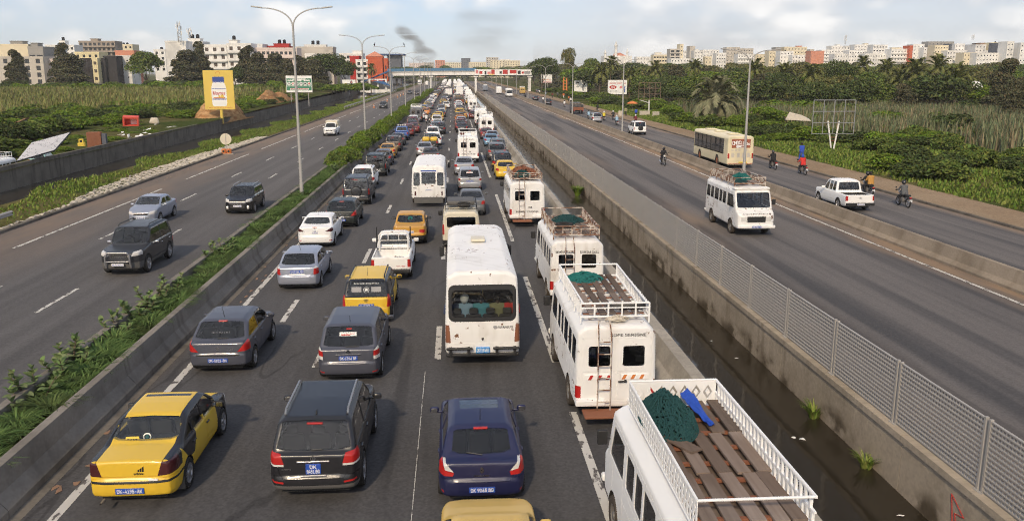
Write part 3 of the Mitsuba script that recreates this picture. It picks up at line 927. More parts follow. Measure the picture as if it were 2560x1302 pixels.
# white rubble stones set along the left kerb
def stone_mesh(k):
 r = np.random.default_rng(k)
 p = r.normal(size=(14, 3)); p /= np.linalg.norm(p, axis=1, keepdims=True)
 return P(m3.Manifold.hull_points(p * [.17, .21, .09]))
stones = [stone_mesh(k) for k in range(6)]
n_st = 0
sp = thing('stone_paving', 'band of pale rubble stones laid between the left kerb and the grass', 'paving')
rs = np.random.default_rng(3)
rest = []
cells = [(y, x) for y in np.arange(46, 118, .40) for x in np.arange(-25.2, -28.9, -.34)]
for i, (y, x) in enumerate(cells):
 wdt = np.interp(y, [56, 60, 66, 85, 118], [.0, .7, 1.6, 2.0, 1.0])
 if -25.2 - x > wdt or rs.random() < .08:
  continue
 pos = [x + rs.uniform(-.07, .07), y + rs.uniform(-.09, .09), .13 + rs.uniform(-.03, .03)]
 tw = T().translate(pos).rotate([0, 0, 1], float(rs.uniform(0, 360))).scale(float(rs.uniform(.75, 1.1)))
 if n_st < 300 and y < 78:
  n_st += 1
  scene[fresh('stone', sp)] = {**stones[i % 6], 'bsdf': ref('stone_' + 'abc'[i % 3]), 'to_world': tw}
 else:
  m = meshkit.WRITTEN[stones[i % 6]['filename']]
  v = np.array(tw.matrix)[:3, :3] @ m[0].T
  rest.append((v.T + pos, m[1]))
k = put('rubble', join(*rest), 'stone_a', sp)
labels[k] = {'kind': 'stuff', 'label': 'farther pale stones of the band'}
labels[sp]['kind'] = 'thing'

# ---------------------------------------------------------------- street lamps
def lamp_meshes(h, reach, rise):
 pole = tube([(0, 0, 0), (0, 0, h * .5), (0, 0, h)], [.115, .09, .062], 10)
 base = join(lathe([(.001, 0), (.20, 0), (.20, .05), (.13, .07), (.13, .9), (.11, 1.0)], 12))
 arms, heads = [], []
 for s in (-1, 1):
  t = np.linspace(0, 1, 14)
  x = s * reach * .80 * (1 - (1 - t) ** 1.9) * 1.0
  z = h - .25 + (rise + .25) * np.sin(t * PI / 2) ** .62
  x = s * reach * .8 * t ** 1.55
  arms.append(tube(np.stack([x, 0 * t, z], 1), np.linspace(.05, .032, 14), 7))
  x1 = s * reach * .8
  heads.append(moved(rbox(-.34, .34, -.10, .10, -.035, .045, .03), (x1 + s * .32, 0, z[-1] + .05), ry=-s * .12))
 return pole, base, arms, heads

def lamps(name_label, xs_, h, reach, rise, group, z0):
 pole, base, arms, heads = lamp_meshes(h, reach, rise)
 dp, db, da, dh = P(pole, 40), P(base, 40), [P(a, 40) for a in arms], [P(a, 40) for a in heads]
 for i, (x, y) in enumerate(xs_):
  k = thing('street_lamp', name_label(i), 'street lamp', group)
  tw = T().translate([x, y, z0]).rotate([0, 0, 1], 0)
  for nm, d in [('pole', dp), ('base', db)] + [('arm', q) for q in da] + [('lamp_head', q) for q in dh]:
   scene[fresh(nm, k)] = {**d, 'bsdf': ref('lamp_steel'), 'to_world': tw}

ORD = ['nearest', 'second', 'third', 'fourth', 'fifth', 'sixth', 'seventh', 'eighth', 'ninth', 'tenth', 'eleventh', 'twelfth', 'thirteenth', 'fourteenth', 'fifteenth', 'sixteenth', 'seventeenth', 'eighteenth', 'nineteenth', 'twentieth']
lamps(lambda i: f'{ORD[i]} twin-arm street lamp standing in the planted median, counted from the camera', [(-10.1, 56.8 + 42.2 * i) for i in range(12)], 11.0, 2.35, 1.05, 'twin street lamps along the planted median', .5)
lamps(lambda i: f'{ORD[i]} twin-arm street lamp standing on the low barrier on the right, counted from the camera', [(22.74, 65.7 + 49.6 * i) for i in range(10)], 8.65, 2.1, .9, 'twin street lamps along the low barrier', .7)

# ---------------------------------------------------------------- vegetation
def leafcloud(blobs, n, size, cols, seed, flat=0.55, fill=.72, droop=0.0):
 """Many small bent leaf sprays spread through the outer part of the blobs; cols: list of base colours."""
 r = np.random.default_rng(seed)
 w = np.array([b[1][0] * b[1][1] + b[1][0] * b[1][2] for b in blobs]); w = w / w.sum()
 which = r.choice(len(blobs), n, p=w)
 c = np.array([b[0] for b in blobs])[which]; rad = np.array([b[1] for b in blobs])[which]
 d = r.normal(size=(n, 3)); d[:, 2] = np.where(d[:, 2] < -.25, -d[:, 2], d[:, 2]); d /= np.linalg.norm(d, axis=1, keepdims=True)
 q = fill + (1.08 - fill) * r.random(n) ** .6
 lump = meshkit.fbm(d * 2.3 + which[:, None] * 7.1, 3)
 pos = c + d * rad * (q * (.78 + .45 * lump))[:, None]
 nrm = d * (1 - flat) + np.array([0, 0, 1]) * flat + r.normal(size=(n, 3)) * .55
 nrm /= np.linalg.norm(nrm, axis=1, keepdims=True)
 a = np.cross(nrm, r.normal(size=(n, 3))); a /= np.linalg.norm(a, axis=1, keepdims=True)
 b = np.cross(nrm, a)
 s = size * r.uniform(.6, 1.35, n)[:, None]
 tip = pos + a * s - np.array([0, 0, droop]) * s
 tail = pos - a * s * .8
 l, rr = pos + b * s * .42 + nrm * s * .12, pos - b * s * .42 + nrm * s * .12
 v = np.stack([tail, l, tip, rr], 1).reshape(-1, 3)
 i = np.arange(n) * 4
 f = np.concatenate([np.stack([i, i + 1, i + 2], 1), np.stack([i, i + 2, i + 3], 1)])
 col = np.array(cols)[r.integers(len(cols), size=n)] * r.uniform(.65, 1.35, n)[:, None]
 col[:, 0] *= r.uniform(.85, 1.25, n)
 return v, f, np.repeat(np.clip(col, .004, .5), 4, 0)

def vput(name, vfc, parent=None):
 v, f, c = vfc
 return put(name, (v, f), 'foliage', parent, color=c)

def vply(vfc):
 v, f, c = vfc
 return P((v, f), color=c)

GREEN = dict(fresh=[(.085, .135, .018), (.06, .11, .016), (.11, .15, .028)], mid=[(.062, .090, .024), (.082, .108, .028), (.050, .076, .020)], dark=[(.042, .060, .022), (.056, .074, .026), (.034, .050, .020)],
             olive=[(.090, .092, .034), (.060, .070, .026), (.090, .090, .036)], casuarina=[(.056, .060, .034), (.074, .072, .042), (.046, .052, .030)], reed=[(.15, .15, .055), (.115, .125, .045), (.19, .165, .075), (.085, .105, .034)],
             grey_reed=[(.085, .10, .055), (.11, .115, .065), (.145, .12, .075), (.065, .085, .048)], grass=[(.060, .10, .018), (.085, .12, .026), (.11, .125, .034)], palm=[(.085, .095, .030), (.066, .08, .026), (.11, .11, .042)],
             calotropis=[(.15, .20, .085), (.11, .165, .060), (.19, .23, .11)], lily=[(.058, .095, .030), (.085, .125, .040), (.045, .078, .026)])

for _k in GREEN:
 GREEN[_k] = [tuple(q * min(1.7, .21 / max(c)) for q in c) for c in GREEN[_k]]

def tree_proto(name, kind, seed, h, w, n, size, cols, trunk=.18, shape='round', **k):
 r = np.random.default_rng(seed)
 blobs = []
 if shape == 'round':
  for _ in range(9):
   a, q = r.uniform(0, 2 * PI), r.uniform(.1, .62)
   z = r.uniform(.42, .82) * h
   blobs.append(((w / 2 * q * math.cos(a), w / 2 * q * math.sin(a), z), (w * r.uniform(.22, .34), w * r.uniform(.22, .34), h * r.uniform(.13, .21))))
 elif shape == 'tall':
  for j in range(11):
   t = j / 10
   a, q = r.uniform(0, 2 * PI), r.uniform(0, .34) * (1 - .55 * t)
   blobs.append(((w / 2 * q * math.cos(a), w / 2 * q * math.sin(a), h * (.22 + .70 * t)), (w * r.uniform(.22, .36) * (1.1 - .65 * t), w * r.uniform(.22, .36) * (1.1 - .65 * t), h * r.uniform(.09, .13))))
 elif shape == 'flat':
  for _ in range(9):
   a, q = r.uniform(0, 2 * PI), r.uniform(.1, .8)
   blobs.append(((w / 2 * q * math.cos(a), w / 2 * q * math.sin(a), h * r.uniform(.62, .86)), (w * r.uniform(.2, .3), w * r.uniform(.2, .3), h * r.uniform(.10, .16))))
 else:
  for _ in range(8):
   a, q = r.uniform(0, 2 * PI), r.uniform(.1, .7)
   blobs.append(((w / 2 * q * math.cos(a), w / 2 * q * math.sin(a), h * r.uniform(.25, .62)), (w * r.uniform(.2, .32), w * r.uniform(.2, .32), h * r.uniform(.24, .38))))
 crown = leafcloud(blobs, n, size, GREEN[cols] if isinstance(cols, str) else cols, seed, **k)
 g = []
 top = h * (.5 if shape != 'tall' else .9)
 g.append(tube([(0, 0, -.4), (r.uniform(-.1, .1) * w * .2, 0, h * .25), (0, r.uniform(-.1, .1) * w * .2, top)], [trunk, trunk * .75, trunk * .3], 7))
 for b in blobs[:6]:
  c = np.array(b[0]); s = np.array([0, 0, min(h * .25, c[2] * .6)])
  g.append(tube([s, s * .4 + c * .6 + [0, 0, -.1], c], [trunk * .5, trunk * .3, trunk * .1], 5))
 scene[name] = {'type': 'shapegroup', 'crown': {**vply(crown), 'bsdf': ref('foliage')}, 'trunk': {**P(join(*g), 40), 'bsdf': ref('bark')}}
 return name

tree_proto('tg_bushy_a', 'bushy', 1, 9, 9, 5200, .30, 'mid')
tree_proto('tg_bushy_b', 'bushy', 2, 8, 10, 5200, .30, 'dark')
tree_proto('tg_bushy_c', 'bushy', 3, 7, 8, 4200, .28, 'fresh')
tree_proto('tg_olive', 'olive', 4, 8, 9, 4600, .28, 'olive')
tree_proto('tg_cas_a', 'casuarina', 5, 13, 8, 6500, .34, 'casuarina', shape='tall', droop=.5)
tree_proto('tg_cas_b', 'casuarina', 6, 11, 9, 6500, .34, 'casuarina', shape='tall', droop=.4)
tree_proto('tg_flat', 'flat', 7, 7, 10, 4600, .27, 'dark', shape='flat', flat=.75)
tree_proto('tg_bush_a', 'bush', 8, 2.2, 3.6, 2600, .17, 'fresh', trunk=.05, shape='bush')
tree_proto('tg_bush_b', 'bush', 9, 1.8, 3.2, 2400, .16, 'mid', trunk=.05, shape='bush')
tree_proto('tg_bush_c', 'bush', 10, 2.6, 3.4, 2600, .18, 'dark', trunk=.05, shape='bush')

def plant(group, x, y, z, s, rz, name, label, cat, grp, sz=None):
 k = thing(name, label, cat, grp)
 scene[k] = {'type': 'instance', 'shapegroup': ref(group), 'to_world': T().translate([x, y, z]).rotate([0, 0, 1], rz).scale([s, s, s * (sz or 1)])}
 return k

# palms: trunk and fronds, each frond a part
def frond(length, seed, cols, width=.34, curve=1.0):
 r = np.random.default_rng(seed)
 t = np.linspace(0, 1, 15)
 x = length * (np.sin(t * 1.25) / math.sin(1.25)) * .86
 z = length * (.50 * np.sin(t * 1.7) - .62 * curve * t ** 2.2)
 spine = np.stack([x, 0 * x, z], 1)
 vs, fs, cs = [], [], []
 n = 0
 for i in range(46):
  u = .10 + .90 * i / 45
  p = np.array([np.interp(u, t, spine[:, j]) for j in range(3)])
  q = np.array([np.interp(min(u + .02, 1), t, spine[:, j]) for j in range(3)]) - p
  q /= np.linalg.norm(q) + 1e-9
  wl = width * length * (.35 + .65 * math.sin(PI * min(u * .9 + .12, 1)))
  for s in (-1, 1):
   e = q * .75 + np.array([0, s, 0]) * .8 + np.array([0, 0, r.uniform(-.55, .05)])
   e /= np.linalg.norm(e)
   side = q * .030 * length ** .5
   vs += [p - side, p + side, p + e * wl]
   fs.append([n, n + 1, n + 2]); n += 3
   cs += [np.array(cols[r.integers(len(cols))]) * r.uniform(.7, 1.3)] * 3
 sv, sf = tube(spine, np.linspace(.04, .012, 15) * length / 3, 4)
 vs = np.vstack([np.array(vs), sv]); fs = np.vstack([np.array(fs), sf + n])
 cs = np.vstack([np.array(cs), np.tile(np.array(cols[0]) * 1.2, (len(sv), 1))])
 return P((vs, fs), color=np.clip(cs, .004, .5))

FR = [frond(1.0, 20 + i, GREEN['palm'], .30, c) for i, c in enumerate((.55, .9, 1.25))]
FR2 = [frond(1.0, 30 + i, [(.20, .20, .12), (.165, .175, .10), (.24, .225, .145)], .26, c) for i, c in enumerate((.75, 1.1, 1.5))]

def palm(x, y, z, h, L, nf, label, grp, seed, fr=FR, trunk=.17, skirt=0.0):
 r = np.random.default_rng(seed)
 k = thing('palm_tree', label, 'palm tree', grp)
 lean = r.uniform(-.06, .06, 2)
 top = np.array([x + lean[0] * h, y + lean[1] * h, z + h])
 put('trunk', tube([(x, y, z - .4), (x + lean[0] * h * .3, y + lean[1] * h * .3, z + h * .5), top], [trunk * 1.3, trunk, trunk * .9], 8), 'bark', k, 40)
 for i in range(nf):
  t = i / nf
  el = 72 - 118 * t * (1 + .25 * skirt) + r.uniform(-9, 9)
  tw = T().translate((top - [0, 0, .25 * t]).tolist()).rotate([0, 0, 1], float(i * 137.5 + r.uniform(-12, 12))).rotate([0, 1, 0], float(-el + 18)).scale(float(L * r.uniform(.85, 1.1)))
  scene[fresh('frond', k)] = {**fr[min(int(t * 3), 2)], 'bsdf': ref('foliage'), 'to_world': tw}
 return k

# blades: reeds and grass
def blades(pts, h, w, cols, seed, bend=.35, seg=2):
 r = np.random.default_rng(seed)
 p = np.asarray(pts, float); n = len(p)
 hh = h * r.uniform(.6, 1.25, n)[:, None]
 a = r.uniform(0, 2 * PI, n)
 d = np.stack([np.cos(a), np.sin(a), 0 * a], 1)
 s = np.stack([-np.sin(a), np.cos(a), 0 * a], 1) * (w * r.uniform(.7, 1.3, n))[:, None]
 up = np.array([0, 0, 1.0])
 b = bend * r.uniform(.2, 1.3, n)[:, None]
 mid = p + up * hh * .55 + d * hh * b * .25
 tip = p + up * hh * (1 - .25 * b) + d * hh * b
 v = np.stack([p - s, p + s, mid + s * .8, mid - s * .8, tip], 1).reshape(-1, 3)
 i = np.arange(n) * 5
 f = np.concatenate([np.stack([i, i + 1, i + 2], 1), np.stack([i, i + 2, i + 3], 1), np.stack([i + 3, i + 2, i + 4], 1)])
 col = np.array(cols)[r.integers(len(cols), size=n)] * r.uniform(.65, 1.4, n)[:, None]
 return v, f, np.repeat(np.clip(col, .004, .5), 5, 0)

# ---------------------------------------------------------------- buildings
WALLS = dict(white=(.80, .79, .76), cream=(.72, .64, .47), beige=(.54, .50, .44), raw=(.36, .31, .26), grey=(.33, .32, .30), dark=(.055, .052, .055), slate=(.13, .14, .165), pink=(.70, .60, .55), red=(.42, .045, .04), orange=(.52, .125, .065), yellow=(.74, .65, .40), salmon=(.62, .27, .18), brown=(.30, .19, .13), blue=(.06, .09, .19))
for nm, c in WALLS.items():
 diff('wall_' + nm, PR((lambda c: lambda p, n, uv: MX(c, tuple(q * .74 for q in c), S(.45, .85, F(p.x * .22 + p.z * .1, p.y * .3, p.z * .12, 4))))(c)) if nm in ('white', 'beige', 'raw', 'dark') else c)
mat('window_pane', (.035, .038, .042), .15, specular=.6)
diff('tank_black', (.03, .03, .035))
scene['window_shade'] = {'type': 'twosided', 'bsdf': {'type': 'diffuse', 'reflectance': rgb(.12, .10, .09)}}

def building(x0, x1, y, h, label, wall='white', floors=None, cols=None, depth=12, win=(1.3, 1.4), balcony=False, tank=0, head=None, blank=False, side=0, z0=-.5, rail=False, group=None, wmat='window_pane', ledge=True, name='building', start=0, roof=None):
 k = thing(name, label, 'building', group)
 w = x1 - x0
 floors = floors or max(1, int(h / 3.1)); cols = cols or max(1, int(w / 3.6))
 fh = h / floors
 holes, wins = [], []
 if not blank:
  for j in range(start, floors):
   for i in range(cols):
    cx = x0 + w * (i + .5) / cols; cz = j * fh + fh * .56
    if cz + win[1] / 2 < h - .3:
     holes.append(sbox(cx - win[0] / 2, cz - win[1] / 2, cx + win[0] / 2, cz + win[1] / 2)); wins.append((cx, cz))
 fac = sbox(x0, z0, x1, h)
 if holes:
  fac = fac.difference(unary_union(holes))
 sh = [arr(prism_y(fac, y, y + .35)), bx(x0, x1, y + .35, y + depth, z0, h)]
 put('wall', join(*sh), 'wall_' + wall, k)
 for cx, cz in wins:
  put('window', bx(cx - win[0] / 2, cx + win[0] / 2, y + .26, y + .34, cz - win[1] / 2, cz + win[1] / 2), wmat, k)
 if side:
  xx = x1 if side > 0 else x0
  for j in range(start, floors):
   for i in range(max(1, int(depth / 4))):
    cy = y + depth * (i + .5) / max(1, int(depth / 4)); cz = j * fh + fh * .56
    put('window', bx(xx - .03, xx + .03, cy - .6, cy + .6, cz - .7, cz + .7), wmat, k)
 if balcony:
  for j in range(max(1, start), floors):
   put('balcony', join(bx(x0 + .2, x1 - .2, y - 1.2, y, j * fh - .12, j * fh + .06), bx(x0 + .2, x1 - .2, y - 1.2, y - 1.08, j * fh + .06, j * fh + .85)), 'wall_' + wall, k)
 put('parapet', join(bx(x0 - .12, x1 + .12, y - .12, y + .2, h, h + .75), bx(x0 - .12, x0 + .15, y + .2, y + depth, h, h + .75), bx(x1 - .15, x1 + .12, y + .2, y + depth, h, h + .75)), 'wall_' + wall, k)
 if head:
  hx0, hx1, hh, hw_ = head
  put('stair_head', join(bx(x0 + w * hx0, x0 + w * hx1, y + 2, y + 7, h, h + hh), bx(x0 + w * hx0 - .3, x0 + w * hx1 + .3, y + 1.7, y + 7.3, h + hh, h + hh + .25)), 'wall_' + hw_, k)
 top = h + (head[2] + .25 if head else 0)
 for i in range(tank):
  cx = x0 + w * ((head[0] + head[1]) / 2 if head else .5) + (i - (tank - 1) / 2) * 2.4
  put('water_tank', moved(lathe([(.001, 0), (.75, 0), (.78, .2), (.78, 1.5), (.5, 1.85), (.001, 1.95)], 14), (cx, y + 4, top)), 'tank_black', k, 40)
 if roof:
  put('roof', roof[0], roof[1], k)
 return k

def B2(a, b):
 return a[0], b[0], a[1]

def bld(a, b, top, label, **k):
 """Two ground corners (x, y) of the front and the height."""
 return building(a[0], b[0], a[1], top, label, **k)

LEFTROW = [
 (((-205.86, 395.00, 20.28)), ((-178.55, 395.00, 14.58)), dict(label='beige concrete block with dark openings and a long ledge at the far left', wall='beige', floors=5, cols=6, win=(1.8, 1.9), depth=14)),
 (((-218.89, 420.00, 21.02)), ((-195.83, 420.00, 20.53)), dict(label='blank cream gable rising behind the beige block at the far left', wall='cream', blank=True, head=(.62, .86, 2.0, 'grey'))),
 (((-193.79, 415.00, 20.91)), ((-187.08, 415.00, 19.33)), dict(label='raw grey house with open top storey beside the cream gable', wall='grey', floors=7, cols=2, win=(2.6, 1.9), start=5, head=(.1, .55, 2.2, 'grey'))),
 (((-180.14, 400.00, 20.48)), ((-169.79, 400.00, 13.63)), dict(label='pale pink house behind the dark feathery tree', wall='pink', floors=4, cols=4, win=(1.1, 1.1))),
 (((-198.53, 440.00, 21.67)), ((-192.26, 440.00, 19.05)), dict(label='plain white wall above the pink house', wall='white', blank=True)),
 (((-233.08, 520.00, 24.05)), ((-216.96, 520.00, 23.19)), dict(label='white villa with roof domes behind the feathery trees', wall='white', floors=8, cols=6, start=4, head=(.45, .65, 3.0, 'white'), tank=1)),
 (((-230.68, 560.00, 27.44)), ((-208.88, 560.00, 26.77)), dict(label='unfinished brown concrete tower block with open balconies', wall='raw', floors=9, cols=8, win=(1.7, 1.9), balcony=True, start=5, head=(.3, .5, 2.0, 'raw'))),
 (((-196.24, 470.00, 18.56)), ((-183.97, 470.00, 18.17)), dict(label='low yellow-cream house below the unfinished tower block', wall='yellow', floors=6, cols=4, start=4)),
 (((-177.18, 430.00, 15.68)), ((-165.83, 430.00, 14.39)), dict(label='blackened windowless gable left of the yellow strip house', wall='dark', blank=True)),  # near-black colour over the whole wall
 (((-170.21, 426.00, 15.62)), ((-167.78, 426.00, 14.34)), dict(label='narrow yellow house strip with two brown windows between black gables', wall='yellow', floors=4, cols=1, win=(1.3, 1.5), wmat='window_shade')),
 (((-167.21, 432.00, 15.73)), ((-161.27, 432.00, 15.55)), dict(label='blackened windowless gable right of the yellow strip house', wall='dark', blank=True)),
 (((-224.23, 600.00, 26.26)), ((-212.61, 600.00, 26.03)), dict(label='cream house with black roof tanks right of the unfinished tower', wall='cream', floors=9, cols=4, start=6, tank=2)),
 (((-186.96, 500.00, 20.09)), ((-176.64, 500.00, 19.68)), dict(label='house with rusty sheet roof above the white gable', wall='salmon', blank=True)),
 (((-164.37, 440.00, 16.44)), ((-157.38, 440.00, 15.87)), dict(label='white gable with two round vents left of the big green tree', wall='white', floors=4, cols=2, win=(.8, .7), start=1)),
 (((-159.40, 480.00, 21.32)), ((-153.28, 480.00, 19.88)), dict(label='small white house with one black tank right of the big green tree', wall='white', floors=7, cols=2, start=3, tank=1)),
 (((-127.60, 400.00, 21.63)), ((-118.58, 400.00, 21.47)), dict(label='tall white windowless gable under the lattice mast', wall='white', blank=True, depth=10)),
 (((-122.30, 412.00, 22.04)), ((-114.61, 412.00, 21.70)), dict(label='white block with two black tanks on its stair head', wall='white', floors=7, cols=3, head=(.1, .8, 1.9, 'white'), tank=2)),
 (((-111.34, 400.00, 20.45)), ((-100.88, 400.00, 19.95)), dict(label='white apartment block with long balconies, left half', wall='white', floors=6, cols=3, win=(1.5, 1.6), balcony=True, wmat='window_shade')),
 (((-100.67, 400.00, 20.47)), ((-90.14, 400.00, 20.50)), dict(label='white apartment block with long balconies, right half with roof room', wall='white', floors=6, cols=3, win=(1.5, 1.6), balcony=True, head=(.05, .4, 2.0, 'white'), tank=1, wmat='window_shade')),
 (((-96.71, 430.00, 21.39)), ((-91.42, 430.00, 21.21)), dict(label='white stair tower with tall dark slots right of the balcony block', wall='white', floors=2, cols=3, win=(1.1, 5.5), start=1)),
 (((-90.83, 405.00, 19.06)), ((-70.82, 405.00, 18.74)), dict(label='long pale pink terrace with arched balconies behind the feathery trees', wall='pink', floors=5, cols=10, balcony=True)),
 (((-92.82, 440.00, 20.74)), ((-80.79, 440.00, 20.57)), dict(label='dark red rooftop storey with two black tanks', wall='red', floors=7, cols=4, start=6, head=(.36, .98, 1.7, 'red'), tank=2)),
 (((-75.52, 430.00, 20.49)), ((-57.97, 430.00, 19.96)), dict(label='windowless beige block with white attic and two tanks', wall='beige', blank=True, head=(.2, .8, 1.5, 'white'), tank=2)),
 (((-69.00, 415.00, 17.00)), ((-63.49, 415.00, 16.47)), dict(label='narrow white house with an orange edge in front of the beige block', wall='white', floors=5, cols=2)),
 (((-57.55, 450.00, 18.53)), ((-45.92, 450.00, 17.36)), dict(label='white block with stepped roof behind the second street lamp', wall='white', floors=6, cols=4, start=3, head=(.55, .95, 1.8, 'white'))),
 (((-49.51, 425.00, 15.74)), ((-45.14, 425.00, 15.56)), dict(label='small red house left of the orange building', wall='red', blank=True)),
 (((-45.62, 415.00, 13.93)), ((-40.04, 415.00, 13.75)), dict(label='white house with balconies left of the orange building', wall='white', floors=5, cols=2, balcony=True)),
]
for a, b, d in LEFTROW:
 lb = d.pop('label')
 bld(a, b, a[2] if d.get('blank') and a[2] < b[2] else b[2], lb, **d)
# orange building with a pyramid roof
x0, y0, _ = (-40.74, 415.00, 15.03)
x1, _, zt = (-33.09, 415.00, 15.04)
xm = (x0 + x1) / 2
pyr = m3.Manifold.hull_points(np.array([[x0 - .4, y0 - .4, zt + .8], [x1 + .4, y0 - .4, zt + .8], [x0 - .4, y0 + 9, zt + .8], [x1 + .4, y0 + 9, zt + .8], [xm, y0 + 4, zt + 3.2]]))
building(x0, x1, y0, zt, 'orange-red building with a pyramid roof beside the footbridge stairs', 'orange', blank=True, depth=9, roof=(pyr, 'wall_salmon'))
building(x1 + .6, x1 + 2.4, y0 - .5, zt - .8, 'dark red stair tower on the right of the orange building', 'orange', floors=6, cols=1, win=(.7, 1.6), depth=6)
building(x1 + 2.5, (-30.87, 415.00, 14.31)[0], y0 + .5, zt - 2.0, 'lower red annex at the right end of the orange building', 'orange', blank=True, depth=6)
# large hall with a blue flat roof
x0, y0, zt = (-53.48, 720.00, 21.37)
x1 = (-42.45, 720.00, 21.38)[0]
building(x0, x1, y0, zt, 'dark hall under a wide blue flat roof in the distance', 'slate', blank=True, depth=25, roof=(join(bx(x0 - 6, x1 + 3, y0 - 4, y0 + 26, zt + .75, zt + 1.8)), 'wall_blue'))

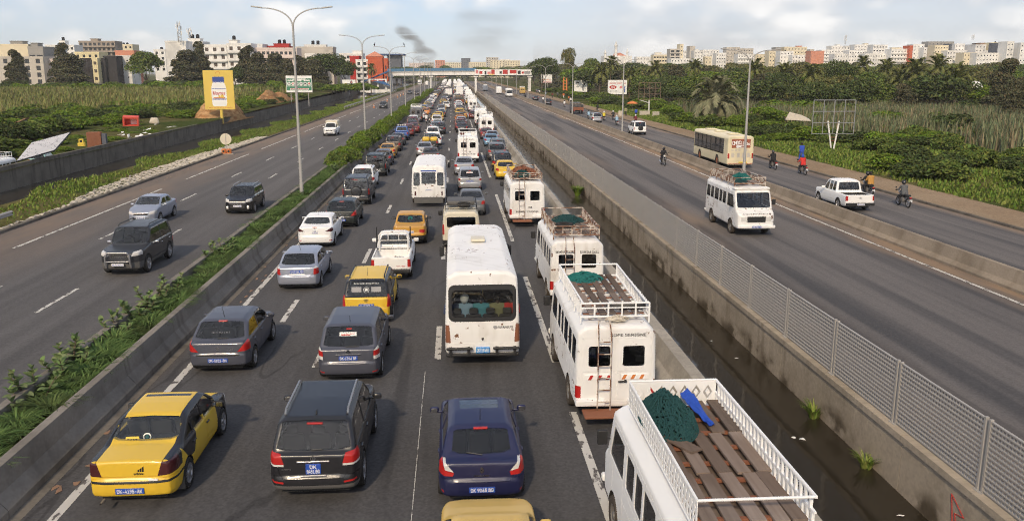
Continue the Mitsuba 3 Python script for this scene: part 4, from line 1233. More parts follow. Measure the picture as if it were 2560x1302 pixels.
ORDR = lambda i: f'{i + 1}th' if i > 2 and (i + 1) % 10 not in (1, 2, 3) or 10 < i + 1 < 14 else f'{i + 1}' + {1: 'st', 2: 'nd', 3: 'rd'}[(i + 1) % 10]
RIGHTROW = [  # front corner, right end and top, wall, options
 (((186.38, 880.00, 29.25)), ((203.27, 880.00, 28.88)), 'white', dict(cols=5)), (((209.12, 900.00, 30.15)), ((225.16, 900.00, 30.18)), 'white', dict(cols=5, head=(.1, .5, 1.6, 'cream'))),
 (((194.53, 840.00, 24.94)), ((211.09, 840.00, 24.96)), 'cream', dict(cols=6, win=(2, 1.5))), (((200.60, 800.00, 34.96)), ((210.37, 800.00, 34.62)), 'beige', dict(floors=9, cols=2, win=(3.2, 2.0), balcony=True)),
 (((210.44, 802.00, 36.48)), ((213.46, 802.00, 36.13)), 'cream', dict(floors=9, cols=1)), (((199.22, 790.00, 25.06)), ((216.34, 790.00, 24.72)), 'white', dict(cols=6)), (((229.14, 860.00, 32.72)), ((236.01, 860.00, 32.73)), 'white', dict(cols=2)),
 (((227.32, 830.00, 33.38)), ((232.40, 830.00, 33.39)), 'beige', dict(blank=True)), (((226.37, 810.00, 33.89)), ((234.79, 810.00, 33.17)), 'white', dict(floors=9, cols=3, head=(.2, .5, 1.8, 'white'))), (((246.52, 850.00, 31.71)), ((262.17, 850.00, 31.74)), 'white', dict(cols=5)),
 (((239.88, 820.00, 28.32)), ((246.10, 820.00, 27.96)), 'cream', dict(cols=2)), (((253.73, 830.00, 29.70)), ((263.17, 830.00, 29.34)), 'white', dict(cols=4)), (((272.92, 860.00, 33.19)), ((286.36, 860.00, 33.22)), 'beige', dict(floors=9, cols=4)),
 (((264.99, 800.00, 29.33)), ((280.59, 800.00, 28.99)), 'white', dict(cols=6, balcony=True)), (((300.49, 900.00, 35.17)), ((314.18, 900.00, 34.79)), 'beige', dict(cols=5)), (((302.74, 860.00, 32.47)), ((317.50, 860.00, 32.11)), 'cream', dict(cols=4)),
 (((301.90, 820.00, 31.75)), ((308.18, 820.00, 31.39)), 'cream', dict(cols=2)), (((315.62, 840.00, 33.09)), ((320.85, 840.00, 32.72)), 'grey', dict(blank=True)), (((305.12, 800.00, 32.66)), ((317.75, 800.00, 32.32)), 'white', dict(cols=4, tank=1)),
 (((324.30, 840.00, 35.01)), ((346.81, 840.00, 34.67)), 'cream', dict(cols=7, head=(.6, .8, 1.6, 'salmon'))), (((312.83, 790.00, 29.52)), ((329.50, 790.00, 29.19)), 'white', dict(cols=6)), (((354.23, 850.00, 34.61)), ((358.33, 850.00, 34.23)), 'beige', dict(cols=1)),
 (((317.80, 760.00, 27.37)), ((329.88, 760.00, 27.04)), 'salmon', dict(blank=True)), (((348.77, 810.00, 34.14)), ((359.27, 810.00, 34.16)), 'white', dict(cols=3, balcony=True)), (((362.80, 820.00, 35.96)), ((381.01, 820.00, 35.26)), 'white', dict(cols=6, head=(.3, .5, 1.8, 'white'))),
 (((348.43, 780.00, 30.74)), ((361.23, 780.00, 30.41)), 'white', dict(cols=5)), (((366.53, 790.00, 31.77)), ((381.83, 790.00, 31.44)), 'white', dict(cols=6)), (((394.76, 840.00, 35.92)), ((413.06, 840.00, 35.57)), 'white', dict(cols=6, head=(.6, .8, 1.6, 'cream'))),
 (((371.95, 770.00, 29.10)), ((394.00, 770.00, 28.79)), 'white', dict(cols=9)), (((403.87, 820.00, 36.42)), ((418.17, 820.00, 36.46)), 'white', dict(cols=5, win=(1.5, 1))), (((391.42, 760.00, 36.50)), ((408.46, 760.00, 35.85)), 'white', dict(floors=8, cols=6, balcony=True, head=(.1, .6, 1.8, 'cream'))),
 (((405.94, 756.00, 35.71)), ((408.92, 756.00, 35.37)), 'orange', dict(blank=True)), (((432.91, 800.00, 35.10)), ((443.87, 800.00, 34.76)), 'white', dict(cols=3)), (((438.08, 790.00, 36.60)), ((443.48, 790.00, 36.61)), 'white', dict(cols=2)),
 (((447.25, 800.00, 39.51)), ((472.30, 800.00, 39.21)), 'grey', dict(floors=10, cols=7)), (((436.84, 770.00, 35.21)), ((448.92, 770.00, 34.88)), 'brown', dict(blank=True)), (((460.37, 785.00, 38.63)), ((465.02, 785.00, 38.28)), 'slate', dict(blank=True)),
 (((420.08, 740.00, 31.80)), ((432.39, 740.00, 31.83)), 'cream', dict(cols=5)), (((425.87, 730.00, 31.18)), ((440.90, 730.00, 31.21)), 'white', dict(cols=6)), (((461.84, 780.00, 36.67)), ((471.06, 780.00, 36.33)), 'white', dict(cols=3)), (((465.10, 770.00, 35.27)), ((471.57, 770.00, 34.93)), 'white', dict(cols=2, blank=True)),
 (((482.74, 790.00, 38.15)), ((493.65, 790.00, 37.81)), 'white', dict(cols=3, tank=2)), (((463.13, 750.00, 33.22)), ((472.77, 750.00, 32.90)), 'white', dict(cols=3)), (((429.05, 710.00, 28.63)), ((440.27, 710.00, 28.33)), 'cream', dict(cols=4)), (((498.33, 800.00, 38.18)), ((510.18, 800.00, 37.84)), 'brown', dict(blank=True)),
 (((477.41, 760.00, 34.62)), ((490.18, 760.00, 34.30)), 'white', dict(cols=3, balcony=True)), (((502.66, 790.00, 40.37)), ((515.16, 790.00, 40.04)), 'yellow', dict(cols=4, tank=1)), (((463.63, 720.00, 33.27)), ((472.87, 720.00, 33.29)), 'slate', dict(blank=True)),
 (((434.07, 700.00, 28.05)), ((455.52, 700.00, 27.77)), 'white', dict(cols=8)), (((452.80, 690.00, 35.12)), ((458.59, 690.00, 35.13)), 'white', dict(floors=8, cols=2)), (((464.89, 700.00, 35.51)), ((471.47, 700.00, 35.53)), 'white', dict(floors=8, cols=3)), (((464.30, 690.00, 35.78)), ((490.30, 690.00, 35.84)), 'white', dict(floors=8, cols=9)),
]
for i, (a, b, wl, d) in enumerate(RIGHTROW):
 form = 'blank-walled' if d.get('blank') else 'balconied' if d.get('balcony') else 'tank-topped' if d.get('tank') else 'flat-roofed'
 bld(a, b, 8.6 + (b[2] - 8.6) * (.84 + .12 * ((i * 7) % 5 - 2) / 2), f'{form} {wl} town block, {ORDR(i)} from the left in the right-hand skyline', wall=wl, group='town blocks of the right-hand skyline', **{'start': 3, 'win': (.95, 1.05), **d})
# mosque
x0, y0, zt = (159.81, 920.00, 25.60)
x1 = (189.84, 920.00, 25.64)[0]
mk = thing('mosque', 'white mosque with one tall and two short minarets above the trees', 'mosque')
put('wall', bx(x0, x1, y0, y0 + 20, 0, zt), 'wall_white', mk)
put('roof', m3.Manifold.hull_points(np.array([[x, y, z] for x, z in (((172.66, 920.00, 25.62)[0], zt), ((183.82, 920.00, 25.63)[0], zt), ((173.86, 920.00, 28.92)[0], zt + 3.0), ((177.72, 920.00, 28.93)[0], zt + 3.0)) for y in (y0 + 1, y0 + 18)])), 'wall_salmon', mk)
for px, h, r in (((172.26, 920.00, 40.83)[0], (172.26, 920.00, 40.83)[2], 1.6), ((160.94, 920.00, 32.19)[0], (160.94, 920.00, 32.19)[2], 1.2), ((184.46, 920.00, 33.06)[0], (184.46, 920.00, 33.06)[2], 1.2)):
 put('minaret', moved(lathe([(r * 1.25, 0), (r * 1.25, h * .55), (r * 1.7, h * .56), (r * 1.7, h * .60), (r, h * .61), (r * .9, h * .86), (r * 1.3, h * .87), (r * 1.3, h * .9), (r * .7, h * .91), (r * .6, h * .96), (.02, h)], 12), (px, y0 - 1, 0)), 'wall_white', mk, 30)
# distant town in the middle
for i, (a, b, wl) in enumerate([(((-75.17, 1500.00, 24.63)), ((-49.40, 1500.00, 23.32)), 'pink'), (((-55.55, 1600.00, 26.43)), ((-34.53, 1600.00, 25.02)), 'beige'), (((-30.24, 1500.00, 28.66)), ((-13.91, 1500.00, 28.01)), 'salmon'), (((-17.36, 1700.00, 27.57)), ((18.22, 1700.00, 26.09)), 'cream'),
  (((15.54, 1650.00, 34.37)), ((32.83, 1650.00, 33.66)), 'slate'), (((28.84, 1600.00, 26.49)), ((60.27, 1600.00, 25.80)), 'cream'), (((53.43, 1400.00, 31.13)), ((72.64, 1400.00, 31.15)), 'beige'), (((55.53, 1300.00, 25.48)), ((76.97, 1300.00, 24.92)), 'cream'),
  (((72.51, 1350.00, 27.94)), ((88.61, 1350.00, 27.36)), 'white'), (((74.01, 1250.00, 24.85)), ((95.83, 1250.00, 24.31)), 'cream')]):
 bld(a, b, b[2], f'small hazy {wl} block far down the road, {ORDR(i)} from the left in the central skyline', wall=wl, start=2, group='far blocks at the end of the road')
# telecom masts
def mast(x, y, z0, h, label, r=.9):
 k = thing('telecom_mast', label, 'mast')
 legs = [[(x + r * math.cos(a) * q, y + r * math.sin(a) * q, z) for q, z in ((1, z0), (.8, z0 + h))] for a in (0.5, 2.6, 4.7)]
 seg = [tuple(l) for l in legs]
 for j in range(int(h / 1.5)):
  for l in range(3):
   t0, t1 = j * 1.5 / h, (j + 1) * 1.5 / h
   P0 = [np.array(legs[l][0]) * (1 - t0) + np.array(legs[l][1]) * t0, np.array(legs[(l + 1) % 3][0]) * (1 - t1) + np.array(legs[(l + 1) % 3][1]) * t1]
   seg.append(tuple(P0))
 put('lattice', bars(seg, .085, 4), 'galvanised', k)
 for j in range(7):
  a = j * 2.3
  put('antenna', cbox((x + 1.1 * math.cos(a), y + 1.1 * math.sin(a), z0 + h * (.45 + .08 * j)), (.3, .2, 1.7)), 'wall_white', k)
mast(*(-120.57, 398.00, 21.58), (-119.85, 398.00, 30.28)[2] - (-120.57, 398.00, 21.58)[2], 'white lattice telecom mast on the tall windowless gable')
mast(*(-120.77, 414.00, 23.89), (-120.43, 414.00, 28.16)[2] - (-120.77, 414.00, 23.89)[2], 'short lattice mast between the two roof tanks', .4)
mast(*(373.65, 815.00, 34.34), (372.88, 815.00, 43.20)[2] - (373.65, 815.00, 34.34)[2], 'white antenna mast above the right-hand skyline near its middle', .8)
mast(*(481.22, 785.00, 37.96), (480.70, 785.00, 42.27)[2] - (481.22, 785.00, 37.96)[2], 'white antenna mast above the right end of the skyline', .8)

# ---------------------------------------------------------------- footbridge
fb = thing('footbridge', 'pale concrete footbridge with blue railings crossing all roads in the distance', 'footbridge')
YB = 395.0
mat('blue_sheet', (.035, .12, .30), .5)
mat('blue_mesh', (.06, .17, .30), .6)
zt_, zb_ = 8.9, 6.9
n = 13
xl, xr = -29.5, 35.5
for i in range(n):
 a, b = xl + (xr - xl) * i / n, xl + (xr - xl) * (i + 1) / n - .06
 arch_ = lambda x: .45 * (1 - ((x - 3) / 34) ** 2)
 put('girder', m3.Manifold.hull_points(np.array([[x, y, z + arch_(x)] for x in (a, b) for y in (YB, YB + 2.6) for z in (zb_, zt_ - .55)])), 'wall_white', fb)
 put('deck_slab', m3.Manifold.hull_points(np.array([[x, y, z + arch_(x)] for x in (a, b) for y in (YB - .35, YB + 2.95) for z in (zt_ - .54, zt_ - .2)])), 'wall_beige', fb)
 if b < 12:
  for y in (YB - .2, YB + 2.8):
   put('railing', m3.Manifold.hull_points(np.array([[x, q, z + arch_(x)] for x in (a, b) for q in (y, y + .06) for z in (zt_ - .19, zt_ + 1.1)])), 'blue_mesh', fb)
for x, w in ((-28, 1.2), (-10.1, .9), (10.2, .9), (34.8, 1.2)):
 put('pier', join(bx(x - w / 2, x + w / 2, YB + .6, YB + 1.9, -.5, zb_ - .5), bx(x - w, x + w, YB + .1, YB + 2.5, zb_ - .5, zb_ + .1)), 'wall_white', fb)
ban = put('banner', bx(9.7, 35.6, YB - .62, YB - .5, zb_ + .4, zt_ + .95), 'print_white', fb)
labels[ban] = {'label': 'row of white and red advertising banners on the right half'}
r_ = np.random.default_rng(5)
for i, (a, b, m_) in enumerate([(10.2, 11.3, 'print_pink'), (11.8, 13.2, 'print_red'), (14.2, 15.0, 'print_black'), (15.4, 17.0, 'print_pink'), (17.2, 18.8, 'print_red'), (16.0, 18.2, 'print_yellow'), (21.0, 22.0, 'print_black'), (22.4, 24.6, 'print_red'), (25.6, 28.8, 'print_red'), (29.2, 30.6, 'print_black'), (31.0, 32.0, 'print_red'), (32.2, 34.8, 'print_grey')]):
 z0_, z1_ = (zb_ + .5, zb_ + .9) if m_ == 'print_yellow' else (zb_ + r_.uniform(.6, 1.2), zb_ + r_.uniform(1.9, 2.8))
 put('print', bx(a, b, YB - .625 - .002 * (i % 3), YB - .62, z0_, z1_), m_, fb)
# stair house on the left
sx0, sx1 = (-38.95, 388.00, 5.34)[0], (-27.91, 388.00, 5.33)[0]
put('stair_wall', join(bx(sx0, sx1, 389, 394, -.3, 1.1), *[bx(x, x + .7, 388.6, 389.4, -.3, 5.2) for x in np.linspace(sx0 + 1.6, sx1 - 2.2, 3)], bx(sx0 + 1.6, sx1 - 1.5, 388.6, 389.4, 5.2, 5.7)), 'wall_white', fb)
put('stair_recess', join(bx(sx0, sx1, 394.1, 394.5, 1.1, 4.6), bx(sx0, sx0 + .3, 389.5, 394.1, 1.1, 4.6)), 'wall_grey', fb)
put('stair_roof', m3.Manifold.hull_points(np.array([[sx0 - .5, y, z] for y in (389, 396) for z in (4.5, 4.8)] + [[xl + 1.5, y, z] for y in (389, 396) for z in (9.0, 9.6)])), 'blue_sheet', fb)
put('stair_roof', m3.Manifold.hull_points(np.array([[sx0 + 4, y, z] for y in (387, 388.5) for z in (4.6, 4.8)] + [[sx1 - 3, y, z] for y in (387, 388.5) for z in (4.6, 4.9)] + [[sx1 + .5, y, z] for y in (387, 388.5) for z in (2.4, 2.7)])), 'blue_sheet', fb)

# ---------------------------------------------------------------- billboards
def board(x, y, w, h, zb, label, face='print_white', legs=(0,), leg_r=.14, art=(), frame='galvanised', ground=0.0, name='billboard'):
 k = thing(name, label, 'billboard')
 put('board', bx(x - w / 2, x + w / 2, y, y + .22, zb, zb + h), face, k)
 put('board_frame', join(bx(x - w / 2 - .06, x + w / 2 + .06, y + .02, y + .24, zb + h, zb + h + .07), bx(x - w / 2 - .06, x + w / 2 + .06, y + .02, y + .24, zb - .07, zb), bx(x - w / 2 - .06, x - w / 2, y + .02, y + .24, zb, zb + h), bx(x + w / 2, x + w / 2 + .06, y + .02, y + .24, zb, zb + h)), frame, k)
 for lx_ in legs:
  put('post', tube([(x + lx_, y + .36, ground - .5), (x + lx_, y + .36, zb + h * .8)], leg_r, 8), frame, k)
 for nm, m_, g in art:
  put(nm, g, m_, k)
 return k

def disc(x, y, z, rx, rz, n=28, t=.004):
 return prism_y(Polygon([(x + rx * math.cos(a), z + rz * math.sin(a)) for a in np.linspace(0, 2 * PI, n, endpoint=False)]), y - t, y)

def rect(x0, x1, z0, z1, y, t=.004):
 return bx(x0, x1, y - t, y, z0, z1)

# yellow mayonnaise board
x, y, zt_ = (-40.39, 153.00, 8.87)
zb_ = (-40.87, 153.00, 2.37)[2]
w, h = 4.95, zt_ - zb_
jar = Polygon([(-.95, .0), (-1.12, .35), (-1.12, 2.9), (-.98, 3.5), (-.78, 3.9), (.78, 3.9), (.98, 3.5), (1.12, 2.9), (1.12, .35), (.95, 0)]).buffer(.12).buffer(-.04)
zj = zb_ + .55
s_ = h / 6.9
off = lambda g, dz: affinity.translate(affinity.scale(g, s_ * 1.12, s_ * 1.08, origin=(0, 0)), x, zj + dz)
yy = y - .001
art = [('jar_print', 'print_white', prism_y(off(jar, 0), yy - .004, yy)), ('jar_lid_print', 'print_blue', prism_y(off(sbox(-.85, 3.95, .85, 4.75).buffer(.08), 0), yy - .004, yy)),
       ('label_print', 'print_blue', prism_y(off(sbox(-1.13, 1.02, 1.13, 1.2), 0), yy - .007, yy - .0045)), ('label_print', 'print_blue', prism_y(off(sbox(-1.13, 2.78, 1.13, 2.88), 0), yy - .007, yy - .0045)),
       ('label_print', 'print_orange', prism_y(off(sbox(-.9, 1.25, .9, 1.42), 0), yy - .007, yy - .0045)), ('label_print', 'print_yellow', disc(x + .55 * s_, yy - .0045, zj + 1.75 * s_, .26, .26)), ('label_print', 'print_yellow', disc(x + .05 * s_, yy - .0045, zj + 1.70 * s_, .20, .18)),
       ('lettering', 'print_red', moved(text3('Maynes', .62 * s_, .004, '-y', True, 2.15 * s_), (x, yy - .0045, zj + 2.30 * s_))),
       ('lettering', 'print_orange', moved(text3('Onctueuse & Délicieuse', .26, .004, '-y', False, 4.2), (x, yy, zb_ + .26))),
       ('sunrise_print', 'print_orange', prism_y(Point(x, zb_ + h - .55).buffer(.42).difference(Point(x, zb_ + h - .55).buffer(.33)).intersection(sbox(x - 1, zb_ + h - .55, x + 1, zb_ + h)), yy - .004, yy))]
mat('board_yellow', (.68, .50, .10), .6)
board(x, y, w, h, zb_, 'tall yellow billboard showing a mayonnaise jar with a blue lid', 'board_yellow', (.1,), .26, art, 'board_yellow', .4)
# green and white notice board
x, y, zt_ = (-39.42, 226.00, 7.71)
zb_ = (-39.64, 226.00, 3.60)[2]
h, w = zt_ - zb_, 6.5
yy = y - .001
art = [('green_print', 'print_green', rect(x - 3.15, x + 3.15, zb_ + .45, zb_ + h - .65, yy)), ('white_print', 'print_white', rect(x - 1.6, x + 1.7, zb_ + h - 1.0, zb_ + h - .74, yy - .0045)), ('red_print', 'print_red', moved(text3('NOUVEAUX SERVICES', .16, .003, '-y', True, 2.9), (x, yy - .009, zb_ + h - .87))), ('white_print', 'print_white', rect(x - 2.3, x + 2.4, zb_ + .62, zb_ + 1.0, yy - .0045)), ('red_print', 'print_red', rect(x - 2.1, x + 2.2, zb_ + .72, zb_ + .9, yy - .009))]
art.pop(2)
for i in range(6):
 cx = x - 2.55 + i * 1.02
 art += [('circle_print', 'print_white', disc(cx, yy - .0045, zb_ + h * .52, .43, .43)), ('circle_print', ['print_grey', 'print_pink', 'print_green', 'print_grey', 'print_black', 'print_red'][i], disc(cx, yy - .009, zb_ + h * .52, .22, .26)), ('line_print', 'print_white', rect(cx - .4, cx + .4, zb_ + h * .36, zb_ + h * .39, yy - .0045))]
 if i % 2 == 0:
  art.append(('line_print', 'print_white', rect(cx - .3, cx + 1.2, zb_ + h * .68, zb_ + h * .75, yy - .0045)))
board(x, y, w, h, zb_, 'wide green and white notice board behind the nearest street lamp', 'print_white', (-2.2, 2.2), .12, art, 'galvanised', .6)
# small poster board
x, y, zt_ = (-39.31, 332.00, 5.81)
zb_ = (-39.44, 332.00, 2.55)[2]
h = zt_ - zb_
yy = y - .001
board(x, y, 4.9, h, zb_, 'small white poster board showing a woman with long dark hair', 'print_white', (0,), .15,
      [('hair_print', 'print_black', disc(x + .9, yy, zb_ + h * .68, .42, .75)), ('face_print', 'print_pink', disc(x + .9, yy - .0045, zb_ + h * .72, .22, .32)), ('dress_print', 'print_pink', disc(x + .9, yy - .0045, zb_ + h * .28, .75, .55)), ('green_print', 'print_yellow', disc(x - 1.2, yy, zb_ + h * .5, .7, .4)), ('red_print', 'print_red', rect(x - .4, x + 1.9, zb_ + .2, zb_ + .4, yy - .009))], 'galvanised', .8)
# right-hand boards
x, y, zt_ = (52.33, 275.00, 6.12)
zb_ = (52.45, 275.00, 1.73)[2]
h = zt_ - zb_
yy = y - .001
board(x, y, 6.1, h, zb_, 'white billboard with red lettering and red ovals right of the road', 'print_white', (-.4, .2), .10,
      [('lettering', 'print_red', moved(text3('GRANDS PROM', .48, .004, '-y', True, 3.7), (x - .6, yy, zb_ + h * .78))), ('lettering', 'print_red', moved(text3('LE', .5, .004, '-y', True), (x + 2.3, yy, zb_ + h * .78))), ('oval_print', 'print_red', disc(x - 1.45, yy, zb_ + h * .5, 1.15, .58)), ('lettering', 'print_white', moved(text3('Oris', .5, .004, '-y', True), (x - 1.45, yy - .0045, zb_ + h * .5))),
       ('oval_print', 'print_pink', disc(x + 1.15, yy, zb_ + h * .5, .45, .45)), ('bottle_print', 'print_grey', rect(x + 1.8, x + 2.1, zb_ + .5, zb_ + h * .6, yy)), ('bottle_print', 'print_blue', rect(x + 2.2, x + 2.5, zb_ + .5, zb_ + h * .56, yy)), ('lettering', 'print_grey', moved(text3('1174 25', .5, .004, '-y', True), (x - 1.5, yy, zb_ + h * .22)))], 'galvanised')
x, y, zt_ = (44.91, 305.00, 5.85)
zb_ = (44.98, 305.00, 1.84)[2]
h = zt_ - zb_
yy = y - .001
board(x, y, 4.6, h, zb_, 'white billboard with dark figures half hidden by a bushy tree', 'print_white', (0,), .13,
      [('figure_print', 'print_slate' if False else 'print_grey', disc(x + .9, yy, zb_ + h * .4, .4, 1.3)), ('figure_print', 'print_black', disc(x + 1.3, yy - .0045, zb_ + h * .68, .3, .45)), ('mark_print', 'print_black', rect(x - 1.6, x - .6, zb_ + h * .72, zb_ + h * .82, yy)), ('line_print', 'print_grey', rect(x - 1.7, x - .5, zb_ + h * .4, zb_ + h * .44, yy))], 'galvanised')
x, y, zt_ = (46.30, 430.00, 7.45)
zb_ = (46.33, 430.00, 3.57)[2]
h = zt_ - zb_
yy = y - .001
board(x, y, 5.3, h, zb_, 'small white billboard with a red foot line near the footbridge', 'print_white', (.6,), .13, [('line_print', 'print_red', rect(x - 2.5, x + 2.5, zb_ + .1, zb_ + .4, yy)), ('lettering', 'print_orange', moved(text3('ENSEMBLE', .6, .004, '-y', True, 4.2), (x, yy, zb_ + h * .35)))], 'galvanised')
# empty frames
def empty_frame(x, y, w, zb, zt, nx, nz, label, posts, mt, r=.05):
 k = thing('empty_hoarding', label, 'billboard frame')
 for i in range(nx + 1):
  put('upright', tube([(x - w / 2 + w * i / nx, y, zb), (x - w / 2 + w * i / nx, y, zt)], r, 6), mt, k)
 for j in range(nz + 1):
  z = zb + (zt - zb) * j / nz
  put('crossbar', tube([(x - w / 2, y + .06, z), (x + w / 2, y + .06, z)], r, 6), mt, k)
 for p_, rr, m_ in posts:
  put('post', tube(p_, rr, 8), m_, k)
x, y, zt_ = (42.95, 188.00, 6.38)
zb_ = (43.08, 188.00, 2.68)[2]
mat('frame_wood', (.20, .14, .10), .8)
empty_frame(x, y, 4.8, zb_, zt_, 4, 3, 'empty brown wooden billboard frame on a white post', [([(x, y + .2, -.3), (x, y + .2, zb_)], .15, 'wall_white'), ([(x, y + .2, zb_ - .7), (x - 2.2, y + .1, zb_)], .07, 'wall_white')], 'frame_wood', .055)
x, y, zt_ = (42.02, 93.00, 5.59)
zb_ = (42.33, 93.00, 1.91)[2]
empty_frame(x, y, 4.75, zb_, zt_, 4, 3, 'tall bare metal billboard frame on a white V-shaped support', [([(x + .15, y + .2, -.2), (x - .55, y + .2, zb_ + 1.4)], .09, 'wall_white'), ([(x + .3, y + .2, -.2), (x + .75, y + .2, zb_ + 1.4)], .09, 'wall_white'), ([(x - .30, y + .2, zb_ - .4), (x + .58, y + .2, zb_ - .4)], .04, 'rust_rim'), ([(x - .18, y + .2, zb_ - .75), (x + .5, y + .2, zb_ - .75)], .04, 'rust_rim')], 'frame_steel', .040)
x, y, zt_ = (42.59, 330.00, 6.68)
k = thing('yellow_post', 'pair of tall yellow posts beside the pavement', 'post')
for d_ in (-.6, .6):
 put('post', bx(x + d_ - .22, x + d_ + .22, y, y + .4, -.3, zt_), 'print_orange', k)
put('rail', join(*[bx(x - .6, x + .6, y + .1, y + .3, z, z + .25) for z in np.linspace(1, zt_ - .3, 6)]), 'print_orange', k)

# ---------------------------------------------------------------- planting
DIM = dict(tg_bushy_a=(9, 9), tg_bushy_b=(8, 10), tg_bushy_c=(7, 8), tg_olive=(8, 9), tg_cas_a=(13, 8), tg_cas_b=(11, 9), tg_flat=(7, 10), tg_bush_a=(2.2, 3.6), tg_bush_b=(1.8, 3.2), tg_bush_c=(2.6, 3.4))

def plant2(g, x, y, z, h, w, label, cat, grp, name):
 H0, W0 = DIM[g]
 k = thing(name, label, cat, grp)
 scene[k] = {'type': 'instance', 'shapegroup': ref(g), 'to_world': T().translate([x, y, z]).rotate([0, 0, 1], float(rng.uniform(0, 360))).scale([w / W0, w / W0, h / H0])}

# the row of trees in front of the left-hand town
for i, (bt, wpx, g, lab) in enumerate([(((-168.63, 350.00, 16.58)), 46, 'tg_cas_a', 'dark feathery tree before the beige block at the far left'), (((-155.53, 360.00, 19.31)), 50, 'tg_cas_a', 'tall dark feathery tree hiding the pink house'), (((-148.58, 352.00, 15.15)), 62, 'tg_cas_b', 'broad dark feathery tree right of the pink house'),
  (((-118.06, 345.00, 17.14)), 80, 'tg_bushy_a', 'big round light-green tree between the white gables'), (((-102.81, 365.00, 20.20)), 44, 'tg_cas_a', 'loose feathery tree before the balcony block'), (((-104.32, 350.00, 16.69)), 70, 'tg_cas_b', 'broad dark feathery tree before the tall white gable'),
  (((-81.92, 355.00, 18.38)), 52, 'tg_cas_a', 'tall dark feathery tree right of the yellow billboard'), (((-76.77, 350.00, 15.66)), 50, 'tg_cas_b', 'dark feathery tree before the stair tower'), (((-69.98, 350.00, 15.52)), 56, 'tg_cas_b', 'dark feathery tree under the red rooftop storey'),
  (((-59.25, 345.00, 14.53)), 46, 'tg_cas_a', 'dark feathery tree behind the nearest street lamp'), (((-49.72, 352.00, 16.51)), 96, 'tg_bushy_b', 'very broad dark tree left of the small poster board'), (((-42.69, 350.00, 13.40)), 60, 'tg_bushy_b', 'dark tree at the right end of the left-hand tree row'), (((-53.16, 340.00, 13.25)), 56, 'tg_cas_b', 'dark feathery tree left of the very broad tree'),
  (((-63.36, 342.00, 13.27)), 44, 'tg_cas_b', 'small dark feathery tree above the green notice board'), (((-85.87, 350.00, 11.07)), 40, 'tg_bushy_b', 'low dark tree right behind the yellow billboard')]):
 X, Y, Z = bt
 plant2(g, X, Y, 1.2, Z - 1.2, wpx * Y / 2130 * (1.7 if 'cas' in g else 1.15), lab, 'tree', None, 'tree')
# bushes along the far edge of the reed field
for i, px in enumerate(np.linspace(-20, 900, 42)):
 D = 330 + 12 * math.sin(i * 2.1)
 X = -(1133 - px) / 2181 * D * 1.0
 plant2(['tg_bush_b', 'tg_bush_c', 'tg_bush_a'][i % 3], X, D, 1.3, rng.uniform(2.5, 5.0), rng.uniform(7, 12), 'green bush in the row along the far edge of the reed field', 'bush', 'bushes along the far edge of the reed field', 'bush')
# thicket behind the canal wall
cnt = n_th = 0
for i in range(44):
 y = rng.uniform(88, 150)
 plant2(['tg_bush_a', 'tg_bush_b'][i % 2], lx(y) - rng.uniform(2.4, 13), y, .1, rng.uniform(.5, .95), rng.uniform(2.0, 3.6), 'low green bush among the rubbish just behind the canal wall', 'bush', 'low bushes among the rubbish behind the canal wall', 'bush')
for y in np.arange(84, 330, 4.2):
 for x in np.arange(-44, -150, -5.2):
  xx, yy = x + lx(y) + 40 + rng.uniform(-2, 2), y + rng.uniform(-2, 2)
  edge = -62 - 34 * meshkit.noise(np.array([y * .02, 3.3, 0])) + (8 if y > 150 else 0) - (y > 165) * 8
  if xx < edge or (xx > lx(yy) - 3.2):
   continue
  if (95 < yy < 152 and xx > lx(yy) - 13) or (yy < 96 and xx > lx(yy) - 8) or (152 < yy < 190 and xx > -50 and rng.random() < .45) or cnt >= 230:
   continue
  cnt += 1
  g, h, w = ['tg_bush_a', 'tg_bush_b', 'tg_bush_a', 'tg_bush_c'][int(rng.integers(4))], rng.uniform(1.6, 2.9), rng.uniform(4.5, 7)
  if yy < 150:
   plant2(g, xx, yy, .3, h, w, 'bright green bush in the thicket behind the canal wall', 'bush', 'thicket bushes behind the canal wall', 'bush')
  else:
   H0, W0 = DIM[g]
   n_th = n_th + 1
   scene[f'thicket__{n_th:03d}'] = {'type': 'instance', 'shapegroup': ref(g), 'to_world': T().translate([xx, yy, .3]).rotate([0, 0, 1], float(rng.uniform(0, 360))).scale([w / W0, w / W0, h / H0])}
labels['thicket'] = {'label': 'mass of green bushes farther along the canal wall', 'category': 'bushes', 'kind': 'stuff'}

def scatter(n, x0, x1, y0, y1, keep, zf):
 x, y = rng.uniform(x0, x1, n), rng.uniform(y0, y1, n)
 s = keep(x, y)
 x, y = x[s], y[s]
 return np.stack([x, y, zf(x, y)], 1)

pts = scatter(90000, -330, -52, 105, 345, lambda x, y: (x > -(.56 * y + 12)) & (x < -58 - 10 * np.sin(y * .05) - np.clip(170 - y, 0, 60) * .35), lambda x, y: left_z(x + 40, y) - .2)
k = vput('reeds', blades(pts, 2.5, .17, GREEN['reed'], 3, .4))
tag(k, 'wide field of yellow-green reeds between the thicket and the town', 'reeds', kind='stuff')
pts = scatter(42000, -33, -25.4, 24, 330, lambda x, y: (x > -30.4 - 1.3 * np.sin(y * .3)) & ~((x > -25.2 - np.interp(y, [56, 60, 66, 85, 118, 125], [.0, .7, 1.6, 2.0, 1.0, 0])) & (y > 45) & (y < 122)), lambda x, y: 0 * x)
k = vput('grass', blades(pts, .30, .055, GREEN['grass'], 4, .7))
tag(k, 'ragged grass on the bank beside the canal', 'grass', kind='stuff')
pts = scatter(60000, 35.0, 58, 40, 230, lambda x, y: (x > 35.2 + .8 * np.sin(y * .4) + .6 * np.sin(y * 1.3)), right_z)
k = vput('grass', blades(pts, .36, .07, GREEN['grass'], 5, .7))
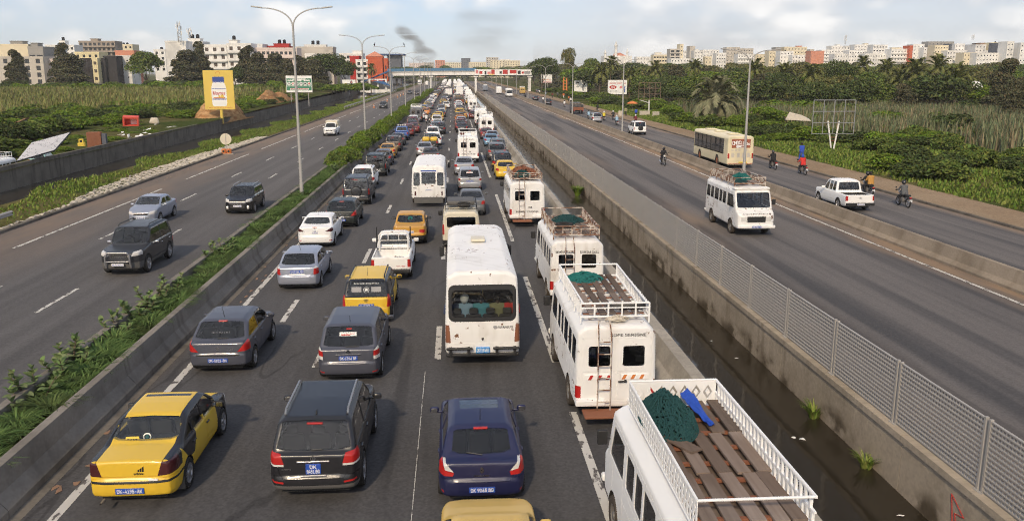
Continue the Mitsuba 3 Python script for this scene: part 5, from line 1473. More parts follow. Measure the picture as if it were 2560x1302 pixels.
tag(k, 'grass and weeds along the outer edge of the sandy pavement', 'grass', kind='stuff')
pts = scatter(42000, 48, 135, 84, 185, lambda x, y: (x > 52 + 6 * np.sin(y * .09)) & (x < .74 * y) & (meshkit.fbm(np.stack([x * .06, y * .06, 0 * x], -1), 3) > .36), right_z)
k = vput('reeds', blades(pts, 2.6, .10, GREEN['grey_reed'], 6, .3))
tag(k, 'stand of grey-green reeds right of the pavement', 'reeds', kind='stuff')

# bushes beside the pavement on the right
for i in range(70):
 y = rng.uniform(52, 150)
 x = 37.5 + 18 * rng.random() ** 1.4 + (3 if y > 80 else 0)
 if abs(x - 40.8) < 3.5 and abs(y - 91) < 12:
  continue
 plant2(['tg_bush_a', 'tg_bush_b', 'tg_bush_c'][i % 3], x, y, .1, rng.uniform(1.1, 2.3) * (1.25 if y < 75 and x > 42 else 1), rng.uniform(3.2, 5.5), 'green bush at the edge of the pavement right of the outer road', 'bush', 'bushes beside the sandy pavement', 'bush')
for i in range(60):
 y = rng.uniform(140, 400)
 x = 38 + rng.random() * 14 + (y - 140) * .01
 plant2(['tg_bush_c', 'tg_bush_b', 'tg_bush_a'][i % 3], x, y, .1, rng.uniform(1.4, 2.4), rng.uniform(4, 7), 'green bush under the trees far along the pavement', 'bush', 'bushes under the trees along the pavement', 'bush')
# woodland belt on the right
n_tree = 0
KINDS = [('tg_bushy_a', 'bushy mid-green tree'), ('tg_bushy_b', 'dense dark-green tree'), ('tg_bushy_c', 'bright fresh-green tree'), ('tg_olive', 'olive-toned tree'), ('tg_flat', 'flat-topped dark tree'), ('tg_cas_b', 'brownish feathery tree')]
spots = []
for D in [178, 196, 215, 236, 258, 282, 310, 345, 385, 430, 480, 540]:
 x = 44 + 0.02 * D + (26 if D < 200 else 12 if D < 220 else 0)
 while x < .70 * D:
  spots.append((x + rng.uniform(-2.5, 2.5), D + rng.uniform(-6, 6)))
  x += rng.uniform(8.0, 12.5) * (.8 + D / 500)
for x, y in spots:
 q = x / y
 if (abs(q - .188) < .042 and y < 276) or (abs(q - .146) < .034 and y < 306) or (abs(q - .107) < .03 and y < 432):
  continue
 g, lb = KINDS[int(rng.choice(6, p=[.22, .2, .15, .23, .08, .12]))]
 h = rng.uniform(6.0, 9.8) + np.clip((y - 230) / 45, 0, 4.6)
 h *= 1.22
 plant2(g, x, y, float(right_z(np.array(x), np.array(y))) - .24 * h, h, h * rng.uniform(1.0, 1.45), lb + ' in the woodland belt on the right', 'tree', lb + 's of the right-hand woodland', 'tree')
for i, (bt, wpx, g, lab) in enumerate([(((98.34, 215.00, 12.06)), 82, 'tg_bushy_b', 'large dark conical tree above the bare metal frame'), (((108.79, 165.00, 10.98)), 120, 'tg_cas_b', 'big brown-green tree cut by the right edge of the picture'), (((94.53, 140.00, 7.03)), 90, 'tg_cas_b', 'dark brown-green tree at the right edge below the big one'), (((55.37, 420.00, 19.71)), 36, 'tg_olive', 'tall feathery tree standing above the woodland left of the mosque'),
  (((38.74, 380.00, 15.59)), 80, 'tg_bushy_b', 'broad dark tree above the right end of the footbridge'), (((63.54, 400.00, 15.63)), 50, 'tg_bushy_a', 'round pale-green tree left of the mosque'), (((46.33, 125.00, 3.93)), 110, 'tg_bushy_c', 'fresh-green bushy tree right of the big date palm'), (((43.94, 108.00, 1.11)), 80, 'tg_bushy_c', 'low fresh-green tree behind the cream bus'), (((51.87, 200.00, 5.51)), 90, 'tg_bushy_b', 'dark bushy tree behind the wooden frame')]):
 X, Y, Z = bt
 plant2(g, X, Y, 0, Z, wpx * Y / 2130 * 1.05, lab, 'tree', None, 'tree')
for i in range(13):
 y = rng.uniform(95, 180)
 x = rng.uniform(56, min(110, .66 * y))
 plant2(['tg_bush_a', 'tg_bush_c', 'tg_bush_b'][i % 3], x, y, .3, rng.uniform(1.8, 3.4), rng.uniform(5, 9), 'green bush standing among the grey-green reeds', 'bush', 'bushes among the reeds on the right', 'bush')
for i in range(34):
 X = -130 + i * 8.6 + rng.uniform(-3, 3)
 plant2(['tg_bushy_b', 'tg_olive', 'tg_bushy_a', 'tg_bushy_c'][i % 4], X, 868 + rng.uniform(0, 60), -2.5, rng.uniform(12, 19), rng.uniform(18, 26), 'tree in the far row closing the view along the road', 'tree', 'far row of trees closing the view along the road', 'tree')
# trees in the far middle
for i in range(46):
 D = rng.uniform(560, 1300)
 px = rng.uniform(960, 1420) if i % 3 else rng.uniform(960, 1110)
 X = (px - 1133) / 2181 * D
 if -26 < X < 36:
  continue
 plant2(['tg_bushy_b', 'tg_olive', 'tg_bushy_a'][i % 3], X, D, 0, rng.uniform(9, 15), rng.uniform(14, 24), 'distant tree in the haze near the end of the road', 'tree', 'distant trees near the end of the road', 'tree')
# palms
palm(*(41.79, 135.90), 0, 4.2, 5.3, 40, 'large grey-green date palm with drooping fronds beside the pavement', None, 1, FR2, .30, 1.0)
for i, (bt, L) in enumerate([(((113.69, 190.00, 10.02)), 3.6), (((111.94, 205.00, 11.54)), 3.4), (((128.81, 225.00, 12.87)), 3.4), (((110.76, 210.00, 9.67)), 3.3), (((122.85, 240.00, 12.03)), 3.2), (((125.40, 260.00, 13.50)), 3.0), (((91.13, 260.00, 12.28)), 3.3), (((92.80, 240.00, 10.91)), 3.2), (((84.51, 300.00, 12.83)), 3.3),
  (((70.40, 300.00, 12.14)), 3.2), (((59.95, 330.00, 13.96)), 3.6), (((50.78, 300.00, 11.45)), 3.4), (((59.28, 290.00, 10.05)), 3.2), (((97.22, 230.00, 10.82)), 3.2), (((125.31, 205.00, 9.18)), 3.2)]):
 X, Y, Z = bt
 palm(X, Y, .2, Z - 3.2, L * 1.3, 26, f'coconut palm with ragged fronds rising from the right-hand woodland, {ORDR(i)} planted', 'palms of the right-hand woodland', 40 + i)
 labels[list(labels)[-1]]['label'] = 'coconut palm with ragged drooping fronds rising from the right-hand woodland'
X, Y, Z = (-35.10, 386.00, 10.15)
palm(X - 1, Y, .2, Z - .5, 3.4, 20, 'palm in front of the orange building', None, 77)

# ---------------------------------------------------------------- the planted median
def big_leaf(seed):
 r = np.random.default_rng(seed)
 t = np.linspace(0, 1, 6)
 w = .5 * np.sin(PI * np.clip(t * .92 + .06, 0, 1)) ** .75 * .72
 z = .10 * np.sin(t * 2.4) - .16 * t ** 2
 v, f = [], []
 for i in range(6):
  v += [[t[i], -w[i], z[i] + .09 * w[i] * 2], [t[i], 0, z[i]], [t[i], w[i], z[i] + .09 * w[i] * 2]]
 for i in range(5):
  for k_ in (0, 1):
   a = i * 3 + k_
   f += [[a, a + 3, a + 4], [a, a + 4, a + 1]]
 c = np.array(GREEN['calotropis'][seed % 3]) * r.uniform(.85, 1.15)
 return P((np.array(v), np.array(f)), color=np.tile(c, (len(v), 1)))

BL = [big_leaf(i) for i in range(6)]
n_leaf = 0
for i, (x, y, hh, st) in enumerate([(*(-10.73, 20.81), .95, 4), (*(-10.77, 22.68), 1.05, 4), (*(-11.41, 23.36), .9, 3), (*(-10.97, 26.27), .75, 3), (*(-11.02, 28.25), .95, 4), (*(-10.72, 29.47), .95, 4), (*(-10.71, 31.50), .8, 3), (*(-10.63, 37.44), .8, 3), (*(-10.45, 38.43), .7, 3), (*(-9.71, 71.14), 1.0, 4)]):
 x = min(max(x, -10.55), -9.7)
 k = thing('calotropis_plant', ['broad-leaved milkweed plant at the near left end of the planter', 'tallest broad-leaved milkweed plant near the left edge', 'small broad-leaved milkweed plant behind the near ones', 'broad-leaved milkweed plant left of the dark lily clump', 'broad-leaved milkweed plant beside the grey hatchback, first of three', 'broad-leaved milkweed plant beside the grey hatchback, middle of three',
              'broad-leaved milkweed plant beside the grey hatchback, last of three', 'paler milkweed plant level with the silver hatchback', 'small milkweed plant just behind the paler one', 'pale flowering milkweed plant just beyond the nearest lamp'][i], 'plant')
 r = np.random.default_rng(90 + i)
 stems = []
 for s in range(st + 2):
  a = r.uniform(0, 2 * PI); ln = hh * r.uniform(.5, 1.0)
  p0 = np.array([x + .15 * math.cos(a), y + .35 * math.sin(a), .5]); p1 = p0 + np.array([.30 * math.cos(a), .60 * math.sin(a), ln * .85])
  stems.append(tube([p0, (p0 + p1) / 2 + [0, 0, .05], p1], [.02, .017, .01], 5))
  nn = int(ln / .11)
  for j in range(nn):
   t = (j + 1) / nn
   for sd in (0, 180):
    tw = T().translate((p0 * (1 - t) + p1 * t).tolist()).rotate([0, 0, 1], float(j * 90 + sd + r.uniform(-20, 20) + s * 40)).rotate([0, 1, 0], float(-(6 + 50 * t ** 3) + r.uniform(-14, 14))).scale(float(.30 * r.uniform(.75, 1.15) * (1 - .35 * t ** 4)))
    scene[fresh('leaf', k)] = {**BL[int(r.integers(6))], 'bsdf': ref('foliage'), 'to_world': tw}
 put('stem', join(*stems), 'bark', k)

def clump(n, h, seed, cols, bend=.95):
 r = np.random.default_rng(seed)
 a = r.uniform(0, 2 * PI, n); q = .14 * np.sqrt(r.random(n))
 p = np.stack([q * np.cos(a), q * np.sin(a), 0 * a], 1)
 hh = h * r.uniform(.6, 1.2, n)[:, None]
 d = np.stack([np.cos(a + r.uniform(-.5, .5, n)), np.sin(a + r.uniform(-.5, .5, n)), 0 * a], 1)
 s = np.stack([-d[:, 1], d[:, 0], 0 * a], 1) * .020
 vs, fs = [], []
 cols_ = np.array(cols)[r.integers(len(cols), size=n)] * r.uniform(.7, 1.35, n)[:, None]
 for j in range(5):
  t = j / 4
  c = p + d * hh * bend * t ** 1.4 + np.array([0, 0, 1]) * hh * (1.15 * t - .75 * bend * t ** 2.6)
  w = s * (1 - .85 * t ** 2)
  vs += [c - w, c + w]
 v = np.stack(vs, 1).reshape(-1, 3)
 i = np.arange(n)[:, None] * 10 + 2 * np.arange(4)[None]
 i = i.ravel()
 f = np.concatenate([np.stack([i, i + 1, i + 3], 1), np.stack([i, i + 3, i + 2], 1)])
 return v, f, np.repeat(np.clip(cols_, .004, .4), 10, 0)

for j, (nm, c) in enumerate((('tg_lily_a', 'lily'), ('tg_lily_b', 'lily'), ('tg_lily_c', 'dark'))):
 scene[nm] = {'type': 'shapegroup', 'leaves': {**vply(clump(150, .75, 50 + j, GREEN[c])), 'bsdf': ref('foliage')}}
ny = 0
for y in np.arange(12.5, 75, .46):
 for row in range(2):
  x = -9.85 - .48 * row + rng.uniform(-.13, .13)
  q = rng.random()
  dens = .95 if y > 27 else .9
  if row == 1 and 26 < y < 36 and q < .75:
   continue
  if q > dens or any(abs(y - a) < .25 for a in (56.8,)):
   continue
  k = thing('strap_leaf_plant', 'dark green strap-leaved clump in the planted median', 'plant', 'strap-leaved clumps of the median')
  s = rng.uniform(.55, 1.0)
  scene[k] = {'type': 'instance', 'shapegroup': ref(['tg_lily_a', 'tg_lily_b', 'tg_lily_c'][int(rng.integers(3))]), 'to_world': T().translate([x, y + rng.uniform(-.2, .2), .5]).rotate([0, 0, 1], float(rng.uniform(0, 360))).scale([s, s, s])}
for i, y in enumerate(np.arange(74, 400, 1.7)):
 g = ['tg_bush_a', 'tg_bush_b', 'tg_bush_a'][i % 3]
 big = 1.0 + .45 * (meshkit.noise(np.array([y * .06, 0, 0])) > .5) + .7 * (92 < y < 104)
 h, w = rng.uniform(.75, 1.15) * big, rng.uniform(1.9, 2.5) * (.85 + .15 * big)
 if y < 125:
  plant2(g, -10.05 + rng.uniform(-.15, .15), y, .4, h, w, 'bright green shrub in the planted median beyond the nearest lamp', 'bush', 'shrubs of the planted median', 'bush')
 else:
  scene[f'median_hedge__{i:03d}'] = {'type': 'instance', 'shapegroup': ref(g), 'to_world': T().translate([-10.05 + float(rng.uniform(-.15, .15)), float(y), .4]).rotate([0, 0, 1], float(rng.uniform(0, 360))).scale([w / DIM[g][1], w / DIM[g][1], h / DIM[g][0]])}
labels['median_hedge'] = {'label': 'run of green shrubs along the planted median in the distance', 'category': 'shrubs', 'kind': 'stuff'}
# tufts at the foot of the drain wall
for i, (x, y, s, lb) in enumerate([(*(9.84, 67.95), 1.3, 'bright green tuft growing out of the drain far from the camera'), (*(10.23, 22.45), 1.0, 'thin green tuft at the foot of the tan wall, farther of two'), (*(10.28, 19.23), .9, 'thin green tuft at the foot of the tan wall, nearest the camera')]):
 k = thing('drain_tuft', lb, 'plant')
 x = 10.25 if i else 9.9
 scene[k] = {**vply(clump(170 if i == 0 else 70, .75 if i == 0 else .6, 70 + i, GREEN['fresh' if i == 0 else 'grass'], .6)), 'bsdf': ref('foliage'), 'to_world': T().translate([x, y, -1.15]).scale(s)}

# ---------------------------------------------------------------- the cars
def sides(poly, x0, x1=2.0):
 a = prism_x(poly, x0, x1)
 return a + prism_x(poly, -x1, -x0)

def wiper(pr, x0, x1, z0, z1, y=None):
 b = pr.body
 pts = [(x, on_rear(b, x, z) - .02, z) for x, z in ((x0, z0), ((x0 + x1) / 2, (z0 + z1) / 2), (x1, z1))]
 pr.add('wiper', tube(pts, .012, 5), 'black_plastic')

def antenna(pr, y, z, ln=.35, lean=-.6):
 pr.add('antenna', tube([(0, y, z), (0, y + lean * ln, z + ln)], [.010, .005], 5), 'black_plastic')

def brake_lamp(pr, z, w=.34, y0=None):
 y = on_rear(pr.body, 0, z)
 pr.add('brake_lamp', rbox(-w / 2, w / 2, y - .022, y + .05, z - .018, z + .018, .01), 'lamp_red')

def badge(pr, z, r=.05, mt='chrome', x=0.0, rear=True):
 y = on_rear(pr.body, x, z) if rear else on_front(pr.body, x, z, pr.dims[0])
 s = -1 if rear else 1
 pr.add('badge', moved(prism_y(Point(0, 0).buffer(r).difference(Point(0, 0).buffer(r * .62)).union(sbox(-r * .2, -r, r * .2, r)), -.012, .02), (x, y, z)), mt)

def rear_text(pr, s, x, z, h, mt='chrome', w=None):
 y = on_rear(pr.body, x, z) - .004
 pr.add('lettering', moved(text3(s, h, .004, '-y', True, w), (x, y, z)), mt)

def rear_bar(pr, x0, x1, z, hh, mt, d=.03, nm='trim_bar'):
 y = min(on_rear(pr.body, x, z) for x in (x0, (x0 + x1) / 2, x1))
 pr.add(nm, rbox(x0, x1, y - d, y + .06, z - hh / 2, z + hh / 2, min(.012, hh * .4)), mt, 40)

def exhaust(pr, x, z=.24):
 pr.add('exhaust_pipe', moved(lathe([(.024, -.14), (.030, .05), (.024, .05), (.022, -.1)], 12, 'x'), (x, -.02, z), rz=PI / 2), 'steel_rim', 40)

# --- taxi saloon (nearest left)
hw = .905
taxi = car(4.68, 1.81, 1.45, 'sedan', zdeck=1.03, yrw0=.80, yrr=1.62, yrf=2.85, yws=3.62, zcowl=.97, zhood=.74, wheel=.325, axles=(.96, 3.685), roofw=.66, glass='glass_clear', mirror_slot='black_plastic',
           tail=[('tail_light', 'lamp_dark_red', [(hw - .36, .70), (hw - .05, .72), (hw + .1, .80), (hw + .1, .99), (hw - .27, .99)], .50)], pillars=[(2.42, -.05), (1.62, .12)],
           two_tone=[('black_quarter', 'paint_black', sides([(.1, .72), (.62, .72), (.72, 1.0), (1.05, .62), (1.42, .60), (1.62, .82), (1.80, 1.1), (1.6, 1.6), (.3, 1.6)], .655)),
                     ('black_fender', 'paint_black', sides([(3.28, .2), (4.4, .2), (4.4, .9), (3.5, 1.05), (3.2, .98)], .60)), ('black_roof_edge', 'paint_black', sides([(1.4, 1.05), (3.75, 1.05), (3.2, 1.6), (1.4, 1.6)], .575)),
                     ('bumper_strip', 'black_plastic', prism_y(sbox(-2, .565, 2, .615), -.3, .7)), ('roof_front_panel', 'paint_black', prism_z(sbox(-.5, 2.62, .5, 2.76), 1.2, 2))])
plate(taxi, .42, 'DK-4198-AK', .56, .12)
rear_text(taxi, 'adidas', .18, .76, .045, 'print_black')
for i in range(3):
 x = .16 + .045 * i
 taxi.add('logo', moved(prism_y(Polygon([(0, 0), (.032, 0), (.032 + .0, .05 + .03 * i), (.0, .05 + .03 * i - .02)]), -.006, .01), (x, on_rear(taxi.body, x, .82) - .002, .80)), 'print_black')
exhaust(taxi, -.52)
taxi.add('mudflap', bx(.68, .88, .62, .64, .12, .40), 'grey_plastic')
taxi.add('filler_patch', rbox(.38, .56, .012, .05, .62, .66, .01), 'print_white')
# --- black seven-seat SUV
hw = .9425
suv = car(4.68, 1.885, 1.74, 'suv', zdeck=1.10, yrw0=.16, yrr=.56, yrf=2.7, yws=3.62, zcowl=1.10, zbelt=1.06, zhood=.92, wheel=.365, clear=.27, rails='alloy', axles=(.95, 3.65), roofw=.70,
          tail=[('tail_light', 'lamp_red', [(hw - .36, .90), (hw + .1, .90), (hw + .1, 1.16), (hw - .30, 1.10)], .46), ('reversing_light', 'lamp_clear', [(hw - .35, .855), (hw + .1, .86), (hw + .1, .90), (hw - .355, .90)], .40), ('reflector', 'lamp_red', [(hw - .34, .50), (hw - .06, .52), (hw - .06, .56), (hw - .34, .54)], .2)], lowtrim=(.46, 'grey_plastic', .42))
plate(suv, .80, None, .30, .215, two=('DK', '8451 BG'))
rear_bar(suv, -.33, .33, .95, .035, 'chrome'); rear_bar(suv, -.26, .26, .655, .04, 'alloy')
badge(suv, 1.015, .055); brake_lamp(suv, 1.595, .32); wiper(suv, -.05, .18, 1.15, 1.16)
rear_text(suv, 'SORENTO', -.54, .80, .03)
suv.add('antenna', m3.Manifold.hull_points(np.array([[-.02, .75, 1.70], [.02, .75, 1.70], [0, .95, 1.72], [0, .76, 1.78]])), 'black_plastic')
# --- dark blue hatchback
hw = .904
mega = car(4.30, 1.808, 1.47, 'hatch', zdeck=.99, yrw0=.30, yrr=.92, yrf=2.45, yws=3.25, zcowl=1.0, zbelt=.97, wheel=.32, axles=(.82, 3.46), roofw=.64, sunroof=True, rearwin=(1.02, 1.365, .60, .56),
           tail=[('reversing_light', 'lamp_clear', [(hw - .34, .80), (hw - .17, .84), (hw - .12, 1.00), (hw - .18, .99)], .4), ('tail_light', 'lamp_red', [(hw - .32, .71), (hw + .1, .74), (hw + .1, .985), (hw - .11, 1.0), (hw - .165, .84), (hw - .35, .79)], .42), ('reflector', 'lamp_red', [(hw - .14, .36), (hw + .1, .36), (hw + .1, .40), (hw - .14, .40)], .2)])
plate(mega, .44, 'DK 9065 BG', .52, .115)
brake_lamp(mega, 1.375, .30); wiper(mega, -.30, .02, 1.055, 1.02); antenna(mega, 1.15, 1.46, .30, -.5)
mega.add('badge', moved(prism_y(Polygon([(0, .075), (.042, 0), (0, -.075), (-.042, 0)]).difference(Polygon([(0, .035), (.018, 0), (0, -.035), (-.018, 0)])), -.014, .02), (0, on_rear(mega.body, 0, .83), .83)), 'chrome')
rear_text(mega, 'MEGANE', 0, .715, .034, 'chrome', .30)
# --- grey hatchback with red corner lights (also the black one)
hw = .908
h308 = car(4.28, 1.815, 1.50, 'hatch', zdeck=.98, yrw0=.26, yrr=.86, yrf=2.35, yws=3.25, zcowl=1.0, zbelt=.96, wheel=.32, axles=(.81, 3.42), roofw=.66,
           tail=[('tail_light', 'lamp_red', [(hw - .36, .70), (hw + .1, .74), (hw + .1, 1.03), (hw - .08, 1.03)], .42)], lowtrim=(.33, 'black_plastic'))
plate(h308, .47, 'DK-5022-BH', .56, .12)
brake_lamp(h308, 1.41, .26); wiper(h308, -.05, .26, 1.03, 1.035); antenna(h308, 1.05, 1.485, .36, -.5)
badge(h308, .80, .045); rear_text(h308, '308', .38, .77, .035); rear_bar(h308, -.62, .62, .615, .03, 'black_plastic', .012)
h308.add('window_lettering', moved(text3('CELUI QUI A FOI', .04, .003, '-y', False, .52), (0, on_rear(h308.body, 0, 1.16) - .006, 1.16), rx=0), 'print_grey')
# --- slate people carrier
hw = .905
verso = car(4.44, 1.81, 1.63, 'wagon', zdeck=1.02, yrw0=.16, yrr=.62, yrf=2.55, yws=3.55, zcowl=1.06, zbelt=1.0, zhood=.82, wheel=.32, axles=(.83, 3.61), roofw=.68,
   tail=[('reversing_light', 'lamp_clear', [(hw - .20, .72), (hw + .1, .72), (hw + .1, .82), (hw - .20, .82)], .36), ('tail_light', 'lamp_red', [(hw - .21, .82), (hw + .1, .82), (hw + .1, .97), (hw - .19, .97)], .36), ('tail_frame', 'lamp_clear', [(hw - .19, .97), (hw + .1, .97), (hw + .1, 1.10), (hw - .06, 1.08)], .36), ('reflector', 'lamp_red', [(hw - .24, .34), (hw - .04, .36), (hw - .04, .395), (hw - .24, .375)], .2)])
plate(verso, .76, 'DK·6704 BF', .52, .12)
rear_bar(verso, -.36, .36, .865, .04, 'paint', .03); badge(verso, .93, .06); brake_lamp(verso, 1.475, .16); wiper(verso, -.08, .30, 1.055, 1.07); antenna(verso, .85, 1.60, .20, -.4)
y = on_rear(verso.body, -.02, 1.34) - .012
st = verso.add('window_sticker', moved(bx(-.24, .24, -.004, 0, -.055, .055), (-.02, y, 1.36), rx=-.35), 'print_white')
verso.add('print', moved(join(text3('A VENDRE BONNE', .028, .003, '-y', True, .40), moved(bx(-.20, .05, -.003, 0, -.012, .012), (0, 0, -.035))), (-.02, y - .006, 1.365), rx=-.35), 'print_red', parent=st)
# --- yellow and black estate taxi
hw = .88
wtaxi = car(4.50, 1.76, 1.60, 'wagon', zdeck=1.0, yrw0=.14, yrr=.50, yrf=2.6, yws=3.5, zcowl=1.02, zbelt=.97, wheel=.31, rails='black_plastic', roofw=.66, glass='glass_clear',
   tail=[('tail_light', 'lamp_red', [(hw - .17, .66), (hw + .1, .66), (hw + .1, 1.08), (hw - .14, 1.08)], .34)],
   two_tone=[('black_side', 'paint_black', sides([(.22, .2), (1.55, .2), (1.6, .9), (3.2, 1.0), (3.2, 1.8), (.15, 1.8)], .615)), ('black_fender', 'paint_black', sides([(3.2, .2), (4.5, .2), (4.5, .95), (3.2, 1.05)], .62)), ('black_surround', 'paint_black', prism_y(sym([(0, 1.0), (.72, 1.0), (.60, 1.55), (0, 1.55)]), -.3, .62))])
plate(wtaxi, .72, 'AL·1599 C', .52, .12)
wiper(wtaxi, .1, .0, 1.03, 1.2); antenna(wtaxi, .95, 1.585, .30, -.4); badge(wtaxi, .90, .06)
ww = lambda s, h, z, w: wtaxi.add('window_lettering', moved(text3(s, h, .003, '-y', False, w), (0, on_rear(wtaxi.body, 0, z) - .008, z), rx=-.3), 'print_white')
ww('Darou Salam Serigne Fallou', .05, 1.43, .86); wtaxi.add('window_print', moved(prism_y(Point(0, 0).buffer(.10).difference(Point(0, 0).buffer(.085)).union(Point(0, 0).buffer(.05)), -.004, 0), (0, on_rear(wtaxi.body, 0, 1.22) - .01, 1.22), rx=-.3), 'print_white')
for s in (-1, 1):
 wtaxi.add('window_print', moved(bx(-.17, .17, -.003, 0, -.09, .09), (s * .34, on_rear(wtaxi.body, .34, 1.24) - .012, 1.24), rx=-.3), 'print_grey')
# --- silver hatchback with a dent
hw = .87
cerato = car(4.35, 1.74, 1.47, 'hatch', zdeck=.98, yrw0=.30, yrr=.92, yrf=2.4, yws=3.25, zcowl=.99, zbelt=.95, wheel=.31, roofw=.64, tail=[('reversing_light', 'lamp_clear', [(hw - .20, .93), (hw + .1, .93), (hw + .1, 1.0), (hw - .17, 1.0)], .34), ('tail_light', 'lamp_red', [(hw - .22, .68), (hw + .1, .70), (hw + .1, .93), (hw - .20, .93)], .36)])
plate(cerato, .80, 'DK·7464 AB', .52, .12); antenna(cerato, 1.1, 1.46, .24, -.3); rear_bar(cerato, -.48, .48, .66, .02, 'paint', .012); cerato.add('white_panel', rbox(-.30, .30, on_rear(cerato.body, 0, .69) - .008, .2, .655, .725, .01), 'print_white')
# --- white saloon
hw = .90
focus = car(4.53, 1.82, 1.48, 'sedan', zdeck=1.08, yrw0=.52, yrr=1.30, yrf=2.55, yws=3.45, zcowl=1.0, zbelt=.98, wheel=.325, roofw=.64, tail=[('tail_light', 'lamp_dark_red', [(hw - .40, .86), (hw - .1, .84), (hw + .1, .88), (hw + .1, 1.06), (hw - .12, 1.02)], .42), ('reflector', 'lamp_red', [(hw - .22, .38), (hw - .04, .40), (hw - .04, .44), (hw - .22, .42)], .2)], rearwin=(1.12, 1.37, .66, .56))
plate(focus, .83, None, .30, .19, 'plate_white', two=('AA', '512 CD')); brake_lamp(focus, 1.06, .24); badge(focus, 1.0, .035); antenna(focus, 1.5, 1.46, .16)
# --- dark SUV with a spare wheel, and the generic shapes
def spare_suv(W=1.88, H=1.86, L=4.75, cover='paint', slot=None):
 hw = W / 2
 p = car(L, W, H, 'suv', zdeck=1.12, yrw0=.12, yrr=.42, yrf=2.75, yws=3.55, zcowl=1.14, zbelt=1.08, zhood=1.0, wheel=.38, clear=.30, roofw=.74, rails='black_plastic', h=.042, bodyk=.07,
   tail=[('tail_light', 'lamp_red', [(hw - .14, .74), (hw + .1, .74), (hw + .1, 1.14), (hw - .12, 1.14)], .28)], lowtrim=(.50, 'grey_plastic', .44))
 y = on_rear(p.body, 0, .95)
 k = p.add('spare_wheel', moved(lathe([(.001, -.12), (.20, -.12), (.31, -.10), (.36, -.02), (.36, .08), (.30, .14)], 28, 'x'), (0.04, y - .02, .95), rz=PI / 2), 'rubber', 40)
 p.add('cover', moved(lathe([(.001, -.135), (.22, -.135), (.30, -.115), (.315, -.08)], 28, 'x'), (0.04, y - .02, .95), rz=PI / 2), cover, 40, parent=k)
 brake_lamp(p, 1.68, .26); plate(p, .62, None, .46, .11, 'plate_white', y=y - .13)
 return p
pajero = spare_suv()
cruiser = spare_suv(1.90, 1.88, 4.85, 'black_plastic')
hw = .90
lsuv = car(4.5, 1.82, 1.70, 'suv', wheel=.35, clear=.25, h=.05, fine=False, rails='black_plastic', zcowl=1.08, zbelt=1.03, zhood=.88, seatrows=False, roofw=.68)
plate(lsuv, .72, 'DK 3127 BB', .5, .12, 'plate_white'); brake_lamp(lsuv, 1.56, .26)
lsed = car(4.5, 1.76, 1.44, 'sedan', h=.05, fine=False, seatrows=False)
plate(lsed, .66, 'DK 2268 AV', .5, .12, 'plate_white')
lhat = car(4.15, 1.74, 1.50, 'hatch', h=.05, fine=False, seatrows=False)
plate(lhat, .70, 'DK 4410 AS', .5, .12, 'plate_white')
# old square saloon taxi
hw = .86
old = car(4.55, 1.72, 1.44, 'sedan', zdeck=1.0, yrw0=.86, yrr=1.46, yrf=2.6, yws=3.1, zcowl=.97, zhood=.86, zbelt=.92, wheel=.31, roofw=.66, bodyk=.045, cab_k=.05, h=.042, rim='steel_rim', mirror_slot='black_plastic',
          tail=[('tail_light', 'lamp_red', [(hw - .36, .66), (hw + .1, .66), (hw + .1, .82), (hw - .36, .82)], .2)], two_tone=[('black_quarter', 'paint_black', sides([(.9, .3), (3.9, .3), (3.9, 1.4), (.9, 1.4)], .80))], lowtrim=(.52, 'black_plastic', .36))
plate(old, .70, 'TH 0912 B', .44, .11, 'plate_white'); y = on_rear(old.body, 0, 1.2)
old.add('window_print', moved(prism_y(Point(0, 0).buffer(.12).difference(Point(0, 0).buffer(.05)), -.004, 0), (0, y - .012, 1.2), rx=-.5), 'cloth_teal')

# --- vehicles seen from the front
def face(pr, grille, z0, z1, w, mt='black_plastic', bar=None, bull=False, fog=False, plate_z=None, text='DK 1187 AX', plate_m='plate_white'):
 L = pr.dims[0]
 y = on_front(pr.body, 0, (z0 + z1) / 2, L)
 k = pr.add('grille', rbox(-w / 2, w / 2, y - .06, y + .018, z0, z1, .015), mt)
 n = grille
 for i in range(n):
  x = -w / 2 + w * (i + .5) / n
  pr.add('grille_bar', bx(x - .014, x + .014, y + .015, y + .04, z0 + .01, z1 - .01), 'chrome', parent=k)
 if bar:
  pr.add('grille_trim', rbox(-w / 2 - .03, w / 2 + .03, y - .02, y + .05, z1 - .02, z1 + .05, .012), bar)
 if bull:
  q = y + .16
  pr.add('bull_bar', join(tube([(-.52, q - .10, .42), (-.52, q, .62), (-.50, q, .98), (-.40, q, 1.08), (.40, q, 1.08), (.50, q, .98), (.52, q, .62), (.52, q - .10, .42)], .034, 8), tube([(-.52, q, .70), (.52, q, .70)], .028, 8)), 'alloy', 50)
 if plate_z:
  plate(pr, plate_z, text, .50, .11, plate_m, rear=False, y=(y + .17) if bull else None)
 pr.add('lower_grille', rbox(-.45, .45, y - .1, y + .02, z0 - .30, z0 - .16, .012), 'black_plastic')
 if fog:
  for s in (-1, 1):
   pr.add('fog_lamp', rbox(s * .62 - .06, s * .62 + .06, y - .16, y - .02, z0 - .34, z0 - .16, .02), 'lamp_clear')
prado = car(4.8, 1.88, 1.90, 'suv', zdeck=1.12, yrw0=.12, yrr=.5, yrf=2.75, yws=3.45, zcowl=1.16, zbelt=1.10, zhood=1.02, wheel=.39, clear=.30, roofw=.72, rails='black_plastic', front=True, mirror_slot='chrome', bodyk=.08, lowtrim=(.62, 'grey_plastic', .50))
face(prado, 9, .84, 1.0, .74, 'black_plastic', 'chrome', True, False, .56, 'DK 2210 AZ')
aveo = car(4.31, 1.71, 1.50, 'sedan', yrr=1.2, yrf=2.3, yws=3.25, front=True, zcowl=1.0, zhood=.76, roofw=.62)
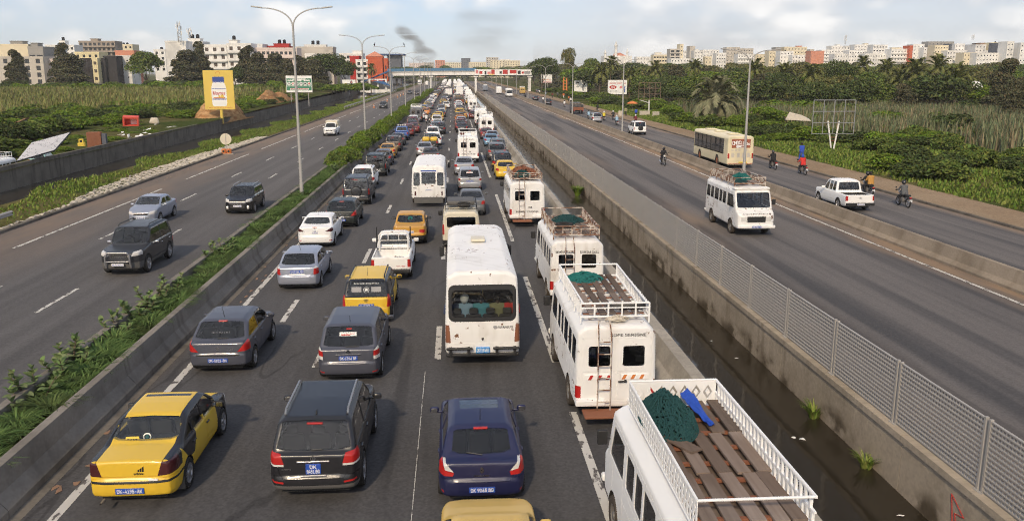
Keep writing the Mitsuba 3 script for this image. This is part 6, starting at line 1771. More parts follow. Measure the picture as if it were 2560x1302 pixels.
face(aveo, 0, .60, .68, .8, 'black_plastic', 'chrome', False, False, .46, 'DK 4521 AP')
vitara = car(4.18, 1.78, 1.62, 'suv', yrf=2.4, yws=3.15, zcowl=1.06, zhood=.90, wheel=.34, clear=.24, rails='alloy', front=True, roofw=.66, lowtrim=(.42, 'black_plastic', .40))
face(vitara, 0, .70, .82, 1.0, 'alloy', None, False, True, .55, 'DK 7733 BG')
lsuvf = car(4.5, 1.82, 1.70, 'suv', wheel=.35, clear=.25, h=.05, fine=False, front=True, seatrows=False, zcowl=1.08, zhood=.9)
face(lsuvf, 0, .68, .82, .9, 'black_plastic', 'chrome', False, False, .5, 'DK 9021 AY')

# --- pick-ups
def pickup(double=True, L=5.1, W=1.86, H=1.80, fine=True, bar=False, load=None, h=.042, canopy=False, front=False, rim='alloy', tail_h=(.80, 1.10), badge_r=.0, zb=.30, wheel=.37):
 hw = W / 2
 zbed = 1.08
 ycab = 1.62 if double else 2.25
 yrf, yws, zc = 3.0, 3.62, 1.10
 side = [(.02, zb + .12), (0, .62), (.02, zbed - .02), (.06, zbed), (ycab, zbed), (yws - .1, zc), (yws + .3, zc - .03), (L - .35, .98), (L - .1, .92), (L - .02, .72), (L, .5), (L - .06, zb + .06), (L - .3, zb), (.4, zb)]
 sect = [(0, zb - .03), (hw - .10, zb), (hw - .03, zb + .14), (hw, .62), (hw - .01, .85), (hw - .05, zbed), (hw - .10, zbed + .05), (0, zbed + .10)]
 plan = [(0, -.01), (hw - .14, 0), (hw - .03, .05), (hw, .2), (hw, L - 1.1), (hw - .04, L - .6), (hw * .78, L - .18), (hw * .45, L - .02), (0, L + .03)]
 cs = [(ycab, .8), (ycab + .02, zbed), (ycab + .16, H - .10), (ycab + .32, H - .02), ((ycab + yrf) / 2, H), (yrf, H - .02), (yrf + .1, H - .07), (yws + .05, zc - .04), (yws + .05, .8)]
 cx = [(0, .5), (hw - .07, .5), (hw - .07, 1.05), (hw - .20, H - .12), (hw - .36, H - .01), (0, H + .01)]
 cp = [(0, ycab), (hw - .12, ycab + .01), (hw, ycab + .12), (hw, yws - .5), (hw * .8, yws - .12), (hw * .4, yws + .07), (0, yws + .12)]
 b = Body([dict(side=side, sect=sect, plan=plan, k=.06), dict(side=cs, sect=cx, plan=cp, k=.07)], h=h, ku=.04)
 pil = [(ycab + .62, 0.0), (ycab + 1.16, -.02)] if double else [(ycab + .55, 0)]
 sw = side_windows(1.13, 1.12, H - .12, ycab + .10, yws - .14, .48, .12, pil if double else [], .07)
 wins = [('side_window', 'glass_dark', prism_x(sw, -2, 2)), ('rear_window', 'glass_dark', prism_y(sym([(0, 1.18), (hw - .24, 1.18), (hw - .32, H - .16), (0, H - .14)]), ycab - .2, ycab + .4)),
   ('windscreen', 'glass_clear', prism_y(sym([(0, zc + .05), (hw - .17, zc + .06), (hw - .34, H - .10), (0, H - .08)]), yrf - .1, L))]
 tl = [('tail_light', 'lamp_red', prism_y(sym([(hw - .16, tail_h[0]), (hw + .1, tail_h[0]), (hw + .1, tail_h[1]), (hw - .16, tail_h[1])]), -.2, .12)), ('headlight', 'lamp_clear', prism_y(sym([(hw - .42, .74), (hw + .1, .76), (hw + .1, .97), (hw - .36, .93)]), L - .55, L + .2))]
 bed = m3.Manifold.cube([W - .24, ycab - .22, 1.0]).translate([-hw + .12, .10, .62])
 out = b.outer
 seams = [line_prism_y([(-hw + .17, 1.2), (-hw + .17, .58), (hw - .17, .58), (hw - .17, 1.2)], .014, -.2, .06), line_prism_x([(ycab + .10, .4), (ycab + .10, 1.1)], .014), line_prism_x([(ycab + .68, .4), (ycab + .64, 1.1)], .014), line_prism_x([(yws - .26, .4), (yws - .26, 1.1)], .014)] if fine else []
 axles = (1.15, 1.15 + 3.0)
 b.outer = out - bed
 parts = b.build([(a, wheel, wheel) for a in axles], .06, wins, tl, seams, floor=zb + .14)
 p = Proto(); p.body, p.dims = b, (L, W, H)
 p.parts(parts)
 p.add('bed_liner', join(bx(-hw + .125, hw - .125, .105, ycab - .125, .60, .63), bx(-hw + .121, -hw + .127, .105, ycab - .125, .63, 1.0), bx(hw - .127, hw - .121, .105, ycab - .125, .63, 1.0), bx(-hw + .127, hw - .127, ycab - .13, ycab - .124, .63, 1.0), bx(-hw + .127, hw - .127, .101, .107, .63, 1.0)), 'paint' if bar else 'black_plastic')
 p.wheels4(L, axles, hw, wheel, fine=fine, rim=rim)
 p.add('rear_bumper', rbox(-hw + .05, hw - .05, -.13, .06, .42, .58, .03), 'black_plastic', 40)
 p.add('underbody', bx(-hw + .3, hw - .3, .3, L - .3, zb - .03, zb + .1), 'black_plastic')
 if fine:
  seats_into(p, [(ycab + .3, 3), (ycab + 1.2, 2)] if double else [(ycab + .3, 2)], hw - .08, z=zb + .2)
 for s in (-1, 1):
  p.add('wing_mirror', moved(rbox(hw - .04, hw + .20, -.05, .05, 0, .17, .045), (0, yws - .42, 1.12), s=(s, 1, 1)), 'paint', 45)
 if bar:
  yb = ycab - .16
  k = p.add('rack_frame', join(tube([(-hw + .10, yb - .1, .7), (-hw + .12, yb, 2.0)], .028), tube([(hw - .10, yb - .1, .7), (hw - .12, yb, 2.0)], .028), tube([(-hw + .11, yb, 1.42), (hw - .11, yb, 1.42)], .022)), 'black_plastic')
  g = tube([(-.62, yb - .02, .95), (-.64, yb, 1.62), (-.52, yb, 1.78), (.52, yb, 1.78), (.64, yb, 1.62), (.62, yb - .02, .95)], .036, 8)
  p.add('guard', join(g, tube([(-.63, yb, 1.40), (.63, yb, 1.40)], .025), *[tube([(x, yb, 1.40), (x, yb, 1.78)], .02) for x in (-.24, .22)]), 'paint', 45, parent=k)
  for j in range(7):
   p.add('bed_rib', bx(-hw + .3 + j * .2, -hw + .33 + j * .2, ycab - .136, ycab - .131, .66, 1.0), 'paint')
 if canopy:
  p.add('canopy', rbox(-hw + .06, hw - .06, .02, ycab - .05, zbed - .02, H + .22, .08), 'paint_beige', 40)
 return p

wpick = pickup(False, 4.85, 1.70, 1.72, True, True, tail_h=(.66, .98), wheel=.33, rim='steel_rim')
t_ = wpick.add('loose_tyre', moved(lathe([(.16, -.09), (.27, -.10), (.31, -.06), (.31, .06), (.27, .10), (.16, .09), (.16, -.09)], 26), (.28, 1.05, .745)), 'rubber', 40)
wpick.add('rim', moved(lathe([(.001, .02), (.10, .02), (.16, -.02)], 20), (.28, 1.05, .76)), 'steel_rim', 40, parent=t_)
rear_text(wpick, 'CCC-333', .42, .70, .05, 'print_red', .36)
wpick.add('bed_slat', join(*[bx(-.5 + j * .11, -.45 + j * .11, .25, .85, .63, .66) for j in range(5)]), 'plank_wood')
amarok = pickup(True, 5.18, 1.90, 1.83, True, tail_h=(.72, 1.02))
badge(amarok, .88, .07); plate(amarok, .50, 'DK 6615 BD', .5, .11, 'plate_white', y=-.135)
amarok.add('mudflap', bx(.70, .94, .72, .74, .14, .42), 'grey_plastic')
bpick = pickup(True, 5.0, 1.80, 1.76, False, h=.05)
cpick = pickup(False, 5.0, 1.78, 1.76, False, h=.05, canopy=True, front=True)
face(cpick, 0, .70, .86, .9, 'black_plastic', None, False, False, .52, 'DK 3390 AM')

# ---------------------------------------------------------------- minibuses, vans, buses
def boxy(L, W, H, nose=None, k=.10, h=.05, zb=.38, wheels=None, wr=.40, windows=(), pieces=(), seams=(), tumble=.05, wall=.05, roofk=.16, rear_lean=.03, floor=.62, front_lean=.10, deep=.02):
 hw = W / 2
 side = [(.02, zb), (0, .7), (.0, 1.1), (rear_lean, H - .10), (rear_lean + .08, H)] + (nose or [(L - .35, H), (L - .2, H - .08), (L - front_lean * .4, 1.2), (L, .9), (L - .02, zb)])
 sect = [(0, zb - .03), (hw - .06, zb), (hw, zb + .12), (hw, 1.15), (hw - tumble, H - .22), (hw - tumble - roofk, H - .02), (0, H + .03)]
 plan = [(0, -.02), (hw - .18, 0), (hw - .04, .06), (hw, .22), (hw, L - .4), (hw - .06, L - .12), (hw - .3, L), (0, L + .03)]
 b = Body([dict(side=side, sect=sect, plan=plan, k=k)], h=h, ku=.03, wall=wall)
 p = Proto(); p.body, p.dims = b, (L, W, H)
 p.parts(b.build([(a, wr, wr) for a in wheels], .08, windows, pieces, seams, floor=floor, arch_x=.42, deep=deep), 34)
 p.add('underbody', bx(-hw + .25, hw - .25, .2, L - .2, zb - .06, zb + .12), 'black_plastic')
 return p

def rrect(x0, x1, z0, z1, r=.06):
 return sbox(x0 + r, z0 + r, x1 - r, z1 - r).buffer(r, 3)

def minibus(rack='white', load=(), paint_slots=None, fine=True, open_door=False, ladder=-.32, stripes=True, h=.05, lettering=None, front=False, step=True, rows=5, rack_h=.46, planks=True, rack_mat='paint_white', wood=True):
 L, W, H = 6.1, 2.08, 2.56
 hw = W / 2
 nose = [(5.0, H), (5.18, H - .06), (5.62, 1.42), (5.92, 1.28), (6.05, 1.16), (6.1, .85), (6.08, .40)]
 wn = []
 y0 = .30
 ws = [(.22, .92), (1.02, 1.62), (1.74, 2.52), (2.64, 3.14), (3.26, 3.86)] if rows == 5 else [(.25, 1.15), (1.27, 2.17), (2.29, 3.19), (3.31, 3.95)]
 for a, b_ in ws:
  wn.append(('side_window', 'glass_dark', prism_x(rrect(a, b_, 1.48, 2.14), -2, 2)))
 wn.append(('cab_window', 'glass_dark', prism_x(Polygon([(4.10, 1.46), (5.30, 1.46), (5.02, 2.14), (4.10, 2.14)]).buffer(-.03).buffer(.03), -2, 2)))
 wn.append(('rear_window', 'glass_dark', prism_y(unary_union([rrect(-.70, -.16, 1.50, 2.02), rrect(.16, .70, 1.50, 2.02)]), -.5, .5)))
 wn.append(('windscreen', 'glass_clear', prism_y(rrect(-.90, .90, 1.50, 2.28, .1), 4.9, 6.3)))
 pcs = [('tail_light', 'lamp_red', prism_y(sym([(.88, .68), (1.2, .68), (1.2, 1.0), (.88, 1.0)]), -.2, .16)), ('headlight', 'lamp_clear', prism_y(sym([(.52, .84), (.82, .84), (.82, 1.06), (.52, 1.06)]), 5.7, 6.4))]
 sm = []
 if fine:
  for x in (-.86, 0, .86):
   sm.append(line_prism_y([(x, .62), (x, 2.22)], .022, -.2, .12))
  sm += [line_prism_y([(-.86, 2.22), (.86, 2.22)], .018, -.2, .14), line_prism_y([(-.86, 1.36), (.86, 1.36)], .014, -.2, .12), line_prism_y([(-.86, .62), (.86, .62)], .02, -.2, .12), line_prism_x([(.15, 1.38), (4.1, 1.38)], .014), line_prism_x([(.15, 1.10), (4.1, 1.10)], .014), line_prism_x([(.1, 2.26), (5.0, 2.26)], .02), line_prism_x([(4.06, .5), (4.06, 2.2)], .016), line_prism_x([(5.02, .5), (5.02, 1.4)], .016)]
 p = boxy(L, W, H, nose, .09, h, .42, (1.35, 4.85), .39, wn, pcs, sm, tumble=.06, roofk=.22)
 for s in (-1, 1):
  p.wheel(s * (hw - .13), 1.35, .39, .24, 'steel_rim', 0, fine, 'dusty_rubber', .58)
  p.wheel(s * (hw - .13), 4.85, .39, .24, 'steel_rim', 0, fine, 'dusty_rubber', .58)
  p.add('wing_mirror', moved(join(rbox(hw + .02, hw + .22, -.04, .04, 0, .30, .03), tube([(hw - .05, .02, .1), (hw + .12, 0, .15)], .015)), (0, 5.35, 1.62), s=(s, 1, 1)), 'black_plastic', 45)
 for s in (-1, 1):
  p.add('rear_bumper', rbox(min(s * .28, s * (hw - .02)), max(s * .28, s * (hw - .02)), -.10, .06, .50, .66, .03), 'paint', 40)
 p.add('front_bumper', rbox(-hw + .02, hw - .02, 6.04, 6.20, .48, .64, .04), 'paint', 40)
 g = p.add('grille', rbox(-.50, .50, 6.02, 6.13, .80, 1.10, .02), 'black_plastic')
 badge(p, .95, .11, 'chrome', 0, False)
 plate(p, .56, 'DK 8412 C', .5, .11, 'plate_blue', y=6.20, rear=False)
 if step:
  p.add('step', rbox(-.85, .25, -.52, .02, .34, .40, .02), 'rust_rim')
 k = p.add('door_handle', join(rbox(.04, .24, -.06, -.02, 1.10, 1.14, .012), rbox(.20, .26, -.05, .02, 1.09, 1.15, .012)), 'black_plastic')
 if stripes:
  for s in (-1, 1):
   k = p.add('reflective_strip', bx(min(s * .14, s * .78), max(s * .14, s * .78), -.012, .02, 1.17, 1.29), 'print_white')
   for j in range(3):
    x = (.20 + .22 * j) * s
    p.add('stripe', prism_y(Polygon([(x - .07, 1.172), (x + .01, 1.172), (x + .07, 1.288), (x - .01, 1.288)]), -.016, -.0125), 'print_orange' if s > 0 else 'print_red', parent=k)
 if lettering:
  for s, x, z, hh, w in lettering:
   p.add('lettering', moved(text3(s, hh, .004, '-y', True, w), (x, on_rear(p.body, x, z) - .003, z)), 'print_black')
 if ladder is not None:
  p.add('ladder', join(tube([(ladder - .16, -.10, .40), (ladder - .16, -.10, 2.3), (ladder - .14, .10, H + .10)], .017), tube([(ladder + .16, -.10, .40), (ladder + .16, -.10, 2.3), (ladder + .14, .10, H + .10)], .017), *[tube([(ladder - .16, -.10, z), (ladder + .16, -.10, z)], .014) for z in np.arange(.62, 2.3, .31)]), 'rusty_rail')
 # roof rack
 if rack:
  y0, y1, xr = .38, 4.75, .86
  zt = H + rack_h
  rk = p.add('roof_rack', join(*[tube([(s * (xr - .06), y0, z), (s * xr, y1, z)], .024) for s in (-1, 1) for z in (zt, H + .12)], *[tube([(-xr, y, z), (xr, y, z)], .024) for y in (y0, y1) for z in (zt, H + .12)], *[tube([(-xr, y, H + .10), (xr, y, H + .10)], .02) for y in np.linspace(y0, y1, 7)[1:-1]], *[tube([(s * xr, y, H - .05), (s * xr, y, zt)], .022) for s in (-1, 1) for y in np.linspace(y0, y1, 5)]), rack_mat)
  nb = 26 if fine else 10
  for s in (-1, 1):
   p.add('rack_slats', join(*[bx(s * xr - .010, s * xr + .010, y - .022, y + .022, H + .12, zt) for y in np.linspace(y0, y1, nb)]), rack_mat, parent=rk)
  p.add('rack_rail', join(*[bx(x - .02, x + .02, y0 - .012, y0 + .012, H + .12, zt) for x in np.linspace(-xr, xr, 6)[1:-1]], tube([(-xr, y0, (zt + H + .12) / 2 + .05), (xr, y0, (zt + H + .12) / 2 + .05)], .016)), rack_mat, parent=rk)
  if planks:
   rr = np.random.default_rng(len(p.rows))
   for j, x in enumerate((-.58, -.30, 0.0, .30, .58)):
    for a, b_ in ((y0 + .1, 2.5), (2.52, y1 - .1)):
     m = moved(bx(-.085, .085, a, b_, 0, .035), (x + rr.uniform(-.04, .04), 0, H + .13 + rr.uniform(0, .015)), rz=rr.uniform(-.01, .01))
     p.add('plank', m, ['plank_wood', 'plank_dark', 'plank_wood', 'plank_grey'][int(rr.integers(4))], parent=rk)
   for y in np.linspace(y0 + .3, y1 - .3, 6):
    p.add('cross_bar', bx(-.80, .80, y - .03, y + .03, H + .10, H + .128), 'rust_rim', parent=rk)
 for nm, mt, m in load:
  p.add(nm, m, mt, 50)
 seats_into(p, [(.5, 3), (1.4, 3), (2.3, 3), (3.2, 3), (4.3, 2)], hw - .08, z=.70)
 return p

def net_heap(cx, cy, z, rx, ry, rz, seed, n=150, r=.012):
 """A heap of tangled netting: many loose cords over a low mound."""
 g = np.random.default_rng(seed)
 out = []
 for _ in range(n):
  a, q = g.uniform(0, 2 * PI), math.sqrt(g.random())
  p = np.array([q * math.cos(a), q * math.sin(a)])
  d = g.uniform(0, 2 * PI)
  pts = []
  for j in range(7):
   rr = min(np.hypot(*p), 1)
   hgt = (1 - rr ** 2) ** .7 * rz * g.uniform(.78, 1.1) * (.70 + .55 * meshkit.noise(np.array([p[0] * 3 + seed, p[1] * 3, 0])))
   pts.append((cx + p[0] * rx, cy + p[1] * ry, z + hgt + .01))
   d += g.normal() * .9
   p = p + .16 * np.array([math.cos(d), math.sin(d)])
   if np.hypot(*p) > 1:
    p /= np.hypot(*p)
  out.append(tube(pts, r, 4, False))
 core = m3.Manifold.sphere(1.0, 20).scale([rx * .78, ry * .78, rz * .52]).translate([cx, cy, z]).trim_by_plane([0, 0, 1], z)
 return join(core, *out)

HV = 2.56
van_a = minibus(load=[('green_net', 'cloth_teal', net_heap(-.2, 4.1, HV + .16, .55, .42, .18, 1)), ('car_bumper', 'black_plastic', tube([(-.1, 1.02, HV + .22), (.25, .84, HV + .26), (.75, .80, HV + .26), (1.0, .95, HV + .24)], [.07, .10, .10, .05], 8)), ('plastic_sheet', 'plastic_sheet', net_heap(.05, .30, HV + .04, .30, .16, .10, 9, 30, .02))],
    lettering=[('SOPE SERIGNE', .28, 2.30, .07, .9)])
van_b = minibus(rack_mat='rusty_rail', load=[('green_net', 'cloth_net', net_heap(.05, 3.3, HV + .16, .65, .8, .20, 2)), ('tyre', 'rubber', moved(lathe([(.2, -.09), (.33, -.10), (.37, 0), (.33, .10), (.2, .09), (.2, -.09)], 22), (-.3, 1.6, HV + .26)))],
    stripes=False, ladder=-.30, lettering=[('MAKKA TOUBA', -.45, 2.12, .09, .72), ('BOROM GALL', .45, 2.10, .09, .72)])
van_c = minibus(rack_mat='rusty_rail', load=[('bundle', 'rust_rim', net_heap(0, 2.4, HV + .16, .8, 1.6, .42, 3, 90, .03)), ('sacks', 'cloth_net', net_heap(-.2, 1.2, HV + .16, .5, .5, .38, 4, 60, .02))], stripes=False, rows=4, lettering=[('TOUBA', -.5, 2.14, .08, .42), ('MAME DIARRA', 0, .86, .10, 1.3)])
van_w = minibus(rack_mat='paint_white', fine=False, h=.06, planks=False, stripes=False, lettering=[('SALAM', .0, 2.30, .09, .8), ('NIANG XAADIM', 0, .90, .10, 1.3)], load=[('football_print', 'print_white', disc(.5, .30, HV + .25, .22, .22, 20, .03)), ('bag', 'paint_maroon', rbox(-.75, -.35, .42, .9, HV + .14, HV + .40, .08))])
van_p = minibus(rack_mat='paint_white', fine=False, h=.06, planks=False, stripes=False, lettering=[('DIEUREDIEUF', 0, .92, .12, 1.4)])
van_f = minibus(rack_mat='rusty_rail', stripes=False, planks=True, ladder=None, step=False, load=[('green_net', 'cloth_teal', net_heap(-.25, 2.6, HV + .16, .5, .9, .30, 6)), ('green_cloth', 'cloth_net', net_heap(.35, 4.2, HV + .14, .42, .3, .16, 7))])
van_f.add('lettering', moved(text3('ALHAMDOULILAH', .13, .004, '+y', True, 1.55), (0, 6.02, 1.215), rx=-.75), 'print_black')
van_f.add('visor', rbox(-.98, .98, 4.7, 5.25, HV - .16, HV - .02, .06), 'rust_white', 40)
# nearest minibus: filigree rack, heap of net, blue cloth, wide planks
van_n = minibus(rack=None, step=False, stripes=False, load=[])
y0, y1, xr, zt = .3, 4.72, .80, HV + .56
rk = van_n.add('roof_rack', join(*[tube([(s * xr, y0, z), (s * xr, y1, z)], .02) for s in (-1, 1) for z in (zt, HV + .10)], *[tube([(-xr, y, z), (xr, y, z)], .02) for y in (y0, y1) for z in (zt, HV + .10)]), 'paint_white')
fil = unary_union([sbox(0, 0, y1 - y0, .44)])
cut = []
for i in range(30):
 c = .10 + i * (y1 - y0 - .2) / 29
 cut += [Point(c - .028, .34).buffer(.034), sbox(c - .018, .05, c + .026, .13).buffer(.012), Polygon([(c - .04, .18), (c + .04, .18), (c + .02, .28)]).buffer(.008)]
fil = fil.difference(unary_union(cut))
van_n.add('filigree_panel', moved(prism_x(fil, -.006, .006), (-xr, y0, HV + .11)), 'paint_white', parent=rk)
bal = unary_union([sbox(0, .20, y1 - y0, .23), sbox(0, 0, y1 - y0, .02), sbox(0, .42, y1 - y0, .44)] + [sbox(c, 0, c + .055, .22) for c in np.arange(.05, y1 - y0 - .1, .17)] + [sbox(c + .08, .22, c + .135, .44) for c in np.arange(.05, y1 - y0 - .2, .17)])
van_n.add('filigree_panel', moved(prism_x(bal, -.02, .02), (xr, y0, HV + .11)), 'paint_white', parent=rk)
fr = sbox(-xr, 0, xr, .44)
for i in range(7):
 c = -xr + .16 + i * .215
 fr = fr.difference(Polygon([(c - .09, .22), (c, .36), (c + .09, .22), (c, .08)])).union(Polygon([(c - .045, .22), (c, .29), (c + .045, .22), (c, .15)]))
van_n.add('filigree_panel', moved(prism_y(fr, -.012, .012), (0, y1, HV + .11)), 'paint_white', parent=rk)
rr = np.random.default_rng(12)
for j, x in enumerate((-.58, -.27, .05, .37, .66)):
 for a, b_ in ((y0 + .05, 1.75), (1.78, 3.2), (3.22, y1 - .12)):
  van_n.add('plank', moved(bx(-.105, .105, a, b_, 0, .04), (x + rr.uniform(-.03, .03), 0, HV + .16 + rr.uniform(0, .02)), rz=rr.uniform(-.022, .022)), ['plank_wood', 'plank_grey', 'plank_grey', 'plank_dark'][int(rr.integers(4))], parent=rk)
for y in np.linspace(y0 + .25, y1 - .25, 8):
 van_n.add('cross_bar', bx(-.78, .78, y - .035, y + .035, HV + .105, HV + .155), 'rust_rim', parent=rk)
van_n.add('loose_board', moved(bx(-.12, .12, -.5, .5, 0, .03), (-.42, 2.9, HV + .215), rz=.5), 'plank_wood', parent=rk)
van_n.add('roof_panel', bx(-.72, .72, y0 + .1, y1 - .1, HV + .035, HV + .06), 'plank_wood', parent=rk)

# --- white coach, rear window open to the passengers
L, W, H = 8.3, 2.28, 2.95
hw = W / 2
wn = [('rear_window', 'glass_clear', prism_y(rrect(-.90, .90, 1.55, 2.36, .14), -.5, .6)), ('windscreen', 'glass_clear', prism_y(rrect(-1.0, 1.0, 1.3, 2.4, .1), L - .8, L + .3))]
for a in np.arange(.7, 7.2, 1.12):
 wn.append(('side_window', 'glass_dark', prism_x(rrect(a, a + 1.04, 1.45, 2.25, .08), -2, 2)))
pcs = [('window_surround', 'black_plastic', prism_y(rrect(-1.0, 1.0, 1.42, 2.52, .18), -.3, .35)), ('tail_light', 'rust_rim', prism_y(sym([(.94, .78), (1.3, .78), (1.3, 1.32), (.98, 1.32)]), -.2, .16))]
sm = [line_prism_y([(-.92, 1.40), (-.92, .78), (.92, .78), (.92, 1.40)], .02, -.2, .12), line_prism_y([(-1.3, .70), (1.3, .70)], .018, -.2, .2), prism_z(sbox(-.008, 0, .008, 7.5), H - .1, H + .2), prism_z(sbox(-.9, 3.3, .9, 3.32), H - .1, H + .2)]
coach = boxy(L, W, H, None, .12, .05, .40, (2.1, 6.9), .45, wn, pcs, sm, tumble=.10, roofk=.26, rear_lean=.16, deep=.012)
for s in (-1, 1):
 for y in (2.1, 6.9):
  coach.wheel(s * (hw - .15), y, .45, .28, 'steel_rim', 0, True, 'dusty_rubber', .58)
 coach.add('wing_mirror', moved(join(rbox(hw + .06, hw + .24, -.05, .05, -.2, .2, .04), tube([(hw - .05, 0, .3), (hw + .15, 0, .2)], .02)), (0, L - .3, 1.9), s=(s, 1, 1)), 'black_plastic', 45)
 k = coach.add('bumper_bar', rbox(min(s * .30, s * 1.08), max(s * .30, s * 1.08), -.16, -.08, .60, .68, .03), 'black_plastic', 40)
 for x in (.42, .95):
  coach.add('bracket', bx(s * x - .04, s * x + .04, -.10, .02, .46, .66), 'black_plastic', parent=k)
plate(coach, .56, 'DK7694AS', .40, .17, 'plate_sky', y=-.03)
k = coach.add('logo', moved(prism_y(affinity.scale(Point(0, 0).buffer(.07), 1, .75), -.004, .01), (.38, on_rear(coach.body, .38, 1.24), 1.24)), 'print_grey')
coach.add('lettering', moved(text3('SENBUS', .07, .004, '-y', True, .44), (.68, on_rear(coach.body, .68, 1.24) - .003, 1.24)), 'print_black')
coach.add('roof_hatch', rbox(-.24, .24, 4.3, 4.9, H + .02, H + .12, .03), 'paint_beige', 40)
coach.add('door_handle', rbox(-.03, .03, -.02, .05, .86, .93, .015), 'black_plastic')
coach.add('lower_skirt', rbox(-hw + .06, hw - .06, -.05, .10, .36, .46, .03), 'black_plastic', 40)
seats_into(coach, [(.55, 4), (1.5, 4), (2.4, 4), (3.3, 4)], hw - .08, z=.78)
coach.add('grab_pole', join(tube([(.08, 2.2, .7), (.08, 2.2, 2.8)], .02), tube([(-.3, 1.6, 2.6), (-.3, 5, 2.6)], .015)), 'print_yellow')

# --- older white minibus with a boarding plate
L, W, H = 8.0, 2.30, 2.72
hw = W / 2
wn = [('rear_window', 'glass_clear', prism_y(unary_union([rrect(-.98, -.56, 1.36, 2.22, .10), rrect(-.46, .46, 1.48, 2.24, .03), rrect(.56, .98, 1.36, 2.22, .10)]), -.5, .7)), ('windscreen', 'glass_clear', prism_y(rrect(-1.0, 1.0, 1.3, 2.3, .1), L - .8, L + .3))]
for a in np.arange(.6, 7.0, 1.1):
 wn.append(('side_window', 'glass_dark', prism_x(rrect(a, a + 1.0, 1.40, 2.15, .08), -2, 2)))
pcs = [('tail_light', 'lamp_dark_red', prism_y(sym([(.82, .72), (.92, .72), (.92, 1.0), (.82, 1.0)]), -.2, .2)), ('air_vent', 'black_plastic', prism_y(sym([(.78, 1.18), (1.02, 1.20), (1.02, 1.25), (.78, 1.23)]), -.2, .2)), ('name_band', 'print_blue', prism_y(sbox(-.5, 2.28, .5, 2.36), -.2, .3))]
sm = [line_prism_y([(-1.2, 1.16), (1.2, 1.16)], .016, -.2, .2), line_prism_y([(-.28, 1.0), (-.28, .62), (.28, .62), (.28, 1.0), (-.28, 1.0)], .016, -.2, .2)]
mbus = boxy(L, W, H, None, .14, .055, .50, (1.9, 6.6), .42, wn, pcs, sm, tumble=.10, roofk=.28, rear_lean=.22)
for s in (-1, 1):
 for y in (1.9, 6.6):
  mbus.wheel(s * (hw - .15), y, .42, .26, 'steel_rim', 0, False, 'dusty_rubber', .58)
 mbus.add('wing_mirror', moved(rbox(hw + .06, hw + .26, -.05, .05, -.2, .2, .04), (0, L - .3, 1.9), s=(s, 1, 1)), 'black_plastic', 45)
mbus.add('boarding_plate', rbox(-.95, .95, -.30, -.22, .28, .66, .02), 'grey_plastic')
mbus.add('rear_step', bx(-.95, .95, -.30, .05, .27, .30), 'grey_plastic')
plate(mbus, 1.10, 'DK 2018 K', .44, .09, 'plate_white')
seats_into(mbus, [(.6, 4), (1.6, 4), (2.6, 4)], hw - .08, z=.78)

# --- cream city bus with an advertisement
L, W, H = 11.4, 2.5, 2.95
hw = W / 2
wn = [('side_window', 'glass_dark', prism_x(rrect(1.2, 11.05, 1.22, 2.62, .06), -2, 2)), ('windscreen', 'glass_clear', prism_y(rrect(-1.1, 1.1, 1.1, 2.6, .1), L - .8, L + .3))]
pcs = [('tail_light', 'lamp_red', prism_y(sym([(1.04, .92), (1.18, .92), (1.18, 1.38), (1.04, 1.38)]), -.2, .2)), ('engine_grille', 'wall_beige', prism_y(unary_union([sbox(x - .14, 1.0, x + .14, 1.42) for x in (-.72, -.2, .28, .74)]), -.2, .12)), ('air_vent', 'wall_beige', prism_y(unary_union([sbox(x - .09, 1.60, x + .09, 1.74) for x in (-.78, -.45, -.12, .62)]), -.2, .12))]
sm = [line_prism_y([(-1.3, 1.54), (1.3, 1.54)], .02, -.2, .2), line_prism_y([(-.9, 1.5), (-.9, .72), (.9, .72), (.9, 1.5)], .02, -.2, .2), line_prism_x([(.3, .72), (11, .72)], .016)]
cbus = boxy(L, W, H, [(L - .2, H), (L - .08, H - .1), (L, 1.2), (L, .9), (L - .02, .32)], .09, .06, .32, (3.1, 8.9), .48, wn, pcs, sm, tumble=.04, roofk=.16, rear_lean=.02)
for s in (-1, 1):
 for y in (3.1, 8.9):
  cbus.wheel(s * (hw - .16), y, .48, .28, 'rust_rim', 0, False, 'dusty_rubber', .62)
for a in np.arange(2.4, 11, 1.45):
 for s in (-1, 1):
  cbus.add('window_post', bx(s * (hw - .03) - .03, s * (hw - .03) + .012, a - .03, a + .03, 1.24, 2.6), 'black_plastic')
mat('ad_brown', (.32, .10, .055), .5)
ad = cbus.add('advertisement', rbox(-.86, .88, on_rear(cbus.body, 0, 2.2) - .03, .3, 1.86, 2.66, .03), 'ad_brown')
ya = on_rear(cbus.body, 0, 2.2) - .032
for i, ch in enumerate('CHOCO PAIN'):
 if ch != ' ':
  x = -.70 + i * .158
  cbus.add('letter', moved(text3(ch, .34 - .014 * i, .004, '-y', True), (x, ya, 2.30 + .10 * math.sin(i / 9 * PI) - .01 * i), ry=-.06), 'print_white', parent=ad)
cbus.add('product_print', prism_y(unary_union([sbox(-.32, 1.90, .38, 2.14), Point(-.32, 2.0).buffer(.14)]), ya - .004, ya), 'print_white', parent=ad)
cbus.add('product_print', prism_y(sbox(.0, 1.96, .26, 2.06), ya - .008, ya - .0045), 'ad_brown', parent=ad)
cbus.add('number_plate', bx(-.15, .62, -.05, .02, .50, .62), 'print_yellow')
cbus.add('bumper_line', bx(-1.15, 1.15, -.035, .02, .44, .46), 'print_red')
for y in (2.0, 6.0, 9.0):
 cbus.add('roof_hatch', rbox(-.5, .5, y, y + .9, H + .01, H + .10, .03), 'paint_cream', 40)
seats_into(cbus, [(y, 4) for y in np.arange(1.5, 9.5, 1.3)], hw - .1, z=.6)

